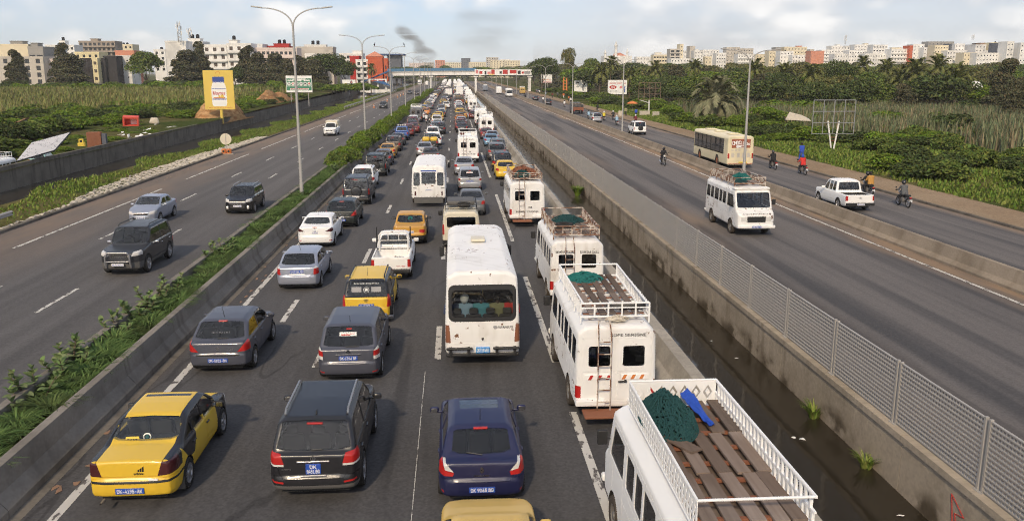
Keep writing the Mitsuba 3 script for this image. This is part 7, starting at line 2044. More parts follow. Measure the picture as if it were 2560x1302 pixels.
# --- panel van with a loaded roof rack
L, W, H = 4.78, 1.90, 1.95
hw = W / 2
wn = [('rear_window', 'glass_dark', prism_y(unary_union([rrect(-.70, .70, 1.16, 1.66, .06)]), -.4, .5)), ('windscreen', 'glass_clear', prism_y(rrect(-.8, .8, 1.15, 1.78, .1), 3.2, 4.9))]
for a, b_ in ((.3, 1.5), (1.6, 2.6), (2.7, 3.7)):
 wn.append(('side_window', 'glass_dark', prism_x(rrect(a, b_, 1.12, 1.66, .06), -2, 2)))
trafic = boxy(L, W, H, [(3.3, H), (3.5, H - .06), (4.25, 1.10), (4.65, .92), (4.76, .72), (4.74, .3)], .09, .045, .28, (.95, 4.0), .33, wn, [('tail_light', 'lamp_red', prism_y(sym([(hw - .12, .80), (hw + .1, .80), (hw + .1, 1.30), (hw - .10, 1.30)]), -.2, .2)), ('bumper_trim', 'black_plastic', prism_y(sbox(-2, 0, 2, .52), -.4, .5))], [line_prism_y([(-.78, 1.75), (-.78, .55), (.78, .55), (.78, 1.75)], .016, -.2, .15), line_prism_y([(.1, 1.75), (.1, .55)], .014, -.2, .15)], tumble=.10, roofk=.16, floor=.5)
for s in (-1, 1):
 for y in (.95, 4.0):
  trafic.wheel(s * (hw - .12), y, .33, .21, 'steel_rim', 0, False)
 trafic.add('wing_mirror', moved(rbox(hw + .02, hw + .24, -.06, .06, 0, .26, .04), (0, 3.75, 1.15), s=(s, 1, 1)), 'black_plastic', 45)
rk = trafic.add('roof_rack', join(*[tube([(s * .78, .25, z), (s * .78, 3.0, z)], .02) for s in (-1, 1) for z in (H + .28, H + .08)], *[tube([(-.78, y, z), (.78, y, z)], .02) for y in (.25, 1.6, 3.0) for z in (H + .28, H + .08)], *[tube([(s * .78, y, H - .03), (s * .78, y, H + .28)], .02) for s in (-1, 1) for y in (.25, 1.6, 3.0)]), 'black_plastic')
trafic.add('tyre', moved(lathe([(.2, -.09), (.30, -.10), (.33, 0), (.30, .10), (.2, .09), (.2, -.09)], 22), (.15, .75, H + .22)), 'rubber', 40)
trafic.add('roof_load', rbox(-.7, .7, 1.2, 2.7, H + .12, H + .34, .07), 'grey_plastic', 40)
plate(trafic, .66, 'DK 7751 AH', .5, .11, 'plate_white')

# --- box truck, small lorry
def lorry(box='paint_white', open_back=False, L=6.2, W=2.2, H=2.9):
 p = Proto(); hw = W / 2
 cab = m3.Manifold.batch_hull([m3.Manifold.sphere(.09, 10).translate([x, y, z]) for x in (-hw + .1, hw - .1) for y, z in ((L - 1.6, .6), (L - .1, .6), (L - .1, 1.3), (L - .35, 2.2), (L - 1.6, 2.2))])
 p.add('cab', cab, 'paint', 40)
 p.add('windscreen', prism_y(sym([(0, 1.42), (hw - .18, 1.42), (hw - .24, 2.1), (0, 2.1)]), L - .2, L - .05), 'black_plastic')
 p.add('chassis', bx(-.45, .45, .1, L - .3, .5, .75), 'black_plastic')
 if open_back:
  p.add('load_bed', join(bx(-hw, hw, 0, L - 1.8, .85, .95), bx(-hw, -hw + .06, 0, L - 1.8, .95, 1.9), bx(hw - .06, hw, 0, L - 1.8, .95, 1.9), bx(-hw, hw, L - 1.86, L - 1.8, .95, 2.1)), box)
  p.add('tailboard', bx(-hw, hw, -.05, 0.0, .80, 1.45), 'rust_rim')
  p.add('load_frame', join(*[tube([(x, .05, .9), (x, .05, 2.15)], .03) for x in (-hw + .04, hw - .04)], tube([(-hw, .05, 2.1), (hw, .05, 2.1)], .04)), 'rusty_rail')
  p.add('load', net_heap(0, 2.0, .95, .9, 1.6, .8, 5, 60, .04), 'grey_plastic')
 else:
  p.add('cargo_box', rbox(-hw, hw, 0, L - 1.75, .85, H, .04), box, 40)
  p.add('door_bar', join(*[tube([(x, -.02, .9), (x, -.02, H - .1)], .02) for x in (-.35, .35)]), 'galvanised')
  p.add('box_edge', join(bx(-hw - .01, hw + .01, -.02, .05, H - .08, H + .01), bx(-hw - .01, hw + .01, -.02, .05, .84, .92)), 'galvanised')
 for s in (-1, 1):
  for y in (1.3, L - .9):
   p.wheel(s * (hw - .16), y, .42, .28, 'steel_rim', 0, False, 'dusty_rubber', .58)
  p.add('tail_light', bx(s * (hw - .2) - .1, s * (hw - .2) + .1, -.04, .03, .62, .74), 'lamp_red')
 p.add('rear_bumper', bx(-hw + .1, hw - .1, -.05, .02, .45, .55), 'black_plastic')
 return p
truck_box, truck_open = lorry(), lorry('grey_plastic', True)
truck_tarp = lorry('paint_white', False, 7.5, 2.4, 3.5)

# --- small far-off cars: body, glass and lights only
def tiny(kind):
 p = Proto()
 if kind == 'van':
  p.add('body', join(rbox(-1.04, 1.04, 0, 5.9, .5, 2.6, .12), rbox(-.85, .85, .4, 4.5, 2.55, 2.95, .05)), 'paint', 40)
  for s in (-1, 1):
   p.add('rear_window', cbox((s * .41, .02, 1.78), (.58, .06, .55)), 'black_plastic')
  p.add('underbody', bx(-.95, .95, .1, 5.8, .12, .52), 'black_plastic')
  return p
 H, b0, r0, r1, f1, W = dict(sedan=(1.44, .75, 1.5, 2.6, 3.5, 1.76), hatch=(1.5, .2, .6, 2.4, 3.2, 1.74), suv=(1.75, .1, .4, 2.6, 3.4, 1.86))[kind]
 hw = W / 2
 L = 4.4
 p.add('body', m3.Manifold.batch_hull([m3.Manifold.sphere(.1, 8).translate([x, y, z]) for x in (-hw + .1, hw - .1) for y, z in ((.1, .35), (.1, H * .60), (L - .1, .35), (L - .1, .65), (3.4, H * .62))]), 'paint', 50)
 p.add('roof', m3.Manifold.batch_hull([m3.Manifold.sphere(.05, 6).translate([x, y, z]) for x, y, z in [(s * (hw - .28), y, H - .06) for s in (-1, 1) for y in (r0 + .05, r1)] + [(s * (hw - .24), y, H - .14) for s in (-1, 1) for y in (r0, r1 + .08)]]), 'paint', 50)
 p.add('glasshouse', m3.Manifold.hull_points(np.array([[s * (hw - .1), y, H * .62] for s in (-1, 1) for y in (b0 + .1, f1)] + [[s * (hw - .26), y, H - .10] for s in (-1, 1) for y in (r0, r1)])), 'black_plastic', 40)
 for s in (-1, 1):
  p.add('tail_light', cbox((s * (hw - .12), .02, .80), (.22, .08, .16)), 'lamp_red')
  for y in (.8, 3.5):
   p.add('wheel', moved(lathe([(.001, -.1), (.31, -.1), (.31, .1), (.001, .1)], 12, 'x'), (s * (hw - .1), y, .31)), 'rubber')
 return p
tiny_sedan, tiny_hatch, tiny_suv, tiny_van = tiny('sedan'), tiny('hatch'), tiny('suv'), tiny('van')

# ---------------------------------------------------------------- who stands where
def at(pr, name, pos, label, cat, paint, dx=0.0, **k):
 return place(pr, name, pos[0] + dx, pos[1], label, cat, paint='paint_' + paint, **k)

def facing(pr, name, pos, label, cat, paint, **k):
 rz = PI + k.pop('rz', 0)
 L = pr.dims[0]
 return place(pr, name, pos[0] - L * math.sin(-(rz - PI)) * -1, pos[1] + L * math.cos(rz - PI), label, cat, rz=rz, paint='paint_' + paint, **k)

Q, QV = 'vehicles queuing on the motorway', 'white minibuses queuing on the hard shoulder'
# queue, left lane
at(taxi, 'taxi', (-6.58, 16.14), 'yellow and black taxi saloon with scuffed bumper at the bottom left of the queue', 'taxi', 'yellow')
at(h308, 'parked_hatchback' if False else 'hatchback', (-6.91, 23.94), 'grey hatchback with red corner lights behind the nearest white edge line, beside the milkweed plants', 'car', 'slate')
at(cerato, 'hatchback', (-6.36, 33.65), 'silver hatchback with a dented tailgate and a white panel under its plate', 'car', 'silver_blue')
at(focus, 'saloon_car', (-6.99, 42.26), 'white saloon car with slim dark red lights ahead of the silver hatchback', 'car', 'white')
at(h308, 'hatchback', (-6.44, 47.84), 'black hatchback with red corner lights ahead of the white saloon', 'car', 'green_black')
at(pajero, 'off_road_car', (-6.50, 56.15), 'dark grey off-road car with a pale spare wheel cover ahead of the black hatchback', 'car', 'dark_grey', slots={'paint2': 'paint_silver'})
at(lsuv, 'off_road_car', (-6.84, 63.77), 'white estate car half hidden ahead of the off-road car with the pale spare wheel', 'car', 'white')
at(cruiser, 'off_road_car', (-6.65, 72.09), 'dark green off-road car with a black spare wheel in the lane beside the median', 'car', 'green_black')
at(lhat, 'hatchback', (-6.74, 80.56), 'grey-blue hatchback ahead of the dark green off-road car', 'car', 'slate')
at(lsed, 'taxi', (-6.85, 87.56), 'taxi with an ochre roof ahead of the grey-blue hatchback', 'taxi', 'ochre')
at(lsuv, 'off_road_car', (-6.79, 95.52), 'brownish off-road car with red lights ahead of the ochre-roofed taxi', 'car', 'brown')
at(lhat, 'hatchback', (-6.78, 102.88), 'dark hatchback with a lit brake lamp behind the blue pickup', 'car', 'dark_grey')
at(bpick, 'pickup_truck', (-6.80, 111.30), 'bright blue pickup with white lamps on its roof beside the median', 'pickup truck', 'blue')
at(lsed, 'taxi', (-5.81, 124.52), 'black and orange taxi to the right of the blue pickup', 'taxi', 'maroon')
LA = [(((-6.51, 136.13)), lsuv, 'maroon', 'maroon estate with a dark rear window'), (((-6.62, 151.93)), van_p, 'grey', 'grey van with a bright rear window'), (((-6.27, 161.25)), lsuv, 'white', 'white off-road car'), (((-5.66, 177.34)), lsed, 'orange', 'orange taxi'), (((-6.56, 192.16)), lhat, 'silver_blue', 'pale blue hatchback'), (((-5.72, 207.17)), lsed, 'grey', 'grey saloon'),
      (((-6.14, 226.76)), bpick, 'white', 'white pickup'), (((-6.14, 248.07)), lsuv, 'white', 'white off-road car'), (((-5.98, 278.88)), lhat, 'silver', 'silver hatchback'), (((-6.10, 311.63)), tiny_sedan, 'grey', 'grey saloon'), (((-5.81, 346.44)), tiny_suv, 'dark_grey', 'dark off-road car'), (((-5.69, 381.99)), tiny_sedan, 'dark_grey', 'dark saloon'), (((-5.47, 435.56)), tiny_hatch, 'silver', 'silver hatchback'), (((-5.05, 493.15)), tiny_sedan, 'white', 'white saloon')]
for i, (p_, pr, c, lb) in enumerate(LA):
 place(pr, 'queuing_vehicle', p_[0], p_[1], f'{lb} up the left lane, {ORDR(i)} past the orange-black taxi', 'taxi' if 'taxi' in lb else 'van' if 'van' in lb else 'pickup truck' if 'pickup' in lb else 'car', Q, paint='paint_' + c)
# second lane
at(suv, 'off_road_car', (-2.93, 16.04), 'black seven-seat off-road car with silver roof rails and a blue two-line plate', 'car', 'black')
at(verso, 'people_carrier', (-3.06, 22.98), 'slate-grey people carrier with a small paper sticker in its rear window', 'car', 'slate')
at(wtaxi, 'taxi', (-3.12, 28.67), 'yellow and black estate taxi with white lettering on its rear window', 'taxi', 'yellow')
at(wpick, 'pickup_truck', (-2.71, 34.93), 'battered white pickup with an open bed, a guard frame and a loose tyre', 'pickup truck', 'old_white')
at(old, 'taxi', (-2.33, 42.67), 'old square ochre-yellow taxi with a green sticker in its rear window', 'taxi', 'ochre')
at(mbus, 'minibus', (-1.71, 55.61), 'old white minibus with three rear windows and a grey boarding plate', 'bus', 'old_white')
at(lsed, 'saloon_car', (-2.31, 82.47), 'dark red-grey saloon half hidden ahead of the old white minibus', 'car', 'brown')
at(lsed, 'saloon_car', (-3.10, 89.03), 'silver saloon with a large rear window ahead of the old white minibus', 'car', 'silver')
at(bpick, 'pickup_truck', (-2.72, 96.71), 'dark pickup loaded with yellow sacks', 'pickup truck', 'green_black')
at(lsuv, 'off_road_car', (-2.75, 111.69), 'white off-road car ahead of the pickup with yellow sacks', 'car', 'white')
at(lsuv, 'off_road_car', (-2.09, 122.16), 'dark off-road car to the right of the white one ahead of the yellow sacks', 'car', 'dark_grey')
LB = [(((-2.80, 142.23)), lsuv, 'white', 'white off-road car'), (((-2.45, 168.99)), lsed, 'dark_grey', 'dark saloon'), (((-2.52, 193.91)), lsed, 'yellow', 'bright yellow taxi'), (((-1.76, 210.89)), lsuv, 'white', 'white off-road car'), (((-2.55, 242.21)), lhat, 'maroon', 'dark red hatchback'), (((-1.45, 266.55)), lhat, 'dark_grey', 'dark hatchback'), (((-1.65, 308.36)), truck_box, 'white', 'white box lorry'),
      (((-1.61, 366.65)), tiny_sedan, 'silver', 'silver saloon'), (((-2.04, 425.38)), tiny_suv, 'dark_grey', 'dark off-road car')]
for i, (p_, pr, c, lb) in enumerate(LB):
 place(pr, 'queuing_vehicle', p_[0], p_[1], f'{lb} up the second lane, {ORDR(i)} past the off-road pair', 'taxi' if 'taxi' in lb else 'lorry' if 'lorry' in lb else 'car', Q, paint='paint_' + c)
# third lane
at(lsed, 'taxi', ((0.51, 13.43)[0], (0.51, 13.43)[1] - 3.0), 'yellow car of which only the roof shows at the bottom edge', 'taxi', 'yellow_pale')
at(mega, 'hatchback', (0.46, 15.68), 'dark blue hatchback with red and white rear lights in the middle lane', 'car', 'navy')
at(coach, 'coach', (0.76, 24.15), 'white coach with passengers visible through its rear window', 'bus', 'old_white')
at(trafic, 'van', (0.29, 41.37), 'beige van with a loaded black roof rack ahead of the white coach', 'van', 'beige')
at(lsed, 'saloon_car', (1.02, 51.39), 'dark grey saloon ahead of the beige van', 'car', 'grey')
at(verso, 'estate_car', (1.12, 62.56), 'silver estate car with tall red lights in the middle lane', 'car', 'silver')
at(lsed, 'saloon_car', (0.83, 72.57), 'silver saloon ahead of the silver estate', 'car', 'silver')
at(van_w, 'minibus', (1.35, 82.53), 'white minibus with a football on its roof rack in the middle lane', 'bus', 'white')
LC = [(((1.16, 124.90)), lsed, 'dark_grey', 'dark saloon with round sticker'), (((1.04, 145.90)), lhat, 'orange', 'orange taxi'), (((1.69, 162.72)), lsed, 'ochre', 'ochre taxi'), (((1.31, 180.35)), lsed, 'yellow_pale', 'pale yellow taxi'), (((1.26, 197.81)), lhat, 'white', 'white hatchback'), (((1.37, 213.13)), lsuv, 'white', 'white off-road car'), (((1.72, 233.49)), truck_open, 'brown', 'loaded small lorry'), (((1.98, 266.32)), lhat, 'grey', 'grey hatchback'),
      (((2.17, 308.11)), truck_tarp, 'white', 'tall white box lorry'), (((2.39, 385.72)), van_p, 'white', 'white minibus'), (((2.89, 463.37)), truck_tarp, 'white', 'white lorry')]
for i, (p_, pr, c, lb) in enumerate(LC):
 place(pr, 'queuing_vehicle', p_[0], p_[1], f'{lb} far up the middle lane, {ORDR(i)} ahead of the football minibus', 'taxi' if 'taxi' in lb else 'lorry' if 'lorry' in lb else 'bus' if 'minibus' in lb else 'car', Q, paint='paint_' + c)
# hard shoulder
place(van_n, 'minibus', 3.92, 9.75, 'nearest white minibus with a filigree roof rack, wide planks and a heap of dark net', 'bus', QV, paint='paint_white')
place(van_a, 'minibus', 3.93, 19.8, 'white minibus with two small rear windows, a ladder and a teal net on its rack', 'bus', QV, paint='paint_old_white')
place(van_b, 'minibus', 4.50, 30.6, 'white minibus with black lettering over its rear doors and a rusty rack', 'bus', QV, paint='paint_old_white')
place(van_c, 'minibus', 4.10, 47.8, 'white minibus with junk piled on its rusty rack, fourth on the hard shoulder', 'bus', QV, paint='paint_old_white')
at(lsed, 'taxi', (4.21, 69.22), 'bright yellow taxi squeezed on the hard shoulder beside the barrier', 'taxi', 'yellow')
at(suv, 'off_road_car', (4.22, 84.25), 'grey off-road car with wide red lights ahead of the yellow taxi on the hard shoulder', 'car', 'grey')
at(lsed, 'saloon_car', (4.40, 100.98), 'light blue saloon on the hard shoulder', 'car', 'light_blue')
at(van_p, 'minibus', (4.57, 120.04), 'white minibus with black lettering under its rear windows ahead of the light blue saloon', 'bus', 'white')
LD = [(((4.46, 141.05)), van_p, 'white', 'white minibus'), (((3.72, 162.58)), lhat, 'maroon', 'dark red hatchback'), (((4.26, 192.89)), van_p, 'white', 'white minibus'), (((4.65, 224.18)), van_p, 'white', 'white minibus'), (((4.61, 256.09)), tiny_van, 'white', 'white minibus'), (((5.03, 293.59)), tiny_van, 'white', 'white minibus'), (((5.12, 343.86)), tiny_van, 'white', 'white minibus'), (((5.49, 405.45)), tiny_van, 'white', 'white minibus')]
for i, (p_, pr, c, lb) in enumerate(LD):
 place(pr, 'queuing_vehicle', p_[0], p_[1], f'{lb} far up the hard shoulder, {ORDR(i)} ahead of the lettered minibus', 'bus' if 'minibus' in lb else 'car', Q, paint='paint_' + c)
# cars packed into the gaps of the middle distance
r_ = np.random.default_rng(21)
for lane, x, xa, xb, y0, y1 in (('left', -6.4, -8.2, -4.6, 66, 500), ('second', -2.6, -4.5, -.9, 70, 440), ('middle', 1.2, -.7, 2.9, 96, 470), ('shoulder', 4.5, 3.0, 6, 74, 425)):
 q = sorted((y, L) for X, y, L in PLACED if xa < X < xb and y > y0 - 6) + [(y1, 0)]
 for (a, L), (b, _) in zip(q, q[1:]):
  y = a + L + 1.3
  while y + 4.5 + 1.2 < b:
   j = int(r_.integers(3)) if y < 260 else 3 + int(r_.integers(3))
   c = ['dark_grey', 'grey', 'silver', 'black', 'white', 'slate', 'silver', 'maroon', 'white', 'yellow'][int(r_.integers(10))]
   kd = 'taxi' if c == 'yellow' else ['off-road car', 'saloon', 'hatchback'][j % 3]
   place([lsuv, lsed, lhat, tiny_suv, tiny_sedan, tiny_hatch][j], 'queuing_vehicle', x + r_.uniform(-.35, .35), y, f"{c.replace('_', ' ')} {kd} packed into the {lane} lane in the middle distance", 'taxi' if c == 'yellow' else 'car', f'{c} {kd}s in the middle distance of the {lane} lane', paint='paint_' + c)
   y += 4.5 + r_.uniform(1.0, 2.6)
# the farthest part of the queue
for lane, x, y0 in (('left', -6.4, 505), ('second', -2.5, 440), ('middle', 1.2, 470), ('shoulder', 4.6, 425)):
 y = y0
 while y < 760:
  q = r_.random()
  if lane == 'shoulder' or q < .25:
   pr, c, nm, cat = tiny_van, 'white', 'white minibus', 'bus'
  else:
   pr = [tiny_sedan, tiny_hatch, tiny_suv][int(r_.integers(3))]
   c = ['white', 'silver', 'dark_grey', 'white', 'yellow', 'grey'][int(r_.integers(6))]
   nm, cat = {'white': 'white car', 'silver': 'silver car', 'dark_grey': 'dark car', 'yellow': 'yellow taxi', 'grey': 'grey car'}[c], 'taxi' if c == 'yellow' else 'car'
  place(pr, 'queuing_vehicle', x + r_.uniform(-.3, .3), y, f'tiny {nm} at the far end of the queue, {lane} lane', cat, f'tiny {nm} at the far end of the {lane} lane', paint='paint_' + c)
  y += (7.6 if pr is tiny_van else 6.6) + r_.uniform(.6, 2.4)
# left carriageway, facing
facing(prado, 'off_road_car', (-14.43, 36.69), 'dark blue-grey off-road car with a bull bar coming towards the camera', 'car', 'dark_grey')
facing(aveo, 'saloon_car', (-18.00, 49.52), 'silver saloon coming towards the camera behind the car with the bull bar', 'car', 'silver_blue')
facing(vitara, 'off_road_car', (-13.39, 53.01), 'black off-road car with a silver grille coming towards the camera near the nearest lamp', 'car', 'black')
facing(cpick, 'pickup_truck', (-17.12, 119.55), 'white pickup with a beige canopy on the left carriageway', 'pickup truck', 'white')
facing(lsuvf, 'saloon_car', (-17.05, 210.28), 'black car alone in the middle of the left carriageway', 'car', 'black')
facing(lsuvf, 'saloon_car', (-17.40, 347.23), 'dark car far up the left carriageway, left of a pair', 'car', 'dark_grey')
facing(lsuvf, 'off_road_car', (-14.18, 334.57), 'brownish car far up the left carriageway, right of a pair', 'car', 'brown')
place(truck_tarp, 'lorry', *(-22.83, 600.52), 'dark-fronted lorry far up the left carriageway', 'lorry', rz=PI, paint='paint_white')
place(tiny_van, 'van', *(-17.34, 581.33), 'white van far up the left carriageway beside the median', 'van', rz=PI, paint='paint_white')
# right road and outer road
facing(van_f, 'minibus', (16.01, 43.80), 'white minibus with a rusty roof rack coming towards the camera on the right road', 'bus', 'old_white')
facing(coach, 'coach', (19.95, 308.39), 'white coach coming towards the camera far along the right road', 'bus', 'white')
place(tiny_van, 'van', 18.2, 352, 'white van far along the right road behind the white coach', 'van', rz=PI, paint='paint_white')
place(tiny_van, 'van', 15.0, 412, 'white van under the footbridge on the right road', 'van', rz=PI, paint='paint_white')
at(cbus, 'city_bus', (26.06, 76.41), 'cream city bus with a brown advertisement on its back', 'bus', 'cream')
at(amarok, 'pickup_truck', (25.41, 51.49), 'clean white double-cab pickup on the outer road', 'pickup truck', 'white')
at(cruiser, 'off_road_car', (26.01, 118.73), 'white off-road car with a black spare wheel on the outer road', 'car', 'white')
at(lsuv, 'off_road_car', (24.87, 148.56), 'silver off-road car among the motorcycles on the outer road', 'car', 'silver')
at(truck_open, 'lorry', (26.19, 180.52), 'small open lorry with a rusty tailboard on the outer road', 'lorry', 'grey')
at(lsuv, 'off_road_car', (25.30, 230.35), 'black off-road car behind the second lamp of the low barrier on the outer road', 'car', 'black')
at(lsed, 'saloon_car', (25.61, 268.62), 'black saloon on the outer road near the pavement stalls', 'car', 'black')
at(van_p, 'van', (27.98, 349.84), 'pale yellow van on the outer road near the footbridge', 'van', 'yellow_pale')
at(lhat, 'hatchback', (36.43, 371.47), 'dark hatchback parked on the pavement near the footbridge', 'car', 'dark_grey')
# things on and in vehicles
k = thing('sack', 'two full yellow sacks lying across the dark pickup bed', 'sack')
x, y = (-2.72, 96.71)
put('sack', join(rbox(-.85 + x, -.03 + x, y + .1, y + 1.2, 1.0, 1.5, .16), rbox(.03 + x, .85 + x, y + .1, y + 1.2, 1.0, 1.48, .16)), 'paint_yellow', k, 50)
k = thing('lamp_bar', 'row of white lamps on the roof of the blue pickup', 'lamp')
x, y = (-6.80, 111.30)
for d in (-.45, -.15, .15, .45):
 put('lamp', moved(lathe([(.001, -.05), (.10, -.05), (.11, .05), (.001, .06)], 14, 'x'), (x + d, y + 2.0, 1.87), rz=-PI / 2), 'lamp_clear', k, 40)
put('bar', tube([(x - .6, y + 2.05, 1.76), (x + .6, y + 2.05, 1.76)], .03), 'black_plastic', k)
# taxi sign and cushion on the parcel shelf of the nearest taxi
x, y = (-6.58, 16.14)
sh = put('parcel_shelf', bx(x - .55, x + .55, y + 1.0, y + 1.5, .985, 1.0), 'cabin', 'taxi')
k = thing('taxi_sign', 'yellow taxi roof sign lying behind the rear window of the nearest taxi', 'sign')
put('sign_box', m3.Manifold.hull_points(np.array([[x - .42, y + 1.02, 1.0], [x - .10, y + 1.02, 1.0], [x - .42, y + 1.10, 1.0], [x - .10, y + 1.10, 1.0], [x - .39, y + 1.06, 1.13], [x - .13, y + 1.06, 1.13]])), 'print_yellow', k)
put('lettering', moved(text3('TAXI', .065, .004, '-y', True, .22), (x - .26, y + 1.03, 1.055), rx=-.25), 'print_black', k)
tk = thing('window_disc', 'round white disc with a teal centre behind the rear window of the nearest taxi', 'sticker')
put('disc', moved(prism_y(Point(0, 0).buffer(.085).difference(Point(0, 0).buffer(.06)), -.006, 0), (x + .02, y + 1.12, 1.09), rx=-.3), 'print_white', tk)
put('centre', moved(prism_y(Point(0, 0).buffer(.04), -.006, 0), (x + .02, y + 1.12, 1.09), rx=-.3), 'cloth_teal', tk)
# things lying on the nearest minibus
nx, ny_ = 3.92, 9.75
k = thing('net_heap', 'big heap of dark teal fishing net over the front of the nearest roof rack', 'net')
put('cords', net_heap(nx - .34, ny_ + 3.72, HV + .20,   .47, .92, .42, 8, 330, .013), 'cloth_net', k)
k = thing('blue_cloth', 'crumpled bright blue cloth on the planks of the nearest roof rack', 'cloth')
v = []
g = np.random.default_rng(4)
for i in range(12):
 t = i / 11
 for j in range(5):
  u = j / 4 - .5
  v.append([nx + .22 + t * .12 + u * (.10 + .16 * (1 - t)), ny_ + 4.55 - t * 1.15, HV + .23 + .20 * (1 - t) ** 2 * (1 - abs(u)) + g.uniform(0, .05)])
v = np.array(v)
f = np.array([[i * 5 + j, i * 5 + j + 1, i * 5 + j + 6, i * 5 + j + 5] for i in range(11) for j in range(4)])
put('cloth', (np.vstack([v, v - [0, 0, .012]]), np.vstack([f, f[:, ::-1] + len(v)])), 'cloth_blue', k)

# ---------------------------------------------------------------- people and motorcycles
mat('skin', (.055, .030, .018), .5)
mat('skin_mid', (.12, .065, .04), .5)
mat('hair', (.008, .007, .007), .7)
for nm, c in dict(grey=(.10, .105, .11), red=(.55, .03, .025), black=(.012, .012, .014), blue=(.03, .075, .42), white=(.66, .66, .65), maroon=(.14, .02, .025), yellow=(.62, .50, .05), sky=(.28, .42, .55), khaki=(.26, .25, .13), orange=(.60, .17, .05), denim=(.05, .065, .12), dark=(.025, .025, .03), teal=(.10, .30, .36), ochre=(.45, .24, .06)).items():
 mat('cloth_' + nm + '_', c, .85)

def ball(p, r, n=10):
 return m3.Manifold.sphere(r, n).translate(list(map(float, p)))

def bone(a, ra, b, rb, n=10):
 return m3.Manifold.batch_hull([ball(a, ra, n), ball(b, rb, n)])

def lerp(a, b, t):
 return np.asarray(a, float) * (1 - t) + np.asarray(b, float) * t

def figure(J):
 """J: joints of a figure that faces +y. Returns skin body, shirt, trousers, shoes, hair as meshes."""
 A = {k: np.array(v, float) for k, v in J.items()}
 for s in ('l', 'r'):
  sg = -1 if s == 'l' else 1
  for k in ('sh', 'el', 'ha', 'hip', 'kn', 'an'):
   A.setdefault(k + s, None)
 hd, nk, ch, pe = A['head'], A['neck'], A['chest'], A['pelvis']
 f = A.get('look', np.array([0, 1.0, 0])); f = f / np.linalg.norm(f)
 sd = np.cross(f, [0, 0, 1]); sd /= np.linalg.norm(sd)
 up = np.cross(sd, f)
 skin = [bone(nk, .055, hd - up * .03, .060), m3.Manifold.batch_hull([ball(hd + up * .03, .088), ball(hd - up * .05 + f * .02, .066), ball(hd - up * .09 + f * .045, .042), ball(hd - f * .02 + up * .04, .090)]),
   bone(hd + f * .092 + up * .015, .010, hd + f * .105 - up * .025, .016), ball(hd + sd * .088 - up * .01, .022), ball(hd - sd * .088 - up * .01, .022), bone(hd + f * .092 - up * .062 + sd * .02, .010, hd + f * .092 - up * .062 - sd * .02, .010)]
 shirt = [m3.Manifold.batch_hull([ball(pe + [-.10, 0, .02], .125), ball(pe + [.10, 0, .02], .125), ball(lerp(pe, ch, .5), .14), ball(ch + [-.08, 0, 0], .13), ball(ch + [.08, 0, 0], .13)]), m3.Manifold.batch_hull([ball(ch, .13), ball(A['shl'], .078), ball(A['shr'], .078), ball(nk - [0, 0, .04], .07)])]
 trou, shoe = [m3.Manifold.batch_hull([ball(pe + [-.08, 0, -.04], .115), ball(pe + [.08, 0, -.04], .115), ball(pe + [0, 0, .05], .12)])], []
 for s in ('l', 'r'):
  sg = -1 if s == 'l' else 1
  sh, el, ha, hip, kn, an = (A[k + s] for k in ('sh', 'el', 'ha', 'hip', 'kn', 'an'))
  shirt += [bone(sh, .068, lerp(sh, el, .92), .056)]
  if J.get('long'):
   shirt += [bone(el, .054, lerp(el, ha, .88), .042)]
  skin += [bone(sh, .052, el, .043), bone(el, .043, ha, .030)]
  d = ha - el; d /= np.linalg.norm(d)
  w = np.cross(d, [0, 0, 1]); w /= np.linalg.norm(w) + 1e-9
  palm = ha + d * .05
  skin.append(m3.Manifold.batch_hull([ball(ha, .028, 8), ball(palm + w * .026, .017, 8), ball(palm - w * .026, .017, 8)]))
  for q in range(4):
   b0 = palm + w * (.028 - .018 * q); b1 = b0 + d * .035 - np.array([0, 0, .008]); b2 = b1 + d * .012 - np.array([0, 0, .030])
   skin += [bone(b0, .010, b1, .009, 6), bone(b1, .009, b2, .008, 6)]
  t0 = ha + d * .015 + w * .025 * sg; t1 = t0 + w * .022 * sg + d * .03 - np.array([0, 0, .012])
  skin.append(bone(t0, .011, t1, .009, 6))
  trou += [bone(hip, .095, kn, .068), bone(kn, .066, lerp(kn, an, .95), .052)]
  skin += [bone(hip, .075, kn, .052), bone(kn, .05, an, .038)]
  ff = np.array(J.get('toe', (0, 1, 0)), float)
  shoe.append(m3.Manifold.batch_hull([ball(an - [0, 0, .035], .045), ball(an + ff * .15 - [0, 0, .052], .030), ball(an - ff * .05 - [0, 0, .05], .032)]))
 skin += [bone(pe, .10, ch, .10), bone(ch, .09, nk, .05)]
 u = lambda l: m3.Manifold.batch_boolean(l, m3.OpType.Add)
 cutn = (up - f * .55) / np.linalg.norm(up - f * .55)
 hair = m3.Manifold.batch_hull([ball(hd + up * .045 - f * .012, .096), ball(hd - f * .03, .090)]).trim_by_plane(list(map(float, cutn)), float(np.dot(cutn, hd)))
 helm = m3.Manifold.batch_hull([ball(hd + up * .03, .135), ball(hd - f * .02 - up * .03, .128)]) - m3.Manifold.batch_hull([ball(hd + f * .16 + sd * .06 - up * .01, .055), ball(hd + f * .16 - sd * .06 - up * .01, .055), ball(hd + f * .16 - up * .09, .05)])
 eyes = join(*[ball(hd + f * .082 + up * .018 + sd * q, .012, 8) for q in (-.033, .033)])
 return {k: P(v, 40) for k, v in dict(body=u(skin), shirt=u(shirt), trousers=u(trou), shoes=join(*shoe), hair=hair, helmet=helm, eyes=eyes).items()}

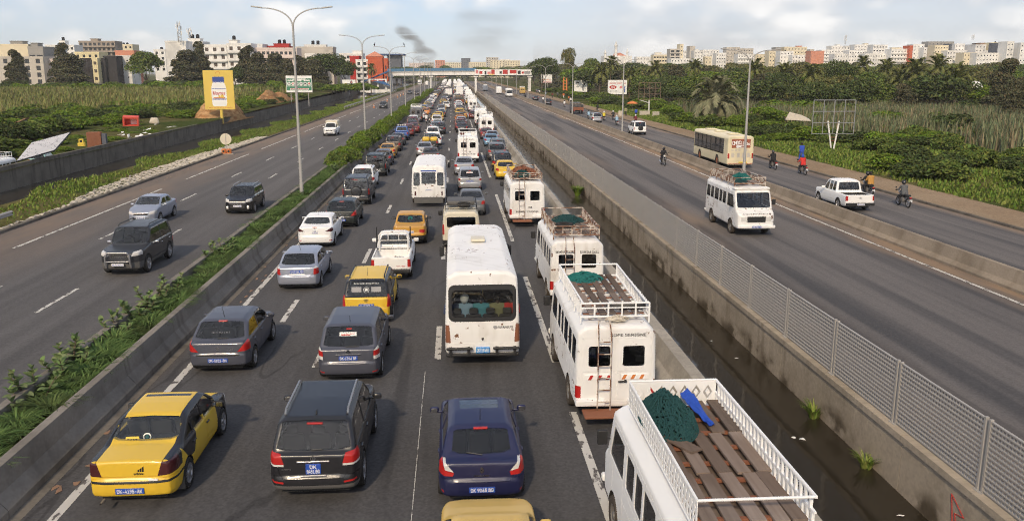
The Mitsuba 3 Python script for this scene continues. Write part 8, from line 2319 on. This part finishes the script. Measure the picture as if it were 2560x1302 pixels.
RIDE = dict(pelvis=(0, -.05, .84), chest=(0, .10, 1.22), neck=(0, .15, 1.40), head=(0, .20, 1.56), shl=(-.19, .12, 1.33), shr=(.19, .12, 1.33), ell=(-.28, .26, 1.10), elr=(.28, .26, 1.10), hal=(-.30, .47, 1.06), har=(.30, .47, 1.06), hipl=(-.10, -.02, .80), hipr=(.10, -.02, .80), knl=(-.19, .36, .68), knr=(.19, .36, .68), anl=(-.17, .16, .33), anr=(.17, .16, .33), long=True)
PILL = dict(RIDE, pelvis=(0, -.38, .90), chest=(0, -.30, 1.28), neck=(0, -.27, 1.46), head=(0, -.22, 1.62), shl=(-.19, -.30, 1.39), shr=(.19, -.30, 1.39), ell=(-.26, -.18, 1.14), elr=(.26, -.18, 1.14), hal=(-.18, .02, 1.05), har=(.18, .02, 1.05), hipl=(-.11, -.36, .86), hipr=(.11, -.36, .86), knl=(-.25, .02, .74), knr=(.25, .02, .74), anl=(-.22, -.14, .38), anr=(.22, -.14, .38))
WALK = dict(pelvis=(0, 0, .93), chest=(0, .03, 1.30), neck=(0, .04, 1.48), head=(0, .07, 1.63), shl=(-.20, .02, 1.41), shr=(.20, .02, 1.41), ell=(-.26, -.10, 1.14), elr=(.25, .08, 1.13), hal=(-.25, -.02, .90), har=(.24, .24, .95), hipl=(-.09, 0, .90), hipr=(.09, 0, .90), knl=(-.10, .20, .52), knr=(.10, -.02, .48), anl=(-.10, .26, .11), anr=(.10, -.26, .15), long=True)
STAND = dict(WALK, ell=(-.27, .0, 1.13), elr=(.27, .0, 1.13), hal=(-.26, .09, .88), har=(.26, .09, .88), knl=(-.10, .03, .48), knr=(.10, .03, .48), anl=(-.11, 0, .10), anr=(.11, 0, .10))
SIT = dict(pelvis=(0, 0, .12), chest=(0, -.02, .50), neck=(0, 0, .68), head=(0, .04, .84), shl=(-.20, -.01, .61), shr=(.20, -.01, .61), ell=(-.25, .10, .36), elr=(.25, .10, .36), hal=(-.14, .32, .26), har=(.14, .32, .26), hipl=(-.10, .02, .10), hipr=(.10, .02, .10), knl=(-.14, .42, .12), knr=(.14, .42, .12), anl=(-.14, .42, -.30), anr=(.14, .42, -.30))
FIG = {k: figure(v) for k, v in dict(ride=RIDE, pill=PILL, walk=WALK, stand=STAND, sit=SIT).items()}

def person(pose, x, y, z, rz, label, shirt, trousers='dark', head='hair', group=None, skin='skin', only=None):
 k = thing('person', label, 'person', group)
 tw = T().translate([x, y, z]).rotate([0, 0, 1], math.degrees(rz))
 sl = dict(body=skin, shirt='cloth_' + shirt + '_', trousers='cloth_' + trousers + '_', shoes='rubber', eyes='print_white', **({'hair': 'hair'} if head == 'hair' else {'helmet': 'paint_black' if head == 'helmet' else head}))
 for nm, mt in sl.items():
  if only is None or nm in only:
   scene[f'{k}__{nm}'] = {**FIG[pose][nm], 'bsdf': ref(mt), 'to_world': tw}
 return k

def bike_rows():
 rows = []
 a = lambda nm, m, mt: rows.append((nm, mt, P(m, 40)))
 for i, y in enumerate((.66, -.58)):
  s = '' if i == 0 else '_001'
  a(f'wheel{s}__tyre', moved(lathe([(.23, -.03), (.285, -.045), (.31, -.02), (.31, .02), (.285, .045), (.23, .03), (.23, -.03)], 20, 'x'), (0, y, .31)), 'rubber')
  a(f'wheel{s}__rim', join(moved(lathe([(.001, -.05), (.05, -.05), (.05, .05), (.001, .05)], 10, 'x'), (0, y, .31)), *[tube([(0, y, .31), (0, y + .24 * math.cos(q), .31 + .24 * math.sin(q))], .012, 4) for q in np.arange(6) * PI / 3], moved(lathe([(.21, -.02), (.235, -.02), (.235, .02), (.21, .02), (.21, -.02)], 20, 'x'), (0, y, .31))), 'alloy')
 a('frame', join(tube([(0, .42, .92), (0, .30, .60), (0, .05, .38), (0, -.30, .42), (0, -.58, .31)], .03), tube([(0, .30, .72), (0, -.15, .66), (0, -.55, .70)], .03)), 'black_plastic')
 a('fork', join(tube([(-.07, .66, .31), (-.07, .44, .98)], .020), tube([(.07, .66, .31), (.07, .44, .98)], .020)), 'alloy')
 a('fuel_tank', rbox(-.13, .13, -.02, .38, .66, .90, .08), 'paint')
 a('seat', rbox(-.13, .13, -.66, .02, .74, .83, .035), 'black_plastic')
 a('engine', rbox(-.15, .15, -.12, .22, .30, .58, .05), 'steel_rim')
 a('handlebar', join(tube([(-.34, .42, 1.02), (-.20, .46, 1.04), (0, .44, .98), (.20, .46, 1.04), (.34, .42, 1.02)], .016)), 'black_plastic')
 a('headlight', moved(lathe([(.001, -.06), (.07, -.05), (.095, .02), (.09, .05), (.001, .06)], 14, 'x'), (0, .58, .92), rz=PI / 2), 'lamp_clear')
 a('mudguard', m3.Manifold.batch_hull([ball((x, y, z), .03, 8) for x in (-.06, .06) for y, z in ((-.52, .66), (-.86, .52), (-.62, .68))]), 'paint')
 a('tail_light', rbox(-.08, .08, -.86, -.78, .62, .70, .02), 'lamp_red')
 a('number_plate', bx(-.09, .09, -.885, -.88, .44, .56), 'plate_white')
 a('exhaust_pipe', tube([(.12, .20, .34), (.15, -.10, .30), (.17, -.70, .40)], [.022, .03, .045], 8), 'chrome')
 for s, n in ((-1, ''), (1, '_001')):
  a('mirror' + n, join(tube([(s * .28, .42, 1.03), (s * .36, .44, 1.20)], .008, 4), rbox(s * .36 - .05, s * .36 + .05, .42, .45, 1.18, 1.26, .014)), 'black_plastic')
 return rows

BIKE = bike_rows()

def moto(pos, label, rlabel, shirt, paint='black', rz=0.0, trousers='dark', head='helmet', pillion=None):
 x, y = pos
 k = thing('motorcycle', label, 'motorcycle')
 tw = T().translate([x, y, 0]).rotate([0, 0, 1], math.degrees(rz))
 for nm, mt, d in BIKE:
  scene[f'{k}__{nm}'] = {**d, 'bsdf': ref('paint_' + paint if mt == 'paint' else mt), 'to_world': tw}
 person('ride', x, y, 0, rz, rlabel, shirt, trousers, head)
 if pillion:
  person('pill', x, y, 0, rz, *pillion)

moto((29.39, 53.61), 'dark motorcycle on the outer road right of the white double-cab pickup', 'rider in a grey vest and black helmet right of the white double-cab pickup', 'grey', 'dark_grey')
moto((29.97, 71.61), 'black scooter in front of the blue walker on the pavement', 'rider in a bright red shirt and blue cap', 'red', 'black', head='cloth_blue_')
moto((28.90, 75.74), 'dark motorcycle with a red tail right of the cream bus', 'rider in a black jacket right of the cream bus', 'black', 'maroon')
moto((29.41, 58.65), 'motorcycle hidden behind the white double-cab pickup', 'helmeted rider showing above the white double-cab pickup', 'black', 'black', pillion=('pillion passenger in an ochre shirt behind the white double-cab pickup', 'ochre'))
moto((19.73, 79.79), 'motorcycle with a lit headlamp coming towards the camera on the right road', 'helmeted rider in dark clothes coming towards the camera on the right road', 'dark', 'black', PI)
moto((30.49, 143.11), 'maroon motorcycle ahead of the white off-road car', 'rider in a maroon shirt ahead of the white off-road car', 'maroon', 'maroon', head='cloth_white_')
moto((26.92, 141.14), 'motorcycle left of the third lamp on the low barrier, nearer of two', 'rider in a pale shirt left of the third lamp, nearer of two', 'sky', 'black', head='cloth_white_')
moto((29.44, 158.02), 'motorcycle left of the third lamp on the low barrier, farther of two', 'rider in dark clothes left of the third lamp, farther of two', 'dark', 'black', head='cloth_white_')
moto((27.28, 155.49), 'small motorcycle right of the silver off-road car', 'rider in a bright yellow shirt right of the silver off-road car', 'yellow', 'black', head='cloth_white_')
moto((25.14, 159.68), 'motorcycle left of the silver off-road car', 'rider in a blue-grey shirt left of the silver off-road car', 'sky', 'black')
moto((32.28, 192.54), 'distant motorcycle beside the grass right of the open lorry', 'distant rider in black beside the grass right of the open lorry', 'black', 'black')
moto((27.99, 217.71), 'distant motorcycle between the black car and the open lorry', 'distant rider in white between the black car and the open lorry', 'white', 'maroon')
moto((26.28, 253.30), 'distant motorcycle left of the black off-road car', 'distant rider in a white shirt left of the black off-road car', 'white', 'black')
moto((23.18, 279.99), 'distant motorcycle beside the yellow van', 'distant rider in dark clothes beside the yellow van', 'dark', 'black')
moto((-4.72, 148.93), 'white motorcycle between the two left lanes of the queue, left of a pair', 'rider in white between the two left lanes, left of a pair', 'white', 'white')
moto((-4.26, 152.52), 'white motorcycle between the two left lanes of the queue, right of a pair', 'rider in pale grey between the two left lanes, right of a pair', 'grey', 'white')
moto((0.22, 342.36), 'tiny red motorcycle beside the tall white lorry in the queue', 'tiny rider in red beside the tall white lorry in the queue', 'red', 'maroon')
person('walk', *(34.00, 81.77), .12, 0.1, 'walker in a bright blue tracksuit on the pavement', 'blue', 'blue')
person('walk', *(34.95, 163.89), .12, 0.1, 'walker in a blue shirt on the pavement ahead of the white off-road car', 'blue', 'dark')
person('stand', *(34.17, 170.12), .12, 2.6, 'figure in pale clothes standing on the pavement left of the blue walker', 'khaki', 'dark')
person('walk', *(34.23, 252.63), .12, 0.1, 'walker in black and white at the pavement edge behind the open lorry', 'black', 'white')
person('stand', *(36.73, 288.06), .12, 3.0, 'figure in an orange shirt at the pavement edge', 'orange', 'white')
person('stand', *(36.41, 302.25), .12, 3.0, 'figure in grey left of the one in orange', 'grey', 'dark')
for i, (px, py, c) in enumerate([(1333, 240, 'white'), (1338, 236, 'orange'), (1350, 240, 'dark'), (1326, 233, 'maroon'), (1343, 228, 'sky'), (1320, 229, 'white'), (1375, 236, 'white')]):
 s = .62 + .0
 xx = 32.6 + (i * 1.7) % 2.2
 yy = 240 + 17 * i
 person('stand', xx, yy, .12, 2.8 + i, f'distant bystander in {dict(white="white", orange="orange", dark="dark clothes", maroon="maroon", sky="pale blue")[c]} on the pavement toward the footbridge, {ORDR(i)} from the camera', c, 'dark')
# passengers seen through the rear window of the coach
cx, cy = (0.76, 24.15)
for dx, sh, hd, lb in ((-.52, 'sky', 'cloth_white_', 'coach passenger in a pale blue shirt and white cap'), (-.02, 'teal', 'hair', 'coach passenger in a turquoise shirt in the middle of the rear window'), (.48, 'khaki', 'hair', 'coach passenger in a khaki shirt'), (-.86, 'denim', 'hair', 'coach passenger in dark blue at the left edge of the rear window'), (.86, 'red', 'hair', 'coach passenger in red at the right edge of the rear window')):
 person('sit', cx + dx, cy + .62 + (.06 if dx == 0 else 0), 1.14, 0, lb, sh, 'dark', hd)
# arm out of the window of the nearest minibus
def arm_person():
 k = thing('person', 'passenger of the nearest minibus hanging a striped sleeve out of the window', 'person')
 X, Y, Z = 3.92 - 1.04, 9.75 + 2.25, 1.62
 sh, el, ha = np.array([X + .16, Y - .1, Z + .12]), np.array([X - .10, Y + .02, Z - .04]), np.array([X - .14, Y + .26, Z - .22])
 hd = np.array([X + .36, Y + .05, Z + .22])
 skin = [bone(sh, .05, el, .045), bone(el, .045, ha, .032), ball(hd, .10), bone(hd, .06, hd + [0.05, -.06, -.22], .08), bone(hd + [.05, -.06, -.22], .15, hd + [.05, -.08, -.6], .16), bone(hd + [.05, -.06, -.22], .1, sh, .06)]
 d = (ha - el) / np.linalg.norm(ha - el)
 w = np.array([1.0, 0, 0])
 skin.append(m3.Manifold.batch_hull([ball(ha, .03), ball(ha + d * .06 + w * .026, .018), ball(ha + d * .06 - w * .026, .018)]))
 for q in range(4):
  b0 = ha + d * .06 + w * (.03 - .02 * q)
  skin += [bone(b0, .011, b0 + d * .04, .010, 6), bone(b0 + d * .04, .010, b0 + d * .05 - [0, 0, .03], .009, 6)]
 skin.append(bone(ha + d * .02 + w * .03, .012, ha + d * .06 + w * .06, .010, 6))
 put('body', m3.Manifold.batch_boolean(skin, m3.OpType.Add), 'skin_mid', k, 40)
 put('sleeve', bone(sh, .085, lerp(el, ha, .35), .075), 'cloth_white_', k, 40)
 u = (el - sh) / np.linalg.norm(el - sh)
 put('stripes', join(*[tube([sh + u * t + np.array([0, .05, .075]), sh + u * t + np.array([0, -.05, .08]), sh + u * t + np.array([0, -.088, 0])], .006, 4) for t in np.linspace(.04, .28, 6)]), 'cloth_dark_', k)
arm_person()

# ---------------------------------------------------------------- roadside things
def cone(x, y, label, s=1.0):
 k = thing('traffic_cone', label, 'traffic cone', 'traffic cones on the left carriageway')
 put('cone', moved(lathe([(.001, .75), (.03, .74), (.15, .04), (.15, .03)], 14), (x, y, 0), s=s), 'print_orange', k, 30)
 put('base', moved(bx(-.2, .2, -.2, .2, 0, .03), (x, y, 0), s=s), 'print_orange', k)
 put('band', moved(lathe([(.074, .52), (.108, .34)], 14), (x, y, 0), s=s), 'print_white', k, 30)
for i, (px, py) in enumerate([(935, 270), (968, 254), (994, 244), (1001, 241), (1008, 238), (1021, 231), (1028, 228)]):
 x, y = [(-19.67, 215.95), (-19.98, 263.47), (-19.51, 305.39), (-19.45, 320.71), (-19.39, 337.63), (-19.80, 385.08), (-19.75, 409.72)][i]
 cone(x, y, f'orange traffic cone on the left carriageway, {ORDR(i)} from the camera', 1.25)
x, y = (-24.39, 93.71)
k = thing('warning_sign', 'round pale warning disc on two orange barrels beside the left carriageway', 'sign')
put('disc', moved(prism_y(Point(0, 0).buffer(.60), -.02, .02), (x, y, 1.62)), 'paint_beige', k)
put('pole', tube([(x, y - .03, .3), (x, y - .03, 2.2)], .03), 'galvanised', k)
for s in (-.27, .27):
 b_ = put('barrel', moved(lathe([(.001, 0), (.25, 0), (.26, .5), (.001, .5)], 16), (x + s, y, .08)), 'print_orange', k, 30)
 put('opening', moved(prism_y(Point(0, 0).buffer(.12), -.265, -.25), (x + s, y, .33)), 'print_black', b_)  # solid black disc on the barrel, painting the dark of a hole
put('plinth', bx(x - .75, x + .75, y - .3, y + .3, .0, .08), 'concrete_pale', k)
k = thing('guard_rail', 'end of a grey steel guard rail beside the left kerb', 'guard rail')
prof = [(-25.55, .52), (-25.47, .58), (-25.55, .64), (-25.55, .68), (-25.47, .74), (-25.55, .82), (-25.60, .82), (-25.60, .52)]
put('rail', extrude_y(prof, 34, 50.5), 'galvanised', k)
for yy in np.arange(35, 50, 3.8):
 put('post', bx(-25.72, -25.6, yy, yy + .08, -.3, .8), 'galvanised', k)
k = thing('guard_rail', 'long grey steel guard rail along the left kerb in the distance', 'guard rail')
put('rail', extrude_y(prof, 205, 395), 'galvanised', k)
for yy in np.arange(206, 394, 6.0):
 put('post', bx(-25.72, -25.6, yy, yy + .1, -.3, .8), 'galvanised', k)

# rubbish behind the canal wall
def scrib(p, n, uv):
 a = F(p.x * 1.4, p.y * 1.4, p.z * 1.4, 4)
 b = F(p.x * 1.4 + 31, p.y * 1.4, p.z * 1.4, 4)
 l1 = S(.012, .004, dr.abs(a - .5)); l2 = S(.014, .004, dr.abs(b - .46))
 return MX((.56, .56, .57), (.07, .07, .08), dr.minimum(1, l1 + l2) * .8)
mat('scribbled_board', PR(scrib), .6)
k = thing('board', 'big pale scribbled board leaning over the canal wall', 'board')
q = [np.array(((-39.80, 80.50, 0.61))), np.array(((-37.89, 84.00, 1.29))), np.array(((-37.74, 87.50, 2.75))), np.array(((-39.90, 84.00, 2.02)))]
nrm = np.cross(q[1] - q[0], q[3] - q[0]); nrm /= np.linalg.norm(nrm)
put('panel', m3.Manifold.hull_points(np.array([p + nrm * t for p in q for t in (0, .12)])), 'scribbled_board', k)
e = [(q[0] + nrm * .06, q[1] + nrm * .06), (q[1] + nrm * .06, q[2] + nrm * .06), (q[2] + nrm * .06, q[3] + nrm * .06)]
put('edge', bars(e, .075, 6), 'black_plastic', k)
place(van_p, 'wrecked_minibus', -41.2, 76.5, 'white wrecked minibus behind the canal wall at the left edge', 'bus', rz=.03, paint='paint_white', z=-1.55)
place(lhat, 'wrecked_car', -40.6, 86.0, 'pale turquoise wrecked car just behind the canal wall', 'car', rz=.15, paint='paint_turquoise', z=-.62)
k = thing('rusty_box', 'rusty brown metal box behind the canal wall', 'box')
x, y, z = (-40.79, 100.00, 0.87)
put('shell', moved(rbox(-.75, .75, -.5, .5, -.6, 1.1, .04), (x, y + .6, z), rz=.2), 'rust_rim', k, 30)
put('side', moved(bx(.76, 1.2, -.45, .45, -.6, .9), (x, y + .7, z), rz=.2), 'wall_slate', k)
k = thing('yellow_bin', 'small yellow frame left of the rusty metal box', 'bin')
x, y, z = (-40.85, 97.00, 0.67)
put('frame', join(bx(x - .36, x + .36, y, y + .4, z, z + .36), bx(x - .24, x + .24, y + .05, y + .35, z + .36, z + .78)), 'print_yellow', k)
put('opening', bx(x - .12, x + .12, y + .02, y + .06, z + .44, z + .68), 'print_black', k)  # black slab on the front, the dark inside painted as colour
k = thing('red_crate', 'tilted open red crate lying on the rubbish', 'crate')
x, y, z = (-48.94, 134.00, 0.02)
cr = m3.Manifold.cube([2.2, 1.6, 1.55], True) - m3.Manifold.cube([1.75, 1.5, 1.05], True).translate([0, -.25, .0])
put('shell', moved(cr, (x, y + .6, z + 1.3), rx=.12, rz=.25, ry=.05), 'print_red2', k)
put('lining', moved(bx(-.1, .8, .42, .48, -.5, .5), (x, y + .6, z + 1.3), rx=.12, rz=.25, ry=.05), 'print_white', k)
k = thing('white_sack', 'dirty white bulky sack right of the red crate', 'sack')
x, y, z = (-46.67, 138.00, 0.67)
put('cloth', m3.Manifold.batch_hull([ball((x + a, y + b, z + c), r) for a, b, c, r in ((-.5, 0, .3, .25), (.5, 0, .3, .28), (.35, .3, .75, .22), (-.4, .2, .85, .2), (.5, -.1, .9, .12))]), 'plastic_sheet', k, 40)
k = thing('plastic_litter', 'scattered white plastic bags between the red crate and the wall', 'litter')
g = np.random.default_rng(6)
labels[k]['kind'] = 'stuff'
lit = []
for i in range(34):
 yy = g.uniform(112, 150); xx = lx(yy) - g.uniform(.6, 7)
 lit.append(m3.Manifold.hull_points(g.normal(size=(9, 3)) * [.22, .2, .12] + [xx, yy, .5]))
put('bags', join(*lit), 'print_white', k)
k = thing('shack', 'low collapsed grey shack among the bushes at the far left', 'hut')
x, y, z = (-57.99, 118.00, 1.53)
put('wall', m3.Manifold.hull_points(np.array([[x - 1.6, y, .2], [x + 1.9, y, .2], [x + 1.5, y, z + .9], [x - 1.6, y, z - .3], [x - 1.6, y + 2.5, .2], [x + 1.9, y + 2.5, .2], [x + 1.5, y + 2.5, z + .9], [x - 1.6, y + 2.5, z - .3]])), 'wall_grey', k)
put('roof', m3.Manifold.hull_points(np.array([[x + a, y + b, z + c] for b in (-.4, 3) for a, c in ((-2.6, -.75), (1.7, 1.05), (-2.6, -.60), (1.7, 1.2))])), 'wall_brown', k)

def heap(x0, x1, y0, y1, h, seed, label):
 nx_, ny2 = 26, 18
 X, Y = np.meshgrid(np.linspace(x0, x1, nx_), np.linspace(y0, y1, ny2), indexing='ij')
 u, w = (X - x0) / (x1 - x0) * 2 - 1, (Y - y0) / (y1 - y0) * 2 - 1
 base = np.clip(1 - (u ** 2 + w ** 2), 0, 1) ** .8
 nz = meshkit.fbm(np.stack([X * .45, Y * .45, X * 0 + seed], -1), 4)
 Z = .1 + h * base * (.45 + 1.1 * nz) - .2 * (base <= 0)
 v = np.stack([X, Y, Z], -1).reshape(-1, 3)
 f = np.array([[i * ny2 + j, (i + 1) * ny2 + j, (i + 1) * ny2 + j + 1, i * ny2 + j + 1] for i in range(nx_ - 1) for j in range(ny2 - 1)])
 k = put('earth_heap', (v, f), 'orange_dirt')
 tag(k, label, 'earth heap')
heap(-47, -39.8, 152, 176, 4.0, 3, 'orange earth heap right beside the yellow billboard')
heap(-50, -42.5, 203, 252, 3.4, 8, 'long orange earth heap below the green notice board')
# umbrella stall and debris on the right pavement
k = thing('parasol', 'orange parasol at the pavement stall', 'parasol')
x, y = (38.26, 183.66)
put('pole', tube([(x, y, .1), (x, y, 2.4)], .03), 'galvanised', k)
put('canopy', moved(lathe([(1.2, 2.05), (.8, 2.35), (.001, 2.6)], 10), (x, y, 0)), 'print_orange', k, 20)
for i, (p_, w) in enumerate([(((33.22, 170.19)), 1.0), (((37.99, 169.86)), 2.2), (((39.49, 166.62)), 1.6)]):
 k = thing('stall_board', ['square pale board standing on the pavement', 'pale worn boards along the pavement edge, left of two', 'pale worn boards along the pavement edge, right of two'][i], 'board')
 put('board', moved(rbox(-w / 2, w / 2, 0, .12, 0, 1.0, .03), (p_[0], p_[1], .1), rz=.2 * i), 'plastic_sheet', k)
k = thing('white_tent', 'small white tarpaulin tent in the woodland clearing on the right', 'tent')
x, y, z = (119.02, 190.00, 6.39)
put('tarpaulin', m3.Manifold.hull_points(np.array([[x - 1.7, y, z - 1.2], [x + 1.3, y, z - 1.2], [x - .4, y + 1, z + .3], [x + 1.2, y + 1.5, z], [x - 1.7, y + 3, z - 1.2], [x + 1.3, y + 3, z - 1.2]])), 'print_white', k)
k = thing('white_tarpaulin', 'torn white tarpaulin left of the bare metal frame', 'tarpaulin')
x, y, z = (45.96, 112.00, 2.94)
put('cloth', m3.Manifold.hull_points(np.array([[x - 2.0, y, z - .5], [x + 1.6, y, z - .7], [x - 1.3, y + .4, z + .5], [x + .5, y + .5, z + .05], [x + 1.6, y + 1, z - .4]])), 'plastic_sheet', k)
# birds on the third lamp, rubbish floating in the drain
for i, s in enumerate((-1, 1)):
 k = thing('crow', ['dark bird perched on the left arm of the third median lamp', 'dark bird perched on the right arm of the third median lamp'][i], 'bird')
 X, Y, Z = -10.1 + s * 2.35, 56.8 + 84.4, 12.70
 put('body', m3.Manifold.batch_boolean([m3.Manifold.batch_hull([ball((X, Y, Z + .16), .10), ball((X - .05 * s, Y + .05, Z + .30), .07)]), ball((X - .06 * s, Y + .04, Z + .42), .06), bone((X - .06 * s, Y - .02, Z + .42), .02, (X - .10 * s, Y - .12, Z + .40), .008), bone((X, Y, Z + .1), .05, (X + .06 * s, Y, Z - .16), .03)], m3.OpType.Add), 'print_black', k, 40)
 put('legs', join(tube([(X - .03, Y, Z), (X - .03, Y, Z + .12)], .008, 4), tube([(X + .03, Y, Z), (X + .03, Y, Z + .12)], .008, 4)), 'print_black', k)
g = np.random.default_rng(14)
for i, (x, y) in enumerate([(9.37, 20.99), (9.90, 16.86), (9.44, 29.69), (9.15, 21.13), (9.70, 27.71)]):
 k = put('floating_litter', moved(m3.Manifold.hull_points(g.normal(size=(9, 3)) * [.055, .04, .012]), (x, y, -1.125)), 'print_white')
 tag(k, ['pale scrap floating in the drain below the mesh fence, larger of a pair', 'pale scrap floating in the drain nearest the camera', 'tiny pale scrap far up the drain', 'pale scrap floating in the drain, smaller of a pair', 'tiny pale scrap in the middle of the drain'][i], 'litter')
# graffiti on the drain wall near the lower right corner
k = put('graffiti', join(*[tube([(10.405, a[0], a[1]), (10.405, b[0], b[1])], .010, 4) for a, b in (((15.9, -.1), (15.75, -.75)), ((15.9, -.1), (15.4, -.40)), ((15.4, -.40), (15.72, -.46)), ((15.72, -.46), (15.55, -.95)), ((15.5, -.55), (15.15, -.8)), ((15.15, -.8), (15.5, -1.0)))]), 'print_red', 'drain_wall')
# small chips and stains of real matter on the asphalt: flattened rags and mud near the gutters
g = np.random.default_rng(19)
mud = []
for i in range(120):
 s = g.integers(4)
 x = [g.uniform(-8.6, -8.15), g.uniform(-24.5, -23.4), g.uniform(11.0, 12.2), g.uniform(5.0, 5.6)][s]
 mud.append(moved(m3.Manifold.hull_points(np.vstack([g.normal(size=(8, 3)) * [.05, .10, .006], g.normal(size=(6, 3)) * [.03, .06, .010]])), (x, g.uniform(14, 90), .012)))
k = put('road_litter', join(*mud), 'wall_brown')
tag(k, 'crumbs of mud and rags lying in the gutters', 'litter', kind='stuff')

# ---------------------------------------------------------------- smoke
def smoke_grid(nx_, ny2, nz):
 z, y, x = np.meshgrid(np.linspace(0, 1, nz), np.linspace(-1, 1, ny2), np.linspace(0, 1, nx_), indexing='ij')
 n = meshkit.fbm(np.stack([x * 9, y * 1.5, z * 12], -1), 5, 2)
 cxx = .22 - .22 * z ** 1.0 + .03 * np.sin(z * 8)
 wd = .052 + .05 * np.abs(np.sin(z * 9 + .6)) * (1 - .5 * z)
 d1 = np.clip(1 - ((x - cxx) / wd) ** 2 - y ** 2 * .8, 0, 1) * np.clip((.68 - z) * 5, 0, 1) * np.clip((n - .36) * 5, 0, 1.5)
 n2 = meshkit.fbm(np.stack([x * 6 + 5, y * 1.2, z * 6], -1), 5, 7)
 d2 = np.clip(1 - ((x - .68) / .30) ** 2 - y ** 2 * .8, 0, 1) * np.clip((n2 - .30) * 2.2, 0, 1.0) * np.clip(z * 3, 0, 1) * np.clip((1 - z) * 6, 0, 1)
 return (d1 * 1.0 + d2 * .30).astype(np.float32)
bx0, _, bz0 = (-116.83, 1750.00, 31.15)
bx1, _, bz1 = (157.78, 1750.00, 137.08)
hy = 26.0
grid = smoke_grid(96, 8, 48)
scene['smoke_medium'] = {'type': 'heterogeneous', 'albedo': .45, 'scale': .06, 'sigma_t': {'type': 'gridvolume', 'grid': mi.VolumeGrid(grid[..., None]), 'filter_type': 'trilinear', 'to_world': T().translate([bx0, 1750 - hy, bz0]).scale([bx1 - bx0, 2 * hy, bz1 - bz0])}}
scene['smoke'] = {'type': 'cube', 'bsdf': {'type': 'null'}, 'interior': ref('smoke_medium'), 'to_world': T().translate([(bx0 + bx1) / 2, 1750, (bz0 + bz1) / 2]).scale([(bx1 - bx0) / 2, hy, (bz1 - bz0) / 2])}
labels['smoke'] = {'label': 'dark plume of smoke rising behind the town and drifting right', 'kind': 'stuff'}

scene['haze'] = {'type': 'cube', 'bsdf': {'type': 'null'}, 'interior': ref('hazy_air'), 'to_world': T().translate([0, 2450, 38]).scale([3600, 2600, 42])}
labels['haze'] = {'label': 'thin pale haze over the whole view', 'kind': 'stuff'}
